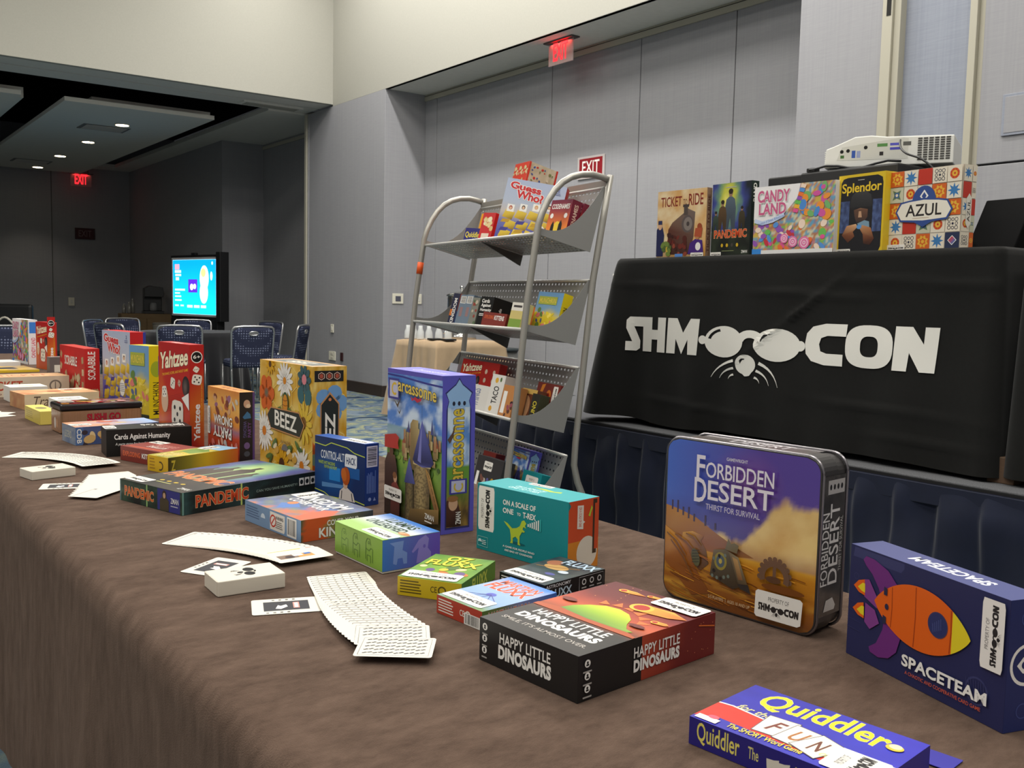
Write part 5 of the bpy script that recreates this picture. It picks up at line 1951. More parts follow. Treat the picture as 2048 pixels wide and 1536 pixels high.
A = Art(.156, .049)
A.flat(DK)
A.text('HAPPY LITTLE', .22, .58, .74, .82, WHITE, bold=.03, gap=1.05)
A.text('DINOSAURS', .21, .22, .75, .54, WHITE, bold=.10, gap=1.08)
dino_icons(A, .06, (.82, .55, .28))
B = Art(.226, .049)
B.flat(DK)
B.field(26, 10, lambda u, v: mix(S(176, 70, 44), S(110, 36, 34), u * 1.5 + .3 * (1 - v) + .15 * fbm(u * 5, v * 3)), .43, 0, 1, 1)
r = random.Random(5)
for k in range(16):
    B.ell(r.uniform(.6, .98), r.uniform(.1, .9), .012, .012, S(214, 130, 90), n=8)
B.line([(.86, .82), (.99, .70)], .03, S(214, 110, 50))
B.text('HAPPY LITTLE', .37, .56, .71, .80, WHITE, bold=.03, gap=1.05)
B.text('DINOSAURS', .37, .24, .71, .52, WHITE, bold=.10, gap=1.08)
dino_icons(B, .055, (.80, .53, .26))
T = Art(.156, .226)
T.field(30, 44, lambda u, v: mix(ramp([(0, S(44, 42, 40)), (.32, S(48, 45, 42)), (.40, S(120, 62, 42)), (.5, S(190, 84, 50)), (.62, S(160, 60, 44)), (.75, S(110, 40, 38)), (1, S(96, 34, 36))], v + .04 * fbm(u * 6, v * 6)), S(206, 100, 54), max(0, .5 - abs(v - .52) * 3) * (.4 + .6 * abs(u - .5))))
T.text('HAPPY LITTLE', .14, .262, .86, .335, WHITE, bold=.035, gap=1.05)
T.text('DINOSAURS', .10, .165, .90, .24, WHITE, bold=.10, gap=1.08)
T.text("SMILE, IT'S ALMOST OVER.", .08, .085, .92, .125, S(190, 184, 176), bold=.01)
for k in range(6):
    t_ = .35 + k * .36
    T.poly([(.52 + .30 * cos(t_ - .16), .50 + .17 * sin(t_ - .16)), (.52 + .40 * cos(t_), .50 + .235 * sin(t_)), (.52 + .30 * cos(t_ + .16), .50 + .17 * sin(t_ + .16))], S(216, 116, 56))
T.poly([(.20, .42), (.23, .50), (.30, .57), (.40, .625), (.52, .64), (.64, .615), (.73, .56), (.78, .49), (.84, .44), (.92, .425), (.88, .40), (.5, .40)],
       [S(96, 140, 60), S(140, 180, 50), S(186, 204, 50), S(204, 214, 60), S(210, 216, 64), S(204, 210, 56), S(184, 200, 50), S(150, 180, 50), S(130, 166, 56), S(140, 170, 60), S(110, 150, 56), S(90, 140, 70)])
T.poly([(.0, .40), (.2, .425), (.5, .40), (.9, .405), (1, .38), (1, .36), (0, .36)], S(176, 84, 46))
for (u, v, s_) in ((.22, .90, 1.0), (.46, .93, .7), (.60, .745, 2.3), (.88, .62, .8)):
    T.poly([(u - .01, v + .024 * s_), (u + .10 * s_, v + .030 * s_), (u + .22 * s_, v + .010 * s_), (u + .12 * s_, v - .012 * s_), (u, v - .026 * s_)], [S(232, 170, 60), S(232, 190, 80), S(206, 110, 50), S(226, 150, 60), S(232, 160, 50)])
    T.ell(u, v, .030 * s_, .026 * s_, S(236, 186, 70), n=18)
    T.ell(u, v, .020 * s_, .018 * s_, S(180, 50, 36), n=14)
for k in range(12):
    T.ell(r.uniform(.05, .95), r.uniform(.68, .98), .004, .004, S(226, 160, 90), n=6)
T.ell(.12, .55, .05, .025, S(120, 50, 40))
T.ell(.86, .50, .05, .02, S(110, 44, 36))
sticker(T, .56, .835, .99, .985)
game_box('dinosaur_game_box', 'black and dark red dinosaur game box lying flat in the foreground', (.620, .717), 5.1, .156, .226, .049, DK, A, B, T, topdir='L')

# --- desert tin
t = thing('desert_tin', 'large rounded tin with a desert picture and purple sky', 'tin', (.985, .700, .7605), radians(6.2), 'game boxes laid out on the long brown table')
TA, TB, TH, TR = .237, .065, .225, .022


def rrect(y0, z0, y1, z1, r_, n=7):
    P = []
    for cx, cz, a0 in ((y1 - r_, z0 + r_, -pi / 2), (y1 - r_, z1 - r_, 0), (y0 + r_, z1 - r_, pi / 2), (y0 + r_, z0 + r_, pi)):
        P += [(cx + r_ * cos(a0 + pi / 2 * k / n), cz + r_ * sin(a0 + pi / 2 * k / n)) for k in range(n + 1)]
    return P


M_STEEL = mat('tin_steel', S(150, 146, 150), 0.28, metal=0.85)
M_TIND = mat('tin_dark', S(52, 50, 50), 0.32, spec=0.6)
MB().prism(rrect(.0012, .0012, TA - .0012, TH - .0012, TR), .0, .040, 'x').build('lid', M_TIND, t, bevel=.0025)
MB().prism(rrect(.003, .003, TA - .003, TH - .003, TR), .040, TB - .002, 'x').build('body', M_TIND, t, bevel=.0008)
for x_ in (.0035, TB - .004):
    MB().tube([(x_, y_, z_) for y_, z_ in rrect(.001, .001, TA - .001, TH - .001, TR)], .0022, 6, closed=True).build('rolled_rim', M_STEEL, t, smooth=True)


def desert(u, v):
    n_ = fbm(u * 5, v * 5)
    sky = mix(mix(S(70, 104, 196), S(84, 62, 150), u * 1.5), S(150, 80, 140), max(0, .5 - hypot(u - .55, (v - .80) * 1.2) * 2))
    sky = mix(sky, S(60, 44, 110), max(0, (.66 - v) * 3) * (1 - u * .4))
    cl = .42 + .36 * max(0, u - .28) + .08 * sin(u * 9) + .10 * fbm(u * 6, v * 3)
    if v > cl + .05:
        c = sky
    elif v > .34:
        c = mix(mix(S(206, 164, 96), S(226, 196, 130), .5 + n_), S(150, 96, 90), max(0, (.44 - v) * 6))
        c = mix(c, sky, max(0, (v - cl) * 20))
        if u < .3 and v > .5:
            c = sky
    else:
        c = mix(ramp([(0, S(110, 62, 26)), (.12, S(150, 88, 28)), (.3, S(196, 130, 36)), (.34, S(206, 150, 50))], v), S(226, 170, 60), max(0, fbm(u * 3, v * 16)) * .8)
    return c


A = Art(TA - .006, TH - .006)
A.field(60, 56, desert)
A.poly([(0, .34), (0, .575), (.10, .56), (.22, .53), (.36, .46), (.5, .40), (.62, .36), (.45, .335)], [S(150, 92, 40), S(176, 120, 60), S(180, 126, 66), S(170, 114, 60), S(150, 98, 60), S(140, 92, 60), S(150, 100, 60), S(170, 110, 40)])
for k, u in enumerate((.04, .08, .12, .16, .20, .28, .35)):
    A.rect(u, .55 - .012 * k, u + .012, .61 - .015 * k + .02 * (k % 2), S(60, 50, 84))
A.poly([(.12, .36), (.13, .42), (.20, .44), (.28, .425), (.26, .39), (.30, .34), (.32, .26), (.26, .2), (.14, .30)], [S(176, 116, 50), S(206, 150, 60), S(216, 160, 70), S(150, 96, 50), S(130, 90, 50), S(120, 86, 50), S(96, 70, 44), S(110, 70, 34), S(150, 90, 40)])
A.poly([(0, .22), (0, .44), (.08, .40), (.16, .34), (.24, .20), (.34, .08), (.2, .04)], [S(150, 86, 30), S(196, 132, 44), S(206, 140, 46), S(170, 104, 34), S(140, 80, 28), S(120, 66, 26), S(130, 72, 26)])
q_ = random.Random(6)
for k in range(46):                                   # wind lines in the sand
    u, v = q_.uniform(.0, .85), q_.uniform(.03, .32)
    A.line([(u, v), (u + .05, v - .006 + .02 * (u - .4)), (u + q_.uniform(.08, .16), v - .03 + .03 * u)], .005, q_.choice([S(226, 160, 56), S(150, 84, 28), S(176, 104, 32), S(120, 64, 26)]))
for (x0, y0, x1, y1) in ((.02, .40, .16, .28), (.05, .36, .22, .16), (.08, .40, .24, .30), (.16, .42, .26, .36)):
    A.line([(x0, y0), ((x0 + x1) / 2, (y0 + y1) / 2 + .02), (x1, y1)], .009, S(120, 76, 34))
A.ell(.235, .285, .03, .055, S(96, 92, 56), rot=.3)
for k in range(5):
    A.line([(.21, .25 + k * .018), (.26, .262 + k * .018)], .004, S(60, 56, 36))
A.poly([(.34, .20), (.36, .36), (.44, .38), (.50, .36), (.56, .18), (.5, .15)], [S(70, 60, 46), S(120, 104, 70), S(110, 100, 76), S(96, 88, 70), S(70, 56, 40), S(56, 46, 36)])
A.ell(.41, .30, .045, .055, S(150, 136, 60))
A.ell(.41, .30, .030, .038, S(84, 96, 104))
A.ell(.41, .30, .012, .016, S(190, 170, 80))
for k in range(9):
    A.ell(q_.uniform(.35, .47), q_.uniform(.19, .35), .010, .012, q_.choice([S(40, 34, 30), S(150, 130, 80), S(110, 120, 110)]), n=8)
A.poly([(.465, .37), (.53, .35), (.595, .20), (.535, .19)], [S(120, 104, 78), S(150, 132, 100), S(96, 78, 56), S(80, 66, 50)])
A.poly([(.49, .345), (.525, .335), (.565, .22), (.535, .215)], [S(176, 140, 90), S(190, 150, 96), S(140, 96, 60), S(120, 84, 56)])
A.poly([(.53, .19), (.60, .20), (.62, .15), (.55, .165)], S(54, 48, 46))
A.poly([(.44, .38), (.46, .45), (.48, .42), (.50, .43), (.53, .42), (.52, .37)], S(112, 100, 70))
for k in range(11):
    t_ = -.1 + (pi + .2) * k / 10
    A.ell(.765 + .098 * cos(t_) * A.h / A.w, .285 + .105 * sin(t_), .016, .016, S(112, 84, 66), n=8)
A.ring(.765, .285, .062, .098, S(112, 84, 66), a0=-.35, a1=pi + .35)
A.rect(.755, .25, .775, .36, S(112, 84, 66))
A.ell(.82, .225, .14, .022, S(120, 70, 30))
A.ell(.76, .27, .05, .02, S(96, 66, 46))
A.text('F', .225, .785, .285, .925, S(226, 222, 232), bold=.03)
A.text('ORBIDDEN', .292, .795, .74, .89, S(226, 222, 232), bold=.015, gap=.96)
A.text('D', .215, .635, .30, .785, S(226, 222, 232), bold=.03)
A.text('ESERT', .31, .66, .74, .78, S(226, 222, 232), bold=.02, gap=.96)
A.text('THIRST FOR SURVIVAL', .30, .60, .66, .635, S(200, 196, 214), bold=.01)
A.text('GAMEWRIGHT', .43, .915, .57, .935, S(206, 204, 216), bold=.03)
A.text('2-5 PLAYERS  |  AGES 10 AND UP', .34, .055, .62, .08, S(206, 180, 140), bold=.01)
sticker(A, .655, .035, .945, .195)


def tinwrap(x, y, z):
    r_ = TR - .003
    W, H = TA - .006, TH - .006
    d = min(y, H - y)
    e = r_ - sqrt(max(0, r_ * r_ - (r_ - d) ** 2)) if d < r_ else 0
    x = e + x * (W - 2 * e) / W
    return (-.0002 - z, TA - .003 - x, .003 + y)


A.build('left_print', t, (0, 0, 0), (1, 0, 0), (0, 1, 0), M_TIN, wrap=tinwrap)
B = Art(TB - .014, TH - .05)
B.flat(S(60, 57, 56))
B.field(6, 20, lambda u, v: mix(S(54, 52, 51), S(78, 74, 72), .5 + fbm(u * 4, v * 8)))
B.text('FORBIDDEN', .0, .22, .32, .74, S(220, 216, 214), bold=.01, rot=90)
B.text('DESERT', .34, .22, .78, .80, S(220, 216, 214), bold=.015, rot=90)
B.text('THIRST FOR SURVIVAL', .82, .30, .94, .70, S(190, 186, 182), rot=90)
B.rect(.18, .87, .95, .97, S(176, 172, 170))
for k in range(4):
    B.ell(.30 + k * .17, .92, .014, .02, S(44, 42, 42))
B.poly([(.2, .03), (.7, .03), (.75, .06), (.6, .12), (.3, .11)], S(190, 186, 182))
B.build('right_print', t, (.007, .0012, .025), (1, 0, 0), (0, 0, 1), M_TIN)
B = Art(TA - .06, TB - .014)
B.field(10, 4, lambda u, v: mix(S(70, 66, 66), S(100, 94, 94), .5 + fbm(u * 6, v * 4)))
B.text('DESERT', .3, .35, .8, .85, S(220, 216, 220), bold=.01)
B.build('top_print', t, (.007, TA - .03, TH - .0012), (0, -1, 0), (1, 0, 0), M_TIN)

# --- navy rocket box
NV = S(38, 42, 84)
A = Art(.225, .131)
A.flat(NV)
LV = S(56, 60, 104)
A.poly([(.02, .90), (.03, .985), (.38, .985), (.38, .94), (.36, .90)], LV)
for (u, v, q) in ((.05, .73, .03), (.85, .22, .11), (.50, .90, .012), (.26, .86, .012), (.93, .35, .01), (.14, .2, .01), (.72, .26, .012)):
    A.ring(u, v, q * .85, q, LV, n=20)
for k in range(8):
    A.line([(.80 + k * .014, .22 - .08), (.79 + k * .014, .22 + .08)], .005, LV)
for k in range(4):
    A.line([(.0, .5 - k * .08), (.10, .49 - k * .08)], .004, LV)
PUR, ORG, YEL = S(108, 44, 120), S(224, 98, 22), S(226, 206, 40)
A.poly([(.10, .90), (.12, .86), (.17, .80), (.22, .70), (.255, .57), (.36, .66), (.35, .78), (.28, .88), (.18, .935), (.12, .94)], PUR)
A.poly([(.17, .16), (.18, .12), (.24, .105), (.31, .14), (.36, .22), (.385, .36), (.27, .46), (.26, .36), (.22, .22)], PUR)
A.poly([(.115, .73), (.15, .745), (.22, .60), (.215, .52), (.12, .58)], S(128, 62, 136))
A.poly([(.13, .53), (.20, .50), (.235, .40), (.17, .315), (.13, .36)], S(128, 62, 136))
for v in (.645, .44):
    A.poly([(.04, v), (.075, v + .06), (.118, v + .085), (.125, v - .055), (.08, v - .045)], ORG)
    A.poly([(.07, v), (.105, v + .05), (.122, v + .05), (.125, v - .03), (.10, v - .025)], YEL)
def rocket(s0, s1, n=24):
    f = lambda s_: .262 * max(0, 1 - abs(2 * s_ - 1) ** 2.05) ** .82
    up = [(.195 + .612 * (s0 + (s1 - s0) * k / n), .585 + f(s0 + (s1 - s0) * k / n)) for k in range(n + 1)]
    dn = [(.195 + .612 * (s0 + (s1 - s0) * k / n), .585 - f(s0 + (s1 - s0) * k / n)) for k in range(n, -1, -1)]
    return up + dn


A.poly(rocket(.001, .999), ORG)
A.poly(rocket(.825, .999, 10), YEL)
for (x0, x1) in ((.315, .32), (.47, .475), (.69, .695)):
    A.line([(x0, .585 + .25 * max(0, 1 - abs(2 * (x0 - .195) / .612 - 1) ** 2.05) ** .82), (x1, .585), (x0, .585 - .25 * max(0, 1 - abs(2 * (x0 - .195) / .612 - 1) ** 2.05) ** .82)], .009, S(166, 64, 18))
A.ell(.615, .60, .105, .105, S(70, 60, 90), n=26)
A.ell(.615, .60, .096, .096, S(44, 52, 100), n=26)
for k in range(5):
    A.line([(.59 + k * .012, .53 + k * .01), (.585 + k * .012, .60 + k * .015)], .008, S(70, 80, 130))
A.ell(.285, .575, .022, .026, S(44, 44, 70))
for v in (.70, .455):
    A.poly([(.262, v - .03), (.285, v - .03), (.285, v + .03), (.262, v + .04)], S(44, 44, 70))
A.text('SPACETEAM', .405, .145, .915, .245, S(240, 238, 232), bold=.06, gap=1.03)
A.text('A CHAOTIC AND COOPERATIVE CARD GAME', .43, .085, .885, .115, S(206, 92, 60), bold=.015)
sticker(A, .865, .43, .985, .965, rot=90)
B = Art(.045, .131)
B.flat(S(36, 46, 98))
B.ring(.55, .50, .135, .16, WHITE, n=30)
B.poly([(.28, .50), (.45, .56), (.66, .58), (.82, .50), (.66, .42), (.45, .44)], WHITE)
B.ell(.5, .5, .03, .03, S(36, 46, 98))
for v in (.15, .85):
    B.ring(.5, v, .05, .06, S(60, 72, 130))
T = Art(.225, .045)
T.flat(S(74, 80, 130))
T.text('SPACETEAM', .32, .34, .80, .74, S(230, 232, 240), bold=.06, rot=180, gap=1.03)
game_box('rocket_game_box', 'navy game box with an orange rocket standing at the right edge of the photo', (.918, .437), -16.1, .225, .045, .131, NV, A, B, T, topdir='L')

# --- blue word game box
BL = S(44, 40, 150)
A = Art(.175, .026)
A.flat(S(40, 34, 120))
A.text('Quiddler', .05, .12, .31, .92, S(226, 214, 110), bold=.02, shear=.0, out=S(60, 50, 60), outw=.02)
A.text('The', .36, .34, .42, .76, S(214, 206, 130), bold=.02)
for k in range(4):
    A.poly([(.47 + k * .03, .1), (.50 + k * .03, .1), (.505 + k * .03, .62 + .06 * (k % 2)), (.465 + k * .03, .6)], S(220, 214, 200))
A.text('SHORT Word Game', .62, .3, .95, .7, S(214, 206, 130), bold=.02)
T = Art(.175, .111)
T.field(16, 12, lambda u, v: mix(S(40, 36, 140), S(56, 56, 190), .3 + u * .5 + .3 * fbm(u * 4, v * 4)))
T.poly([(0, .06), (0, .42), (.08, .44), (.3, .40), (.55, .36), (.8, .36), (1, .40), (1, .16), (.7, .10), (.4, .14), (.1, .16)], S(206, 50, 34))
T.line([(0, .43), (.08, .45), (.3, .41), (.55, .37), (.8, .37), (1, .41)], .02, WHITE)
T.text('Quiddler', .14, .56, .86, .93, S(226, 210, 40), bold=.03, arc=.14, out=S(240, 236, 200), outw=.015)
T.text('for the', .10, .44, .31, .54, S(230, 220, 150), bold=.02, skew=-.04, shear=.3)
for (u, v, q, ch, cc) in ((.38, .36, .10, 'F', S(120, 60, 50)), (.52, .33, -.10, 'U', S(170, 110, 60)), (.64, .29, -.35, 'N', S(110, 60, 40))):
    P = []
    for (x, y) in ((-.015, -.019), (.015, -.019), (.015, .019), (-.015, .019)):
        P.append((u * T.w + x * cos(q) - y * sin(q), v * T.h + x * sin(q) + y * cos(q)))
    T.mpoly([(u * T.w + (px_ - u * T.w) * 1.06, v * T.h + (py_ - v * T.h) * 1.06) for px_, py_ in P], S(90, 80, 90))
    T.mpoly(P, S(232, 226, 212))
    T.text(ch, u - .04, v - .10, u + .04, v + .10, cc, bold=.03, shear=.3)
T.text('The SHORT Word Game', .20, .055, .62, .135, S(226, 206, 60), bold=.03, skew=.02)
T.text('of words', .68, .16, .9, .25, S(230, 220, 150), bold=.02, shear=.3)
T.rect(.02, .02, .15, .10, WHITE)
T.ell(.10, .12, .05, .035, S(206, 90, 110))
T.ell(.90, .72, .07, .06, S(226, 190, 60))
T.ell(.90, .74, .05, .045, S(236, 226, 180))
sticker(T, .72, .03, .99, .42, rot=90)
B = Art(.111, .026)
B.flat(S(44, 40, 140))
B.ell(.4, .4, .3, .4, S(214, 210, 200))
game_box('word_game_box', 'blue and red word game box at the bottom edge of the photo', (.672, .419), 7.3, .175, .111, .026, BL, A, B, T, topdir='L')
# loose tuck flap behind it
tag(MB().box(0, 0, 0, .030, .06, .0006).build('loose_flap', mat('card_2c2896', BL), None, loc=(.800, .424, .7612), rot=(0, 0, radians(7.3))), 'loose blue card corner sticking out behind the word game box', 'card')

# ================================================================ playing cards
M_CARD = mat('card_stock', S(214, 209, 198), 0.55, spec=0.35)
CW, CH = .088, .063


def card_mesh():
    r_ = .004
    P = []
    for cx, cy, a0 in ((CW / 2 - r_, -CH / 2 + r_, -pi / 2), (CW / 2 - r_, CH / 2 - r_, 0), (-CW / 2 + r_, CH / 2 - r_, pi / 2), (-CW / 2 + r_, -CH / 2 + r_, pi)):
        P += [(cx + r_ * cos(a0 + pi / 2 * k / 3), cy + r_ * sin(a0 + pi / 2 * k / 3)) for k in range(4)]
    me = MB().prism(P, 0, .00028).mesh('playing_card')
    me.materials.append(M_CARD)
    return me


CARD = card_mesh()


def card_print(style, seed=0):
    A = Art(CW, CH)
    g = S(120, 116, 112)
    if style == 'symbol':
        A.line([(.05, .08), (.05, .92), (.95, .92), (.95, .08), (.05, .08)], .012, g)
        for k in range(12):
            u = .13 + k * .067
            for j in range(5):
                v = .17 + j * .165 + (.03 if k % 2 else 0)
                A.ell(u - .013, v, .028, .02, S(70, 68, 66), n=7)
                A.ell(u + .013, v + .02, .028, .02, S(70, 68, 66), n=7)
                A.k -= 2
        A.k += 2
    elif style == 'line':
        A.line([(.05, .87), (.05, .925), (.95, .925), (.95, .87)], .030, S(128, 124, 120))
        for k in range(6):
            A.ell(.16 + k * .135, .865, .026, .020, S(96, 92, 90), n=6)
    elif style == 'dark':
        A.rect(.17, .2, .83, .8, S(62, 62, 66))
        A.poly([(.34, .34), (.42, .30), (.52, .44), (.50, .58), (.42, .5), (.38, .56)], WHITE)
        A.rect(.60, .32, .69, .70, S(214, 150, 140))
        A.rect(.62, .36, .67, .66, WHITE)
        for k in range(4):
            A.rect(.3 + k * .1, .88, .34 + k * .1, .93, S(120, 118, 116))
            A.rect(.2 + k * .1, .06, .24 + k * .1, .10, S(120, 118, 116))
    elif style == 'photo':
        A.rect(.10, .28, .74, .60, S(196, 150, 90))
        A.rect(.10, .28, .45, .60, S(130, 110, 96))
        A.ell(.30, .40, .12, .12, S(70, 60, 60))
        A.rect(.38, .42, .56, .58, S(220, 216, 214))
        A.rect(.60, .48, .72, .60, S(70, 110, 180))
    elif style == 'bar':
        A.rect(.10, .80, .72, .90, S(206, 180, 20))
        A.rect(.82, .85, .93, .89, S(206, 120, 110))
    elif style == 'rule':
        A.line([(.06, .88), (.94, .88)], .02, S(90, 88, 90))
        A.rect(.82, .78, .92, .84, S(120, 116, 120))
    elif style == 'pip':
        A.ell(.90, .86, .03, .05, S(190, 150, 146) if seed % 3 else S(130, 126, 124), n=8)
        A.line([(.07, .93), (.80, .93)], .008, S(190, 186, 180))
    elif style == 'rows':
        for k in range(10):
            A.rect(.12 + k * .08, .1, .15 + k * .08, .95, S(140, 138, 134))
    return A


PRINTS = {}


def add_card(x, y, z, ang, label, group, style=None, tilt=0.0):
    o = tag(link('playing_card', CARD, None, None, (x, y, z), (tilt, 0, ang)), label, 'playing card', group)
    if style:
        if style not in PRINTS:
            p = card_print(style).build('face_print', o, (-CW / 2, -CH / 2, .00028), (1, 0, 0), (0, 1, 0), M_PAPER, off=.00004)
            PRINTS[style] = p.data
        else:
            link('face_print', PRINTS[style], o)
    return o


def bez(p0, p1, p2, t):
    return tuple((1 - t) ** 2 * a + 2 * t * (1 - t) * b + t * t * c for a, b, c in zip(p0, p1, p2))


CZ0 = .7608


ORD = ['first', 'second', 'third', 'fourth', 'fifth', 'sixth', 'seventh', 'eighth', 'ninth', 'tenth', 'eleventh', 'twelfth', 'thirteenth', 'fourteenth', 'fifteenth', 'sixteenth',
       'seventeenth', 'eighteenth', 'nineteenth', 'twentieth', 'twenty-first', 'twenty-second', 'twenty-third', 'twenty-fourth', 'twenty-fifth', 'twenty-sixth', 'twenty-seventh']


def fan(n, p0, p1, p2, a0, a1, label, group, styles, dz=.00032):
    for i in range(n):
        t_ = i / (n - 1)
        x, y = bez(p0, p1, p2, t_)
        add_card(x, y, CZ0 + i * dz, radians(a0 + (a1 - a0) * t_), label % ORD[n - 1 - i], group, styles(i))


# nearest fan: line-bordered cards ending in one card of small symbols
fan(25, (.612, 1.232), (.560, 1.10), (.552, .975), -14, -30, '%s card behind the front symbol card of the nearest fan', 'cards of the nearest fan',
    lambda i: ('symbol' if i in (12, 13, 23, 24) else 'line'))
add_card(.5340, .9360, CZ0 + 26 * .00032, radians(-37), 'front card of the nearest fan, covered in rows of small symbols', 'cards of the nearest fan', 'symbol')
# middle fan behind the white card case
fan(22, (.512, 1.570), (.588, 1.475), (.608, 1.368), 36, 0, '%s card from the right end of the fan behind the near card case', 'cards of the middle fan', lambda i: 'rule' if i == 0 else ('bar' if i == 20 else ('photo' if i == 21 else 'pip')))
# far fan
fan(24, (.432, 2.605), (.530, 2.52), (.545, 2.365), 50, 8, '%s card from the right end of the fan behind the far card case', 'cards of the far fan', lambda i: 'rows' if i % 2 else 'pip')
# fan that runs under the epidemic box
fan(15, (.545, 2.225), (.515, 2.13), (.462, 2.02), 2, 44, '%s card from the top of the fan beside the flat epidemic box', 'cards of the fan beside the epidemic box', lambda i: 'rule' if i in (0, 14) else None)
# loose cards
add_card(.500, 1.165, CZ0, radians(-20), 'loose card with a dark printed panel beside the nearest fan', 'loose cards', 'dark')
add_card(.487, 1.392, CZ0, radians(33), 'loose card with a dark panel half under the near white card case', 'loose cards', 'dark')
add_card(.430, 2.148, CZ0, radians(-19), 'loose card with a dark panel near the table edge, beside the far card case', 'loose cards', 'dark')
for i, (x, y, a) in enumerate(((.50, 3.46, 20), (.515, 3.52, 55), (.49, 3.55, 80))):
    add_card(x, y, CZ0 + .0006 * i, radians(a), ['lowest white card of the pile at the left edge of the photo', 'middle white card of the pile at the left edge', 'topmost white card of the pile at the left edge'][i], 'cards at the left edge')


def card_case(label, N, yaw, a, b, h):
    t = thing('card_case', label, 'card case', (N[0], N[1], .7605), radians(yaw), 'white card cases')
    me_ = mat('card_case_white', S(212, 205, 190), 0.5)
    MB().box(0, 0, 0, b, a, h).build('carton', me_, t, bevel=.0012)
    MB().box(-.0006, .003, .001, .001, a - .003, h - .0005).build('end_flap', me_, t)
    A = Art(b, a)
    k = S(34, 33, 33)
    for s_ in (-1, 1):
        A.ell(.56 + .02 * s_, .5 + .155 * s_, .12, .15, k, n=20)
        A.ell(.565 + .02 * s_, .5 + .27 * s_, .03, .04, k, n=10)
    A.ring(.60, .5, .06, .10, k, a0=-1.2, a1=1.2, n=12)
    A.ell(.43, .5, .07, .055, k, n=14)
    for s_ in (-1, 1):
        for q in range(3):
            A.line([(.44 - .02 * q, .5 + s_ * (.10 + .02 * q)), (.38 - .02 * q, .5 + s_ * (.17 - .01 * q)), (.33 - .01 * q, .5 + s_ * (.20 - .04 * q))], .014, S(80, 78, 76))
    A.build('emblem_print', t, (0, 0, h), (1, 0, 0), (0, 1, 0), M_PAPER)


card_case('white card case with black sunglasses emblem, near the nearest fan', (.438, 1.247), -2.6, .062, .094, .021)
card_case('white card case with black sunglasses emblem, near the table edge farther off', (.387, 2.244), 11.9, .066, .093, .019)


# ================================================================ games and gear on the black table
GS = 'games stood along the black table'
SZ = BT + .0005

A = Art(.292, .299)


def sepia(u, v):
    c = mix(S(206, 160, 100), S(226, 206, 166), .45 + 1.1 * fbm(u * 4, v * 4))
    c = mix(c, S(214, 150, 50), max(0, u - .55) * max(0, .75 - v) * 2.2)
    return mix(c, S(150, 110, 60), max(0, .16 - v) * 4)


A.field(30, 30, sepia)
A.text('TICKET', .07, .76, .50, .91, S(130, 44, 30), bold=.03)
A.text('TO', .53, .77, .61, .86, S(110, 60, 40), bold=.02)
A.text('RIDE', .64, .76, .93, .93, S(130, 44, 30), bold=.03)
A.poly([(.22, .04), (.24, .42), (.32, .52), (.56, .66), (.62, .72), (.78, .66), (.76, .30), (.70, .04)], [S(60, 30, 24), S(90, 50, 40), S(110, 84, 70), S(110, 90, 80), S(120, 104, 96), S(110, 96, 90), S(96, 70, 60), S(70, 36, 30)])
A.ell(.63, .49, .115, .13, S(90, 80, 78), n=24)
A.ell(.64, .49, .085, .10, S(128, 118, 112), n=22)
A.ell(.64, .49, .03, .035, S(70, 62, 60))
A.rect(.55, .62, .63, .76, S(80, 70, 66))
A.rect(.53, .74, .65, .78, S(70, 60, 58))
blobs(A, 26, .25, .04, .62, .38, [S(110, 44, 36), S(80, 34, 28), S(140, 66, 50), S(60, 30, 26)], .02, .05, 3)
A.poly([(0, .02), (.0, .42), (.06, .50), (.12, .46), (.16, .34), (.14, .02)], S(36, 40, 80))
A.ell(.07, .47, .04, .05, S(206, 164, 130))
A.rect(.03, .50, .11, .56, S(40, 50, 90))
blobs(A, 8, .14, .02, .28, .24, [S(110, 130, 60), S(196, 170, 60), S(80, 100, 50)], .03, .06, 5)
A.poly([(.66, .04), (.70, .20), (.80, .26), (.94, .24), (.97, .04)], S(70, 40, 120))
A.ell(.86, .15, .05, .06, WHITE)
A.ell(.84, .30, .04, .05, S(180, 120, 80))
A.ell(.88, .44, .045, .05, S(150, 70, 40))
A.poly([(.78, .30), (.92, .28), (.94, .42), (.80, .42)], S(170, 80, 50))
A.rect(.40, .0, .56, .05, S(90, 140, 210))
sticker(A, .72, .0, .97, .06)
B = Art(.033, .299)
B.flat(S(150, 120, 96))
B.text('TICKET TO RIDE', .2, .06, .7, .9, S(90, 40, 34), bold=.03, rot=90)
game_box('train_game_box', 'sepia train game box standing leftmost on the black table', (3.20, 2.933), 1.6, .292, .033, .299, S(206, 190, 160), A, B, z0=SZ, group=GS)

A = Art(.226, .308)


def epi2(u, v):
    if v < .36:
        return mix(S(26, 30, 26), S(50, 60, 46), .3 + fbm(u * 4, v * 4))
    d = hypot((u - .42) * 1.1, (v - .76) * .9)
    return ramp([(0, S(236, 226, 120)), (.14, S(196, 196, 70)), (.28, S(110, 150, 110)), (.42, S(60, 70, 140)), (.6, S(24, 34, 40))], d + .10 * fbm(u * 5, v * 5) + max(0, .5 - v) * .5)


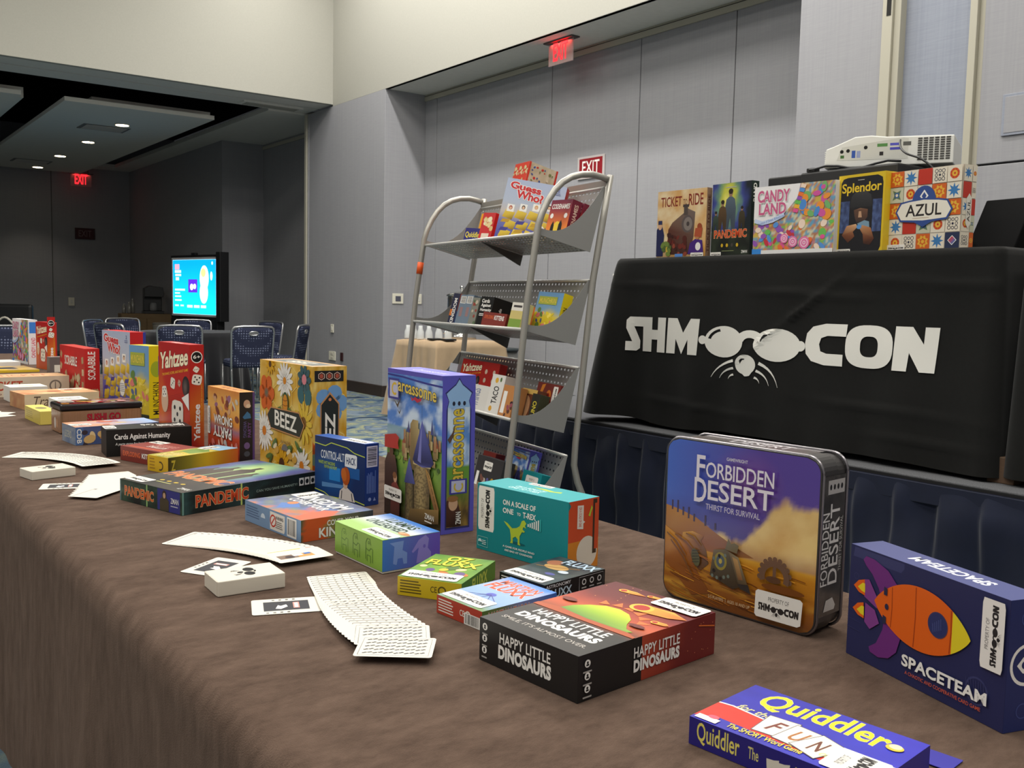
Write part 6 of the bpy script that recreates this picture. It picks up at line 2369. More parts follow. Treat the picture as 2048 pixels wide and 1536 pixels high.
A.field(26, 36, epi2)
for (x, y, s_, c) in ((.48, .80, 1.30, S(84, 98, 112)), (.28, .68, 1.0, S(92, 70, 46)), (.78, .60, .75, S(66, 58, 40)), (.11, .56, .7, S(60, 74, 64))):
    d_ = mix(c, BLACK, .45)
    A.poly([(x - .10 * s_, .36), (x - .11 * s_, y - .12 * s_), (x - .085 * s_, y - .02 * s_), (x - .03 * s_, y + .01 * s_), (x + .03 * s_, y + .01 * s_), (x + .085 * s_, y - .02 * s_), (x + .11 * s_, y - .12 * s_), (x + .10 * s_, .36), (x + .03 * s_, .36), (x, .36 + .12 * s_), (x - .03 * s_, .36)],
           [d_, mix(c, BLACK, .25), c, c, c, c, mix(c, BLACK, .25), d_, d_, d_, d_])
    A.ell(x, y + .045 * s_, .030 * s_, .040 * s_, S(150, 116, 92), n=14)
    A.ell(x, y + .065 * s_, .034 * s_, .030 * s_, S(44, 36, 30), n=14)
A.text('PANDEMIC', .08, .245, .92, .36, S(206, 74, 36), bold=.05, out=S(240, 206, 150), outw=.035)
for k in range(4):
    A.ell(.30 + k * .13, .145, .022, .026, S(206, 170, 40) if k != 2 else S(70, 66, 60), n=14)
smalllines(A, .30, .06, .7, .075, 1, S(150, 160, 110))
A.text('ZMAN', .80, .03, .95, .07, WHITE, bold=.02)
smalllines(A, .35, .93, .7, .95, 1, S(180, 180, 190))
sticker(A, .0, .0, .28, .055)
B = Art(.043, .308)
B.flat(S(24, 40, 36))
B.text('PAND', .25, .72, .7, .97, WHITE, bold=.03, rot=90)
game_box('epidemic_game_box', 'dark epidemic game box standing second from left on the black table', (3.199, 2.687), -3.3, .226, .043, .308, S(26, 40, 38), A, B, z0=SZ, group=GS)

game_box('sweets_game_box', 'white and pink sweets game box standing in the middle of the black table', (3.199, 2.280), .8, .385, .05, .275, S(226, 224, 222), candy_art(.385, .275), None, z0=SZ, group=GS)

A = Art(.215, .289)
A.flat(S(216, 184, 40))
A.poly([(.05, .0), (.06, .90), (.10, .95), (.20, .965), (.84, .965), (.94, .93), (.96, .86), (.96, .06), (.92, .0)], S(30, 30, 34))
for (x0, x1, s_) in ((.06, .26, 1), (.76, .95, -1)):
    A.field(8, 20, lambda u, v: mix(S(50, 60, 96), S(84, 104, 150), .4 + .9 * fbm(u * 3, v * 5)), x0, .25, x1, .66)
A.poly([(.27, .58), (.30, .72), (.40, .78), (.60, .78), (.72, .72), (.76, .58), (.66, .54), (.5, .56), (.36, .54)], [S(40, 40, 42), S(50, 50, 52), S(60, 60, 62), S(64, 64, 64), S(54, 54, 56), S(40, 40, 42), S(24, 24, 26), S(28, 28, 30), S(24, 24, 26)])
A.poly([(.36, .54), (.5, .56), (.66, .54), (.66, .44), (.56, .36), (.42, .38), (.38, .46)], [S(90, 64, 50), S(150, 110, 84), S(110, 76, 58), S(80, 56, 46), S(60, 50, 50), S(60, 50, 50), S(84, 60, 50)])
A.poly([(.47, .52), (.52, .52), (.54, .44), (.46, .44)], S(190, 150, 118))
A.poly([(.44, .36), (.60, .40), (.70, .38), (.72, .24), (.58, .30)], S(120, 150, 170))
A.poly([(.12, .22), (.22, .34), (.42, .36), (.46, .32), (.36, .26), (.40, .20), (.26, .12)], [S(110, 64, 40), S(196, 140, 96), S(220, 176, 136), S(196, 150, 110), S(150, 96, 64), S(120, 72, 48), S(70, 40, 30)])
A.poly([(.82, .16), (.74, .30), (.56, .34), (.50, .30), (.58, .22), (.60, .10), (.74, .08)], [S(90, 50, 34), S(176, 116, 76), S(196, 144, 104), S(180, 130, 90), S(130, 80, 54), S(60, 36, 28), S(60, 36, 28)])
A.ell(.49, .32, .04, .03, S(90, 150, 210))
A.text('Splendor', .08, .73, .93, .89, S(232, 196, 50), bold=.03, gap=.97)
smalllines(A, .42, .915, .60, .93, 1, S(200, 196, 190))
sticker(A, .02, .0, .32, .04)
B = Art(.069, .289)
B.flat(S(220, 188, 44))
game_box('yellow_framed_box', 'yellow framed box with a hooded figure standing on the black table', (3.198, 2.070), -6.7, .215, .069, .289, S(220, 188, 44), A, B, z0=SZ, group=GS)

# tile pattern box
def tile(A, u, v, s_u, s_v, k):
    cr, rd, og, bl, ye = S(226, 216, 196), S(190, 52, 36), S(206, 96, 36), S(60, 120, 176), S(226, 176, 60)
    cu, cv = u + s_u / 2, v + s_v / 2
    m_ = min(s_u * A.w, s_v * A.h)
    P = lambda r_, t_: (cu + r_ * m_ * cos(t_) / A.w, cv + r_ * m_ * sin(t_) / A.h)
    if k == 0:
        A.rect(u, v, u + s_u, v + s_v, rd)
    elif k == 1:
        A.rect(u, v, u + s_u, v + s_v, cr)
        for q in range(8):
            t_ = q * pi / 4
            A.poly([(cu, cv), P(.22, t_ - .39), P(.48, t_), P(.22, t_ + .39)], bl)
            A.k -= 1
        A.k += 1
    elif k == 2:
        A.rect(u, v, u + s_u, v + s_v, og)
        A.poly([P(.44 if q % 2 else .30, q * pi / 8) for q in range(16)], ye)
        A.poly([P(.28 if q % 2 else .18, q * pi / 6) for q in range(12)], og)
        A.poly([P(.12, q * pi / 4) for q in range(8)], ye)
    elif k == 3:
        A.rect(u, v, u + s_u, v + s_v, cr)
        for q in range(4):
            t_ = q * pi / 2 + pi / 4
            c_ = P(.36, t_)
            A.ring(c_[0], c_[1], .09 * m_ / A.h, .13 * m_ / A.h, S(46, 46, 66), n=14)
            c_ = P(.26, q * pi / 2)
            A.ring(c_[0], c_[1], .07 * m_ / A.h, .11 * m_ / A.h, S(46, 46, 66), n=14)
        A.ell(cu, cv, .08 * m_ / A.h, .08 * m_ / A.h, S(46, 46, 66), n=12)
    elif k == 4:
        A.rect(u, v, u + s_u, v + s_v, S(196, 196, 170))
        A.poly([P(.46 if q % 2 else .2, q * pi / 4) for q in range(8)], S(96, 120, 90))
        A.poly([P(.24, q * pi / 2 + pi / 4) for q in range(4)], S(60, 100, 150))
        A.ell(cu, cv, .1 * m_ / A.h, .1 * m_ / A.h, cr, n=12)
    else:
        A.rect(u, v, u + s_u, v + s_v, cr)
        A.ell(cu, cv, .34 * m_ / A.h, .34 * m_ / A.h, og, n=20)
        A.poly([P(.36 if q % 2 else .22, q * pi / 8) for q in range(16)], rd)
        A.ell(cu, cv, .2 * m_ / A.h, .2 * m_ / A.h, ye, n=16)
        A.ell(cu, cv, .07 * m_ / A.h, .07 * m_ / A.h, rd, n=10)


A = Art(.293, .284)
A.flat(S(206, 196, 180))
rows = [[5, 3, 2, 1, 6], [1, 0, 4, 5, 3], [2, 5, 4, 5, 2], [4, 5, 3, 2, 1], [2, 1, 0, 3, 5]]
for j, rw in enumerate(rows):
    for i, k in enumerate(rw):
        if k == 6:
            A.rect(i * .2 + .004, j * .2 + .004, i * .2 + .196, j * .2 + .196, S(40, 50, 80))
            A.poly([(i * .2 + .1, j * .2 + .16), (i * .2 + .16, j * .2 + .1), (i * .2 + .1, j * .2 + .04), (i * .2 + .04, j * .2 + .1)], WHITE)
            A.poly([(i * .2 + .1, j * .2 + .15), (i * .2 + .15, j * .2 + .1), (i * .2 + .1, j * .2 + .05), (i * .2 + .05, j * .2 + .1)], [S(200, 60, 60), S(60, 110, 170), S(60, 110, 170), S(200, 60, 60)])
        else:
            tile(A, i * .2 + .004, j * .2 + .004, .192, .192, k)
BLZ = S(50, 76, 140)
A.ell(.5, .60, .17, .19, BLZ, n=24)
A.poly([(.5, .74), (.56, .66), (.5, .60), (.44, .66)], WHITE)
A.poly([(.5, .71), (.535, .66), (.5, .62), (.465, .66)], BLZ)
A.poly([(.10, .48), (.17, .60), (.30, .62), (.5, .64), (.70, .62), (.83, .60), (.90, .48), (.83, .36), (.62, .34), (.5, .28), (.38, .34), (.17, .36)], BLZ)
A.poly([(.125, .48), (.185, .58), (.30, .60), (.5, .615), (.70, .60), (.815, .58), (.875, .48), (.815, .38), (.5, .36), (.185, .38)], S(232, 226, 212))
A.text('AZUL', .25, .415, .75, .565, S(40, 34, 34), bold=.025)
smalllines(A, .35, .385, .65, .40, 1, S(170, 140, 100))
sticker(A, .0, .0, .26, .075)
B = Art(.070, .284)
B.flat(S(206, 196, 180))
for j in range(5):
    for i in range(2):
        tile(B, i * .66 + .02, j * .2 + .004, .62 if i == 0 else .32, .192, [[3, 2], [5, 4], [1, 0], [0, 3], [1, 5]][j][i])
B.poly([(.3, .30), (.5, .24), (.7, .30), (.7, .60), (.5, .66), (.3, .60)], S(226, 220, 206))
B.text('AZUL', .40, .32, .62, .58, S(50, 44, 44), bold=.02, rot=90)
game_box('tile_pattern_box', 'box patterned with colourful square tiles standing on the black table', (3.198, 1.776), -6.6, .293, .070, .284, S(226, 220, 206), A, B, z0=SZ, group=GS)

# ---------------------------------------------------------------- projector on its black case
t = thing('projector_case', 'black case under the projector, behind the games', 'case', (3.32, 2.10, BT), 0)
mb_ = mat('case_black', S(26, 26, 27), 0.55)
MB().box(0, 0, 0, .46, .44, .335).build('case_body', mb_, t, bevel=.008)
MB().box(.02, .435, .10, .34, .62, .333).build('case_lid', mb_, t, bevel=.006)
MB().box(-.004, .18, .25, .002, .30, .28).build('handle', mat('case_handle', S(40, 40, 42), .4), t, bevel=.002)
t = thing('projector', 'white projector with its ports and louvres facing out', 'projector', (3.53, 2.005, BT + .345), radians(24))
mp_ = mat('projector_white', S(226, 226, 220), 0.35)
prof = [(0, .0), (.0, .105), (.10, .108), (.24, .112), (.30, .120), (.36, .118), (.44, .085), (.47, .075), (.475, .0)]
MB().prism([(y, z) for y, z in prof], 0, .30, 'x').build('body', mp_, t, bevel=.004)
A = Art(.475, .12)
A.poly([(.08, .22), (.08, .66), (.38, .76), (.40, .78), (.70, .80), (.72, .76), (.72, .22)][::-1] if False else [(.10, .24), (.66, .20), (.66, .84), (.62, .88), (.14, .66)], S(206, 206, 198))
for (u, v, w_, h_, c) in ((.13, .30, .03, .10, S(70, 110, 60)), (.22, .30, .03, .24, S(60, 90, 170)), (.26, .30, .03, .22, S(150, 160, 200)), (.42, .62, .08, .10, S(90, 140, 80)), (.52, .64, .08, .08, S(90, 90, 190)),
                          (.52, .50, .08, .08, S(80, 80, 180)), (.44, .34, .03, .12, S(50, 46, 46)), (.62, .62, .06, .12, S(96, 96, 92))):
    A.rect(u, v, u + w_, v + h_, c)
for (u, v) in ((.14, .52), (.19, .54), (.33, .62)):
    A.ell(u, v, .06, .06, S(30, 30, 30), n=12)
A.build('port_panel', t, (-.0005, .475, 0), (0, -1, 0), (0, 0, 1), M_PAPER)
for k in range(10):
    for q in range(6):
        MB().box(-.0025, .012 + q * .020, .016 + k * .0088, .0005, .027 + q * .020, .0205 + k * .0088).build('louvre', mat('louvre_dark', S(52, 50, 48), .6), t)
for k in range(8):
    MB().box(.02, .470, .012 + k * .0075, .28, .4785, .0155 + k * .0075).build('side_fin', mp_, t)
for q in ((.04, .14), (.22, .14), (.04, .40), (.22, .40)):
    MB().lathe([(.012, -.0095), (.012, .001)], (q[0], q[1], 0), 12).build('foot', mb_, t)
mc = mat('cable_black', S(20, 20, 22), 0.5)
tag(MB().tube([bez((3.42, 2.16, BT + .435), (3.36, 2.13, BT + .38), (3.36, 2.07, BT + .36), k / 8) for k in range(9)] + [bez((3.36, 2.07, BT + .36), (3.34, 1.97, BT + .33), (3.37, 1.93, BT + .22), k / 8) for k in range(1, 9)] + [(3.38, 1.93, BT + .1), (3.38, 1.92, BT + .006)], .004, 8).build('black_cable', mc, None, smooth=True),
    'thin black cable hanging from the projector ports', 'cable')
tag(MB().tube([(3.325, 2.50, BT + .344)] + [(3.328 + .008 * k, 2.48 - k * .05, BT + .345 + .010 * sin(k * 1.3)) for k in range(8)], .005, 8).build('black_cable', mc, None, smooth=True), 'black power cord lying along the case under the projector', 'cable')
tag(MB().box(3.325, 2.475, BT + .3355, 3.36, 2.515, BT + .352).build('plug_block', mc, None, bevel=.003), 'small black plug beside the projector', 'plug')
# tablet on a stand
t = thing('tablet_stand', 'black tablet leaning back on a stand at the right of the tile box', 'tablet', (3.44, 1.715, BT), radians(-8))
mt_ = mat('tablet_black', S(9, 9, 10), 0.8, spec=.1)
MB().box(0, 0, 0.004, .012, .19, .225).build('tablet', mt_, t, bevel=.004).rotation_euler = (0, radians(28), 0)
MB().prism([(0.0, 0), (.14, 0), (.085, .15)], .02, .18, 'y').build('stand', mat('stand_dark', S(14, 14, 14), 0.8, spec=.1), t, bevel=.004)
t = thing('desk_phone', 'white handset lying behind the tablet stand', 'handset', (3.40, 1.42, BT), 0)
MB().box(0, 0, 0, .12, .17, .022).build('body', mat('handset_white', S(206, 204, 198), .5), t, bevel=.006)
MB().box(.02, .02, .021, .10, .15, .028).build('top_plate', mat('handset_grey', S(150, 150, 150), .5), t, bevel=.003)
tag(MB().tube([(3.46 + .028 * cos(k * .7), 1.93 - k * .004, BT + .03 + .028 * abs(sin(k * .7))) for k in range(14)], .004, 8).build('black_cable', mc, None, smooth=True), 'black coiled cable between the tile box and the tablet', 'cable')


# ================================================================ perforated steel display rack
RA = radians(8.7)
RW = 1.15
RO = Vector((2.269, 2.986, 0))                 # right front post line at floor height, v = 0
RU = Vector((sin(RA), cos(RA), 0))
RV = Vector((cos(RA), -sin(RA), 0))
RM = Matrix((RV, RU, Vector((0, 0, 1)))).transposed().to_4x4()     # local x = depth, y = width, z = up
RM.translation = RO
rack = thing('display_rack', 'grey steel display rack with four perforated shelves', 'rack', (0, 0, 0))
rack.matrix_world = RM
M_POST = mat('rack_tube', S(168, 165, 157), 0.36, metal=0.4)
M_SHELF = mat('rack_shelf', S(152, 151, 148), 0.42, metal=0.3)
M_LIP = mat('rack_lip', S(206, 205, 200), 0.35, metal=0.2)
front = [(-.127, 0.0), (-.07, .489), (-.036, .80), (.0, 1.17), (.041, 1.46), (.055, 1.505), (.080, 1.555), (.110, 1.598), (.145, 1.632), (.185, 1.655), (.23, 1.668), (.28, 1.672), (.325, 1.665), (.352, 1.658)]
back = [(.44, 0.0), (.30, .33), (.25, .44), (.232, .51), (.236, .60), (.262, .89), (.296, 1.248), (.336, 1.496), (.366, 1.675)]
for i, y in enumerate((0, RW)):
    MB().tube([(x, y, z) for x, z in front], .0135, 10).build('front_post', M_POST, rack, smooth=True)
    MB().tube([(x, y, z) for x, z in back], .0135, 10).build('back_post', M_POST, rack, smooth=True)
MB().box(.345, 0, 1.615, .352, RW, 1.655).build('top_rail', M_POST, rack)
ob_ = MB().tube([(.0165, RW, 1.288), (.0240, RW, 1.345)], .0155, 12).build('orange_band', mat('orange_tape', S(232, 92, 28), .5), rack, smooth=True)

TRAYS = [(.045, 1.432), (-.012, 1.06), (-.056, .708), (-.10, .352)]
TA_ = radians(14)
TD, THB = .245, .262                           # floor depth and back height of a tray


def perforated(nu, nv, w_, h_):
    """flat sheet w_ x h_ with a regular grid of oblong holes, local (a, b)"""
    xs, ys = [0], [0]
    pu, pv = w_ / nu, h_ / nv
    for i in range(nu):
        xs += [pu * i + pu * .28, pu * i + pu * .72]
    for j in range(nv):
        ys += [pv * j + pv * .36, pv * j + pv * .64]
    xs.append(w_)
    ys.append(h_)
    vs = [(x, y) for y in ys for x in xs]
    n = len(xs)
    fs = []
    for j in range(len(ys) - 1):
        for i in range(n - 1):
            if i % 2 == 1 and j % 2 == 1:
                continue
            fs.append((j * n + i, j * n + i + 1, (j + 1) * n + i + 1, (j + 1) * n + i))
    return vs, fs


def sheet(name, vs, fs, fn, parent):
    me = bpy.data.meshes.new(name)
    me.from_pydata([fn(a, b) for a, b in vs], [], fs)
    bm = bmesh.new()
    bm.from_mesh(me)
    bmesh.ops.solidify(bm, geom=bm.faces[:], thickness=.0015)
    bm.to_mesh(me)
    bm.free()
    return link(name, me, parent, M_SHELF)


def tray_frame(k):
    f, z = TRAYS[k]
    D = Vector((cos(TA_), 0, -sin(TA_)))
    Nn = Vector((sin(TA_), 0, cos(TA_)))
    M = Matrix((D, Vector((0, 1, 0)), Nn)).transposed().to_4x4()
    M.translation = (f, 0, z)
    return M


_pf = perforated(40, 10, RW - .03, TD)
_pb = perforated(40, 9, RW - .03, THB)
for k in range(4):
    e = bpy.data.objects.new('shelf', None)
    COL.objects.link(e)
    e.parent = rack
    e.matrix_local = tray_frame(k)
    sheet('shelf_floor', *_pf, lambda a, b: (b, a + .015, 0), e)
    sheet('shelf_back', *_pb, lambda a, b: (TD + .004, a + .015, b), e)
    MB().tube([(0, .012, -.004), (0, RW - .012, -.004)], .007, 8).build('front_lip', M_LIP, e, smooth=True)
    MB().tube([(TD + .002, .012, THB), (TD + .002, RW - .012, THB)], .006, 8).build('back_lip', M_LIP, e, smooth=True)
    MB().prism([(.03, -.002), (TD, -.002), (TD, -.05)], RW / 2 - .004, RW / 2 + .004, 'y').build('under_rib', mat('rack_rib', S(92, 91, 89), .5, metal=.4), e)
    P = [(0, -.006), (TD + .004, -.006), (TD + .004, THB)] + [(TD - .008 - (TD - .008) * q / 14, .020 + (THB - .020) * (1 - q / 14) ** 2.7) for q in range(15)]
    for y in (.008, RW - .0095):
        MB().prism(P, y, y + .0015, 'y').build('end_panel', M_SHELF, e)


def on_shelf(name, label, k, u, d, yaw, w_, dp, h_, body, face=None, side=None, lean=0.0, group='boxes on the display rack', up=0.0, cat='game box'):
    """box standing on shelf k: u metres from the right end of the rack to its right edge, d in from the front lip; face = printed front, side = printed right end"""
    M = RM @ tray_frame(k) @ Matrix.Translation((d, u, up + .0012)) @ Matrix.Rotation(radians(yaw), 4, 'Z') @ Matrix.Rotation(radians(lean), 4, 'Y')
    return game_box(name, label, (0, 0), 0, w_, dp, h_, body, face, side, None, matrix=M, group=group, cat=cat)


def plain(w_, h_, c, txt=None, tc=WHITE, box=(.1, .55, .9, .8), rot=0, extra=None, st=None):
    A = Art(w_, h_)
    A.flat(c)
    if extra:
        extra(A)
    if txt:
        A.text(txt, *box, tc, bold=.04, rot=rot)
    if st:
        sticker(A, *st)
    return A


# shelf 1 (top)
NB2 = S(40, 36, 110)
on_shelf('word_game_box', 'small dark blue word game box at the left of the top shelf', 0, .64, .055, 18, .115, .06, .068, NB2,
         plain(.115, .068, NB2, 'Quiddler', S(226, 206, 60), (.05, .3, .95, .75)), plain(.06, .068, S(190, 50, 50)))
on_shelf('orange_game_box', 'orange box at the back left of the top shelf', 0, .80, .16, 8, .10, .05, .185, S(226, 150, 30), plain(.10, .185, S(226, 150, 30), extra=lambda A: A.rect(.1, .1, .9, .5, S(236, 170, 50))), plain(.05, .185, S(50, 50, 110)))
on_shelf('apple_game_box', 'red and cream box left of the pale guessing game on the rack', 0, .545, .055, 14, .085, .045, .135, S(190, 40, 40),
         plain(.085, .135, S(196, 44, 44), extra=lambda A: (blobs(A, 14, .1, .45, .9, .8, [S(226, 206, 150), S(214, 180, 120), S(236, 226, 190)], .05, .1, 3), A.rect(.2, .1, .8, .3, S(226, 210, 190)))))
on_shelf('orange_spine_box', 'narrow orange and purple box on the top shelf', 0, .64, .135, 10, .06, .07, .115, S(216, 96, 40), plain(.06, .115, S(216, 96, 40), extra=lambda A: A.rect(0, 0, .4, 1, S(90, 60, 130))))
on_shelf('guessing_game_box', 'pale blue guessing game box leaning on the top shelf of the rack', 0, .215, .192, 47, .262, .045, .262, RED, faces_art(.262, .262), plain(.05, .262, RED))


def tile_cover(A):
    A.field(10, 24, lambda u, v: mix(S(206, 196, 170), S(180, 170, 140), .5 + fbm(u * 8, v * 8)))
    blobs(A, 60, .05, .4, .95, .98, [S(196, 60, 50), S(70, 90, 150), S(120, 130, 80), S(216, 206, 180)], .008, .018, 9)
    A.rect(.94, 0, 1, 1, S(196, 50, 36))
    A.rect(0, 0, .06, 1, S(206, 56, 38))


for i in range(3):
    on_shelf('tile_game_box', ['red tile game box, leftmost of the three stacked behind the guessing game', 'red tile game box, middle of the three stacked behind the guessing game', 'red tile game box, rightmost of the three behind the guessing game'][i],
             0, .51 - i * .0435, .095, 0, .043, .146, .37, S(206, 56, 38), plain(.043, .37, S(206, 60, 40), extra=lambda A: blobs(A, 30, .1, .05, .9, .98, [S(206, 190, 140), S(190, 170, 120), S(110, 96, 60), S(214, 200, 160)], .014, .024, 9)),
             None if i < 2 else plain(.146, .37, S(196, 186, 160), extra=tile_cover))


def codenames(A):
    A.field(10, 14, lambda u, v: ramp([(0, S(232, 170, 50)), (.4, S(226, 120, 50)), (.75, S(150, 50, 60)), (1, S(110, 34, 60))], v))
    A.ell(.5, .25, .16, .24, S(236, 200, 60))
    A.poly([(.18, 0), (.22, .4), (.30, .5), (.36, .4), (.38, 0)], BLACK)
    A.poly([(.56, 0), (.58, .42), (.66, .52), (.74, .42), (.78, 0)], BLACK)
    A.ell(.16, .62, .06, .06, WHITE)
    A.ell(.82, .62, .06, .06, WHITE)


for i in range(2):
    on_shelf('spy_word_game_box', ['red and orange spy word game box at the right of the top shelf, front one', 'red and orange spy word game box behind its twin on the top shelf'][i], 0, .022, .125 + .056 * i, 8, .135, .05, .175, S(130, 40, 56),
             plain(.135, .175, S(150, 50, 60), 'CODENAMES', WHITE, (.08, .78, .92, .90), extra=codenames), plain(.05, .175, S(120, 36, 54), 'CODENAMES', S(226, 190, 170), (.3, .1, .7, .9), rot=90))
# shelf 2
on_shelf('kingdom_game_box', 'dark kingdom game box leaning at the left of the second shelf', 1, .80, .06, 10, .055, .14, .152, S(40, 40, 60), plain(.055, .152, S(44, 46, 70), 'KINGDOM', WHITE, (.3, .05, .75, .85), rot=90, extra=lambda A: A.rect(0, .3, .3, .5, S(206, 110, 40))),
         plain(.14, .152, S(200, 90, 40), extra=lambda A: A.rect(0, 0, 1, .45, S(70, 110, 170))))
for i in range(2):
    on_shelf('grey_card_box', ['grey blue card box on the second shelf, left of the pair', 'grey blue card box on the second shelf, right of the pair'][i], 1, .705 - .068 * i, .055, 8, .058, .12, .145, S(106, 122, 138),
             plain(.058, .145, S(112, 128, 144), extra=lambda A: (barcode(A, .12, .72, .88, .95, 4, False), A.rect(.3, .3, .7, .6, S(150, 120, 120)))))
on_shelf('landscape_card_box', 'greenish card box between the grey pair and the black box', 1, .57, .055, 8, .055, .12, .132, S(120, 124, 110), plain(.055, .132, S(130, 130, 120), extra=lambda A: blobs(A, 12, .1, .1, .9, .9, [S(150, 70, 60), S(90, 110, 80), S(190, 180, 160)], .03, .08, 3)))
on_shelf('black_card_game_box', 'black party card game box standing on the second shelf of the rack', 1, .44, .06, 8, .10, .12, .138, K,
         plain(.10, .138, K, extra=lambda A: (A.text('Cards', .1, .80, .7, .92, WHITE, bold=.05), A.text('Against', .1, .64, .85, .77, WHITE, bold=.05), A.text('Humanity', .1, .50, .95, .62, WHITE, bold=.05), smalllines(A, .1, .36, .6, .46, 2, WHITE))), plain(.12, .138, S(26, 26, 26), 'Cards', WHITE, (.3, .3, .42, .7), rot=90))
on_shelf('kittens_game_box', 'small dark red card box at the front of the second shelf', 1, .255, .045, 12, .16, .06, .062, KR, plain(.16, .062, KR, 'KITTENS', WHITE, (.5, .5, .9, .82), extra=lambda A: A.text('EXPLODING', .08, .55, .46, .8, S(206, 96, 50), bold=.04)), plain(.06, .062, S(110, 40, 36), 'KITTENS', S(220, 200, 190), (.35, .1, .6, .9), rot=90))
on_shelf('green_sticker_box', 'pale yellow and green box with a white sticker on the second shelf', 1, .155, .06, 10, .08, .05, .115, S(206, 196, 130), plain(.08, .115, S(206, 190, 120), extra=lambda A: (A.rect(0, 0, 1, .4, S(130, 160, 70)), A.rect(0, .7, 1, 1, S(226, 222, 212)), A.rect(.15, .82, .85, .9, S(70, 66, 66)))))
on_shelf('yellow_card_game_box', 'yellow and sky blue card game box on the second shelf of the rack', 1, .045, .165, 10, .16, .05, .185, S(220, 196, 30), yellow_art(.16, .185), plain(.05, .185, S(224, 200, 30), 'MUNCHKIN', S(70, 60, 20), (.25, .1, .7, .7), rot=90))
on_shelf('orange_game_box', 'orange box behind the rack post on the second shelf', 1, .225, .15, 8, .06, .06, .12, S(206, 120, 30), plain(.06, .12, S(206, 110, 30)))
# shelf 3
for i in range(3):
    on_shelf('dice_game_box', ['red dice game box at the back of the third shelf, left of three', 'red dice game box at the back of the third shelf, middle of three', 'red dice game box at the back of the third shelf, right of three'][i], 2, (.70, .615, .535)[i], .17, 4, .20 if i == 0 else .075, .04, .222, S(176, 34, 30),
             dice_art(.20, .222) if i == 0 else plain(.075, .222, S(180, 36, 30), extra=lambda A: (A.ell(.5, .8, .05, .05, S(226, 200, 180)), A.ell(.5, .62, .05, .05, S(206, 190, 170)), A.ell(.5, .45, .05, .06, S(206, 190, 170)))))
on_shelf('white_striped_box', 'white and blue box edge at the left of the third shelf', 2, .93, .15, 8, .07, .05, .19, S(200, 206, 220), plain(.07, .19, S(206, 210, 222), extra=lambda A: (A.rect(0, .5, 1, .6, S(110, 140, 190)), A.rect(0, .72, 1, .8, S(110, 140, 190)))))
on_shelf('white_card_game_box', 'white card game box near the left of the third shelf', 2, .345, .06, 8, .155, .09, .108, S(214, 212, 206), plain(.155, .108, S(216, 214, 208), 'THINGS', S(120, 130, 160), (.15, .15, .5, .85), rot=90))
on_shelf('white_card_game_box', 'tall white card game box with a tropical fruit on the third shelf', 2, .235, .055, 8, .095, .08, .165, S(220, 218, 212), plain(.095, .165, S(222, 220, 214), 'TACO', S(60, 60, 60), (.3, .25, .7, .70), rot=90, extra=lambda A: (A.ell(.4, .85, .07, .07, S(220, 170, 60)), A.ell(.7, .88, .04, .06, S(80, 110, 60)), A.ell(.35, .12, .07, .07, S(214, 160, 60)))))
on_shelf('brown_card_box', 'brown and white card box behind the front post on the third shelf', 2, .135, .06, 8, .085, .06, .13, S(176, 120, 70), plain(.085, .13, S(190, 130, 76), extra=lambda A: (A.rect(.1, .1, .4, .8, WHITE), blobs(A, 8, .4, .05, .95, .5, [S(60, 36, 40), S(150, 80, 90), S(90, 60, 50)], .04, .1, 2))))
on_shelf('brown_card_box', 'dark brown card box right of the front post on the third shelf', 2, .09, .135, 8, .10, .05, .135, S(100, 56, 36), plain(.10, .135, S(104, 58, 38), extra=lambda A: (A.ell(.4, .45, .2, .35, S(196, 150, 110)), A.rect(.75, .2, .95, .8, WHITE), A.rect(0, .85, 1, 1, S(206, 170, 90)))))
on_shelf('colour_card_box', 'narrow black and yellow card box on the third shelf', 2, .035, .12, 8, .05, .05, .12, S(60, 60, 40), plain(.05, .12, S(40, 40, 34), 'UNO', S(206, 190, 60), (.25, .25, .75, .75), rot=90))
on_shelf('dinosaur_game_box', 'red dinosaur game box at the right of the third shelf', 2, .022, .195, 4, .165, .042, .175, S(110, 40, 36), plain(.165, .175, S(120, 46, 38), extra=lambda A: (A.ell(.38, .28, .13, .15, S(206, 170, 50)), A.ell(.38, .26, .10, .11, S(196, 196, 60)), A.poly([(.1, .55), (.2, .95), (.35, .98), (.2, .6)], S(214, 130, 40)), A.ell(.55, .72, .10, .13, S(214, 120, 40)), A.ell(.54, .70, .06, .08, S(160, 44, 34)), sticker(A, .72, .35, .92, .95, rot=90))))
# shelf 4 (lowest)
on_shelf('black_party_game_box', 'dark grey party game box on the lowest shelf', 3, .175, .065, 8, .19, .06, .175, S(52, 50, 52), plain(.19, .175, S(56, 54, 56), extra=lambda A: (blobs(A, 14, .15, .08, .55, .5, [S(150, 120, 90), S(90, 90, 150), S(190, 180, 170), S(120, 80, 70)], .04, .09, 2), A.rect(.08, .1, .18, .62, WHITE), sticker(A, .3, .68, .62, .9), blobs(A, 10, .7, .1, .95, .55, [S(150, 100, 40), S(190, 150, 50)], .03, .07, 3))))
on_shelf('red_game_box', 'red game box at the back left of the lowest shelf', 3, .40, .14, 6, .10, .05, .19, S(120, 40, 34), plain(.10, .19, S(130, 44, 36), extra=lambda A: (A.ell(.5, .7, .1, .16, S(214, 160, 50)), A.rect(.75, .4, .95, .85, S(220, 216, 210)))))
on_shelf('castle_game_box', 'purple castle game box on the lowest shelf of the rack', 3, .16, .165, 4, .17, .06, .245, PU, castle_art(.17, .245, False), castle_side(.06, .245))
on_shelf('teal_charades_box', 'teal box with a white sticker at the right of the lowest shelf', 3, .025, .165, 8, .125, .06, .165, TEAL, plain(.125, .165, TEAL, st=(.2, .55, .85, .9)), plain(.06, .165, S(16, 120, 126)))

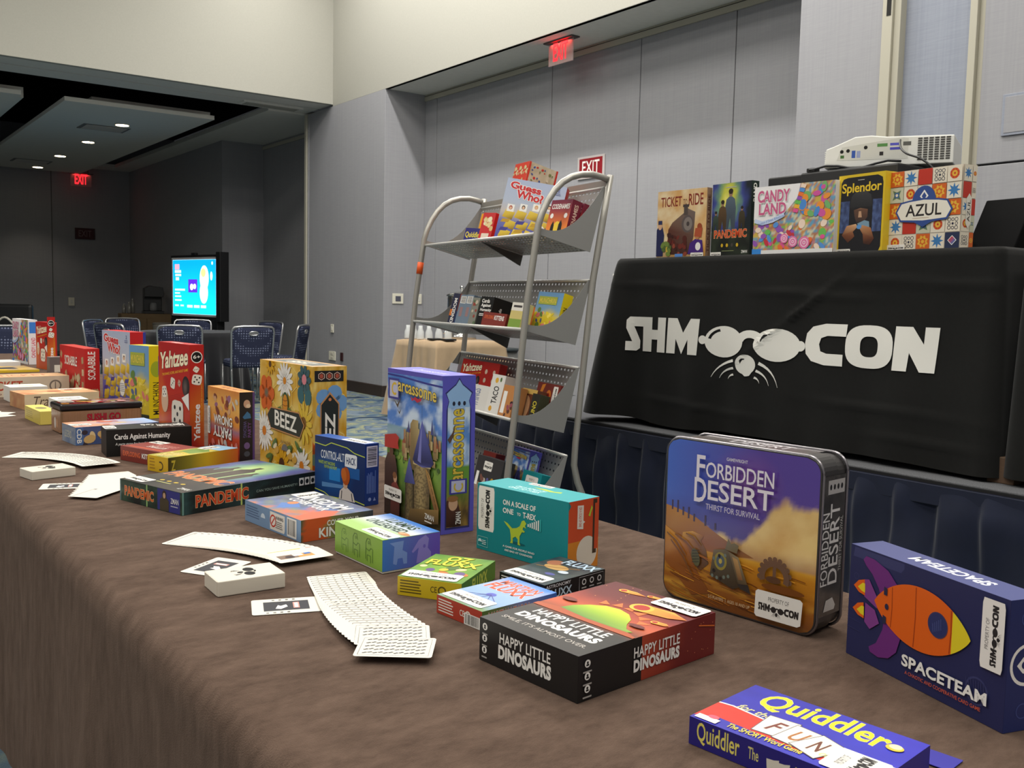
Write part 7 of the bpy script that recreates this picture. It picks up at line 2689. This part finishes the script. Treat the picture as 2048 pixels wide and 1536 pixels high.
# red and orange bits behind the rack, beside the stage
t = thing('clamp_stand', 'thin stand with a red clamp showing beside the black tablecloth', 'stand', (3.62, 3.66, STZ), 0)
MB().box(-.07, -.07, 0, .07, .07, .012).build('base', mat('steel_black', S(30, 30, 32)), t, bevel=.002)
MB().tube([(0, 0, .012), (0, 0, .40)], .008, 8).build('pole', mat('steel_black', S(30, 30, 32)), t)
MB().box(-.03, -.04, .385, .03, .10, .42).build('clamp', mat('clamp_red', S(150, 34, 30), .5), t, bevel=.004)
t = thing('orange_crate', 'orange and white crate standing on the stage behind the rack', 'crate', (3.55, 3.72, STZ), 0)
MB().box(0, 0, 0, .3, .16, .02).box(0, 0, .02, .3, .008, .16).box(0, .152, .02, .3, .16, .16).box(0, 0, .02, .008, .16, .16).box(.292, 0, .02, .3, .16, .16).build('tub', mat('crate_orange', S(206, 84, 34), .5), t)
MB().box(-.004, -.004, 0, .304, .164, .05).build('base_band', mat('crate_white', S(200, 196, 188), .5), t, bevel=.003)


# ================================================================ round table with banquet chairs
FW = Vector((sin(YAW), cos(YAW), 0))
RT = Vector((cos(YAW), -sin(YAW), 0))


def gp(px, depth):
    """ground point on the bearing of an image column at a given distance"""
    return FW * depth + RT * ((px - 1024) / 1929 * depth)


TC = gp(385, 11.2)
TR_ = .58
t = thing('round_table', 'round banquet table under the black cloth', 'table', (TC.x, TC.y, 0), 0)
MB().lathe([(TR_ - .02, .70), (TR_ - .02, .728)], n=40).build('tabletop', mt, t)
for k in range(4):
    a = k * pi / 2 + .4
    MB().tube([(.5 * cos(a), .5 * sin(a), 0), (.5 * cos(a), .5 * sin(a), .70)], .014).build('leg', mt, t)
M_DKCLOTH = mat('navy_black_cloth', S(24, 24, 28), 0.8, spec=0.2, sheen=0.3, noise_amt=.08, noise_scale=20)


def rc(u, v):
    a = 2 * pi * u
    if v < .3:
        r_ = (TR_ - .012) * (v / .3)
        return (r_ * cos(a), r_ * sin(a), .735)
    k = (v - .3) / .7
    r_ = TR_ + k * .05 + .035 * k * sin(a * 17 + .8 * sin(a * 3)) + .015 * k * sin(a * 29)
    return (r_ * cos(a), r_ * sin(a), .735 - .012 * min(1, k * 8) - .70 * k)


o = link('round_tablecloth', grid_mesh('round_tablecloth', 220, 20, rc, closed_u=True), None, M_DKCLOTH, (TC.x, TC.y, 0))
tag(o, 'black floor length cloth on the round table in the background', 'tablecloth')

M_CHF = mat('chair_fabric', S(52, 60, 92), 0.9, spec=0.1)
_nt = M_CHF.node_tree
_tc = _nt.nodes.new('ShaderNodeTexCoord')
_wv = _nt.nodes.new('ShaderNodeTexVoronoi')
_wv.inputs['Scale'].default_value = 38
_wv.inputs['Randomness'].default_value = 0.15
_nt.links.new(_tc.outputs['Object'], _wv.inputs['Vector'])
_rp = _nt.nodes.new('ShaderNodeValToRGB')
_rp.color_ramp.elements[0].position = 0.24
_rp.color_ramp.elements[0].color = (*S(120, 126, 150), 1)
_rp.color_ramp.elements[1].position = 0.34
_rp.color_ramp.elements[1].color = (*S(46, 50, 70), 1)
_nt.links.new(_wv.outputs['Distance'], _rp.inputs[0])
_nt.links.new(_rp.outputs[0], _nt.nodes['Principled BSDF'].inputs['Base Color'])
M_CHM = mat('chair_metal', S(186, 186, 186), 0.28, metal=0.9)


def back_pt(s, z, off=0.0):
    """backrest sheet: s -1..1 across, z height; slight lean and curve"""
    k = (z - .40) / .44
    hw = .205 + .012 * k
    return (s * hw, -.20 - .07 * k - .012 * (1 - s * s) + off, z)


def make_chair():
    c = thing('banquet_chair', 'x', 'chair', (0, 0, 0), 0, 'banquet chairs round the black table')
    MB().add(*_seat()).build('seat', M_CHF, c, smooth=True)
    # backrest pad: two sheets joined, rounded top corners
    ns, nz = 14, 10
    vs = []
    for off in (.022, -.022):
        for j in range(nz + 1):
            for i in range(ns + 1):
                s_ = -1 + 2 * i / ns
                z = .40 + .425 * j / nz
                top = .425 * (1 - .10 * abs(s_) ** 6)
                z = .40 + top * j / nz
                ed = (1 - abs(s_) ** 8)
                vs.append(back_pt(s_, z, off * (.35 + .65 * ed)))
    n1 = (ns + 1) * (nz + 1)
    fs = []
    for b in (0, 1):
        for j in range(nz):
            for i in range(ns):
                q = [b * n1 + j * (ns + 1) + i, b * n1 + j * (ns + 1) + i + 1, b * n1 + (j + 1) * (ns + 1) + i + 1, b * n1 + (j + 1) * (ns + 1) + i]
                fs.append(tuple(q if b == 0 else q[::-1]))
    rim = [i for i in range(ns + 1)] + [j * (ns + 1) + ns for j in range(1, nz + 1)] + [nz * (ns + 1) + i for i in range(ns - 1, -1, -1)] + [j * (ns + 1) for j in range(nz - 1, 0, -1)]
    for a, b in zip(rim, rim[1:] + rim[:1]):
        fs.append((a, b, b + n1, a + n1))
    MB().add(vs, fs).build('backrest', M_CHF, c, smooth=True)
    # silver frame hugging the edge of the back
    pts = [back_pt(-1.03, .30), back_pt(-1.04, .50), back_pt(-1.04, .70), back_pt(-1.04, .78), back_pt(-1.0, .815), back_pt(-.9, .832), back_pt(-.5, .838), back_pt(0, .840), back_pt(.5, .838), back_pt(.9, .832), back_pt(1.0, .815), back_pt(1.04, .78), back_pt(1.04, .70), back_pt(1.04, .50), back_pt(1.03, .30)]
    MB().tube(pts, .0125, 8).build('back_frame', M_CHM, c, smooth=True)
    ring = []
    for k in range(20):
        a = 2 * pi * k / 20
        x = .045 * (1 if cos(a) > 0 else -1) * abs(cos(a)) ** .6
        p = back_pt(x / .215, .765 + .020 * sin(a))
        ring.append((p[0], p[1] - .024, p[2]))
    h_ = MB().tube(ring, .007, 8, closed=True).build('hand_hold', M_CHM, c, smooth=True)
    MB().prism([(p[0] * .85, .765 + (p[2] - .765) * .7) for p in ring], ring[0][1] + .004, ring[0][1] - .001, 'y').build('hand_hold_plate', M_CHM, h_)
    for sx in (-1, 1):
        MB().tube([(sx * .20, .20, .42), (sx * .205, .215, 0)], .011, 8).build('leg', M_CHM, c, smooth=True)
        MB().tube([(sx * .21, -.19, .46), (sx * .21, -.20, .36), (sx * .215, -.25, 0)], .011, 8).build('leg', M_CHM, c, smooth=True)
    return c


def _seat():
    ns = 12
    vs, fs = [], []
    for z, k in ((.40, .92), (.415, 1), (.455, 1), (.475, .94), (.482, .7)):
        for i in range(4 * ns):
            a = 2 * pi * i / (4 * ns)
            cx = (abs(cos(a)) ** .35) * (1 if cos(a) >= 0 else -1)
            sy = (abs(sin(a)) ** .35) * (1 if sin(a) >= 0 else -1)
            vs.append((.215 * k * cx, .01 + .215 * k * sy, z))
    n = 4 * ns
    for j in range(4):
        for i in range(n):
            fs.append((j * n + i, j * n + (i + 1) % n, (j + 1) * n + (i + 1) % n, (j + 1) * n + i))
    fs.append(tuple(range(n))[::-1])
    fs.append(tuple(4 * n + i for i in range(n)))
    return vs, fs


def face_angle(p, q):
    """rotation so the chair's +y looks from p to q"""
    d = Vector(q) - Vector(p)
    return atan2(-d.x, d.y)


chair0 = make_chair()
spots = [(359, 10.1, None, 'banquet chair seen from behind in front of the round table, below the lit screen'),
         (242, 10.3, None, 'banquet chair back showing above the pale blue guessing game box'),
         (515, 10.25, None, 'banquet chair turned at an angle at the right front of the round table'),
         (384, 12.15, None, 'banquet chair on the far side of the round table, straight below the screen'),
         (245, 12.3, None, 'banquet chair on the far side of the round table, left of the screen'),
         (511, 12.0, None, 'banquet chair on the far side of the round table, below the grey pilaster'),
         (187, 11.3, None, 'banquet chair seen edge on at the left side of the round table'),
         (601, 11.1, None, 'banquet chair seen edge on beside the pale door jamb'),
         (2, 8.6, 'front', 'blue banquet chair cut by the left edge of the photo')]
for i, (px, d, ang, lab) in enumerate(spots):
    c = chair0 if i == 0 else copy_tree(chair0)
    p = gp(px, d)
    dirv = (TC - p).normalized()
    if ang is None and (TC - p).length < 1.16:
        p = TC - dirv * 1.16
    if ang == 'front':
        rz = face_angle(p, p - FW) + radians(10)
        loc = p
    else:
        rz = face_angle(p, TC) + (radians(-16) if i == 2 else 0)
        loc = p + dirv * .24
    c.location = (loc.x, loc.y, 0)
    c.rotation_euler = (0, 0, rz)
    c['label'] = lab

# ---------------------------------------------------------------- lit screen on a stand
pl, pr = gp(341, 14.2), gp(437, 13.35)
wd = (pr - pl).length
ang = atan2(pr.y - pl.y, pr.x - pl.x)
t = thing('presentation_screen', 'lit presentation screen with a blue slide on a black stand', 'screen', (pl.x, pl.y, 0), ang)
SB, SH = .815, .905
MB().box(0, .0, SB, wd, .07, SB + SH).build('bezel', mat('screen_bezel', S(20, 20, 22), .4), t, bevel=.006)
MB().box(.035, -.008, SB + .035, wd - .035, .002, SB + SH - .035).build('screen_frame', mat('screen_frame_grey', S(170, 170, 172), .4), t, bevel=.003)
MB().box(wd - .006, -.05, SB - .02, wd + .10, .09, SB + SH + .03).build('side_panel', mat('screen_bezel', S(20, 20, 22)), t, bevel=.005)
MB().box(wd * .46, -.02, SB + SH - .002, wd * .54, .03, SB + SH + .03).build('camera_unit', mat('screen_bezel', S(20, 20, 22)), t, bevel=.004)
A = Art(wd - .14, SH - .13)
A.field(6, 14, lambda u, v: mix(S(20, 206, 250), S(6, 150, 246), v * 1.1))
A.line([(0, 0), (0, 1), (1, 1), (1, 0), (0, 0)], .012, S(170, 226, 250))
A.rect(.05, .82, .16, .92, S(206, 150, 170))
for (u, v, w_, h_) in ((.05, .76, .15, .05), (.06, .70, .14, .04), (.07, .62, .08, .06), (.05, .43, .24, .035), (.05, .37, .12, .03), (.05, .31, .15, .03), (.05, .24, .16, .03), (.05, .14, .09, .03), (.18, .14, .08, .03), (.34, .12, .13, .05), (.50, .12, .13, .05), (.66, .12, .12, .05)):
    A.poly([(u, v), (u + w_, v), (u + w_, v + h_), (u, v + h_)], S(190, 240, 240))
A.rect(.37, .40, .58, .64, S(84, 40, 190))
A.ell(.45, .50, .06, .06, S(210, 226, 236))
A.ell(.52, .51, .05, .05, S(210, 226, 236))
A.ell(.74, .66, .15, .23, S(226, 240, 226), n=24)
A.ell(.73, .40, .14, .20, S(214, 240, 240), n=24)
A.ell(.72, .76, .08, .08, S(214, 226, 130), n=16)
A.ell(.92, .93, .025, .03, S(214, 240, 250))
A.ell(.90, .70, .04, .08, S(200, 236, 250))
A.build('slide', t, (.07, -.0085, SB + .065), (1, 0, 0), (0, 0, 1), M_SCREEN)
for x in (wd * .35, wd * .65):
    MB().tube([(x, .05, 0.03), (x, .05, SB + .2)], .025, 10).build('stand_post', mat('stand_black', S(32, 32, 32)), t, smooth=True)
MB().box(wd * .12, -.28, 0, wd * .88, .34, .03).build('stand_base', mat('stand_black', S(32, 32, 32)), t, bevel=.008)
MB().box(wd * .02, -.02, SB - .26, wd * .98, .10, SB - .002).build('stand_shelf', mat('screen_bezel', S(20, 20, 22)), t, bevel=.006)

# ---------------------------------------------------------------- coffee station at the far wall
p = gp(288, 17.3)
t = thing('coffee_cabinet', 'brown cabinet of the coffee station at the dark far wall', 'cabinet', (p.x, p.y, 0), radians(-8))
mcw = mat('cabinet_wood', S(112, 88, 52), .6, noise_amt=.12, noise_scale=5, stretch=(1, 1, 8))
MB().box(-.42, -.25, 0, .42, .25, .80).build('carcass', mcw, t, bevel=.006)
for s_ in (-1, 1):
    dd = MB().box(min(0, s_ * .40) + .005, -.262, .06, max(0, s_ * .40) - .005, -.25, .72).build('door', mcw, t, bevel=.003)
    MB().tube([(s_ * .05, -.275, .4), (s_ * .05, -.275, .5)], .006, 8).build('handle', mat('steel_black', S(30, 30, 32)), dd)
t = thing('coffee_machine', 'dark coffee machine standing on the brown cabinet', 'coffee machine', (p.x + .02, p.y, .80), radians(-8))
mcm = mat('coffee_black', S(30, 30, 30), .35)
MB().box(-.05, -.12, 0, .30, .18, .05).build('base', mcm, t, bevel=.006)
MB().box(-.03, .04, .05, .28, .18, .46).build('column', mcm, t, bevel=.01)
MB().prism([(-.03, .30), (.28, .30), (.30, .36), (.28, .47), (.05, .50), (-.03, .46)], -.12, .06, 'y').build('brew_head', mcm, t, bevel=.008)
MB().lathe([(.05, 0), (.065, .03), (.06, .12), (.04, .15)], (.12, -.05, .05), 18).build('glass_jug', mat('jug_glass', S(150, 150, 150), .1, alpha=.5), t, smooth=True)
for i, (dx, dy, h_) in enumerate(((-.28, -.05, .20), (-.20, .03, .26), (-.34, .06, .17))):
    tag(MB().lathe([(.03, 0), (.035, .02), (.035, h_ * .7), (.015, h_ * .85), (.015, h_)], n=16).build('syrup_bottle', mat('bottle_grey', S(120, 118, 112), .2), None, smooth=True, loc=(p.x + dx, p.y + dy, .801)),
        ['silver bottle beside the coffee machine, front one', 'silver bottle beside the coffee machine, tallest one', 'silver bottle beside the coffee machine, leftmost one'][i], 'bottle', 'bottles at the coffee station')
q = gp(322, 16.6)
t = thing('waste_bin', 'pale waste bin beside the coffee cabinet', 'bin', (q.x, q.y, 0), 0)
MB().lathe([(.12, 0), (.15, .62), (.155, .64)], n=20).build('bin_body', mat('bin_pale', S(150, 146, 136), .6), t, smooth=True)
MB().lathe([(.158, .64), (.158, .66), (.12, .67)], n=20).build('bin_rim', mat('bin_rim', S(120, 116, 108), .6), t, smooth=True)
# black swivel chair at the left edge
q = gp(6, 11.5)
t = thing('black_task_chair', 'black padded chair back with a pale cord at the left edge', 'chair', (q.x, q.y, 0), face_angle(q, q - FW))
mbk = mat('black_vinyl', S(18, 18, 19), .5)
MB().box(-.25, -.24, .68, .25, -.16, 1.0).build('backrest', mbk, t, bevel=.035, seg=4)
MB().box(-.25, -.22, .42, .25, .24, .50).build('seat', mbk, t, bevel=.03, seg=3)
MB().tube([(0, 0, .05), (0, 0, .42)], .03).build('column', mbk, t)
MB().tube([(0, -.20, .46), (0, -.24, .72)], .02).build('back_bar', mbk, t)
for k in range(5):
    a = 2 * pi * k / 5
    MB().tube([(0, 0, .07), (.28 * cos(a), .28 * sin(a), .03)], .018).build('base_arm', mbk, t)
q2 = gp(8, 10.9)
tag(MB().tube([(q2.x + RT.x * (k * .03 - .12), q2.y + RT.y * (k * .03 - .12), .80 + .06 * sin(k * .55 - .6)) for k in range(10)] + [(q2.x + .2, q2.y - .1, .5), (q2.x + .2, q2.y - .1, .01)], .012, 8).build('pale_cord', mat('cord_pale', S(190, 184, 170), .6), None, smooth=True), 'pale cord looping in front of the black chair back', 'cord')

# ================================================================ tan refreshment table by the wall
GX0, GX1, GY0, GY1, GZ = 4.72, 5.50, 7.58, 8.32, .78
M_TAN = mat('tan_cloth', S(176, 152, 122), .9, spec=.1, sheen=.15, noise_amt=.06, noise_scale=12)


def tan(u, v):
    a = 2 * pi * u
    # rounded square perimeter
    c_, s_ = cos(a), sin(a)
    k = 1 / max(abs(c_), abs(s_))
    x, y = c_ * k, s_ * k
    cx, cy, hx, hy = (GX0 + GX1) / 2, (GY0 + GY1) / 2, (GX1 - GX0) / 2, (GY1 - GY0) / 2
    if v < .15:
        f = v / .15 * .985
        return (cx + hx * x * f, cy + hy * y * f, GZ)
    q = (v - .15) / .85
    corner = max(0, 1 - abs(abs(x) - abs(y)) * 3)
    off = q * (.02 + .09 * corner + .018 * sin(a * 22) * (1 - corner))
    return (cx + (hx + off) * x, cy + (hy + off) * y, GZ - .01 * min(1, q * 10) - .75 * q)


tag(link('tan_tablecloth', grid_mesh('tan_tablecloth', 240, 18, tan, closed_u=True), None, M_TAN), 'tan cloth hanging over the refreshment table by the wall', 'tablecloth')
t = thing('refreshment_table', 'square table under the tan cloth', 'table', ((GX0 + GX1) / 2, (GY0 + GY1) / 2, 0), 0)
MB().box(-.30, -.28, .735, .30, .28, .765).build('tabletop', mt, t, bevel=.003)
for sx in (-1, 1):
    for sy in (-1, 1):
        MB().tube([(sx * .24, sy * .22, 0), (sx * .24, sy * .22, .735)], .014).build('leg', mt, t)
M_CHROME = mat('urn_chrome', S(200, 200, 198), .15, metal=.95)
t = thing('beverage_urn', 'chrome beverage urn with a domed lid on the tan table', 'urn', (5.28, 8.02, GZ), 0)
MB().lathe([(.15, 0), (.15, .03), (.135, .05), (.145, .10), (.145, .40), (.14, .42)], n=28).build('urn_body', M_CHROME, t, smooth=True)
ldo = MB().lathe([(.155, .42), (.155, .435), (.12, .455), (.05, .47), (.012, .475)], n=28).build('urn_lid', M_CHROME, t, smooth=True)
MB().lathe([(.010, .474), (.010, .49), (.02, .50), (.022, .515), (.012, .528)], n=16).build('lid_knob', M_CHROME, ldo, smooth=True)
MB().tube([(-.15, 0, .07), (-.19, 0, .07), (-.20, 0, .05)], .012, 8).build('tap', M_CHROME, t, smooth=True)
M_GLASS = mat('clear_glass', S(232, 236, 236), .08, alpha=.55)
for i, (x, y) in enumerate(((4.80, 8.24), (4.80, 8.13), (4.81, 8.02), (4.85, 7.93), (4.93, 7.88), (5.01, 7.84))):
    tag(MB().lathe([(.035, 0), (.038, .01), (.034, .07), (.022, .10), (.020, .13)], n=16).build('glass_carafe', M_GLASS, None, smooth=True, loc=(x, y, GZ + .0008)), ['first', 'second', 'third', 'fourth', 'fifth', 'sixth'][i] + ' clear glass carafe from the left on the tan table', 'carafe', 'glass carafes on the tan table')
for i, (x, y) in enumerate(((4.84, 7.80), (4.90, 7.66))):
    tag(MB().box(x - .06, y - .05, GZ + .001, x + .06, y + .05, GZ + .018).build('black_tray', mat('tray_black', S(24, 24, 24), .4), None, bevel=.004), ['flat black tray on the tan table, farther from its front corner', 'flat black tray on the tan table, at its front corner'][i], 'tray', 'black trays')
t = thing('steel_bin', 'round steel waste bin with a dark lid behind the rack', 'bin', (5.74, 8.0, 0), 0)
MB().lathe([(.185, 0), (.185, .66)], n=28).build('bin_body', mat('brushed_steel', S(160, 160, 156), .3, metal=.8), t, smooth=True)
MB().lathe([(.20, .66), (.205, .672), (.20, .684), (.13, .69)], n=28).build('bin_lid', mat('bin_lid_dark', S(50, 58, 60), .35), t, smooth=True)
# wall hooks
for i, (y, z, lab) in enumerate(((6.62, 1.42, 'upper white wall peg right of the rack'), (6.68, .99, 'lower white wall peg right of the rack'))):
    tag(MB().lathe([(.012, 0), (.010, .02), (.018, .03), (.016, .04)], n=12).build('wall_peg', mat('peg_white', S(220, 218, 212), .4), None, smooth=True, loc=(WX, y, z), rot=(0, radians(-90), 0)), lab, 'wall peg', 'wall pegs')
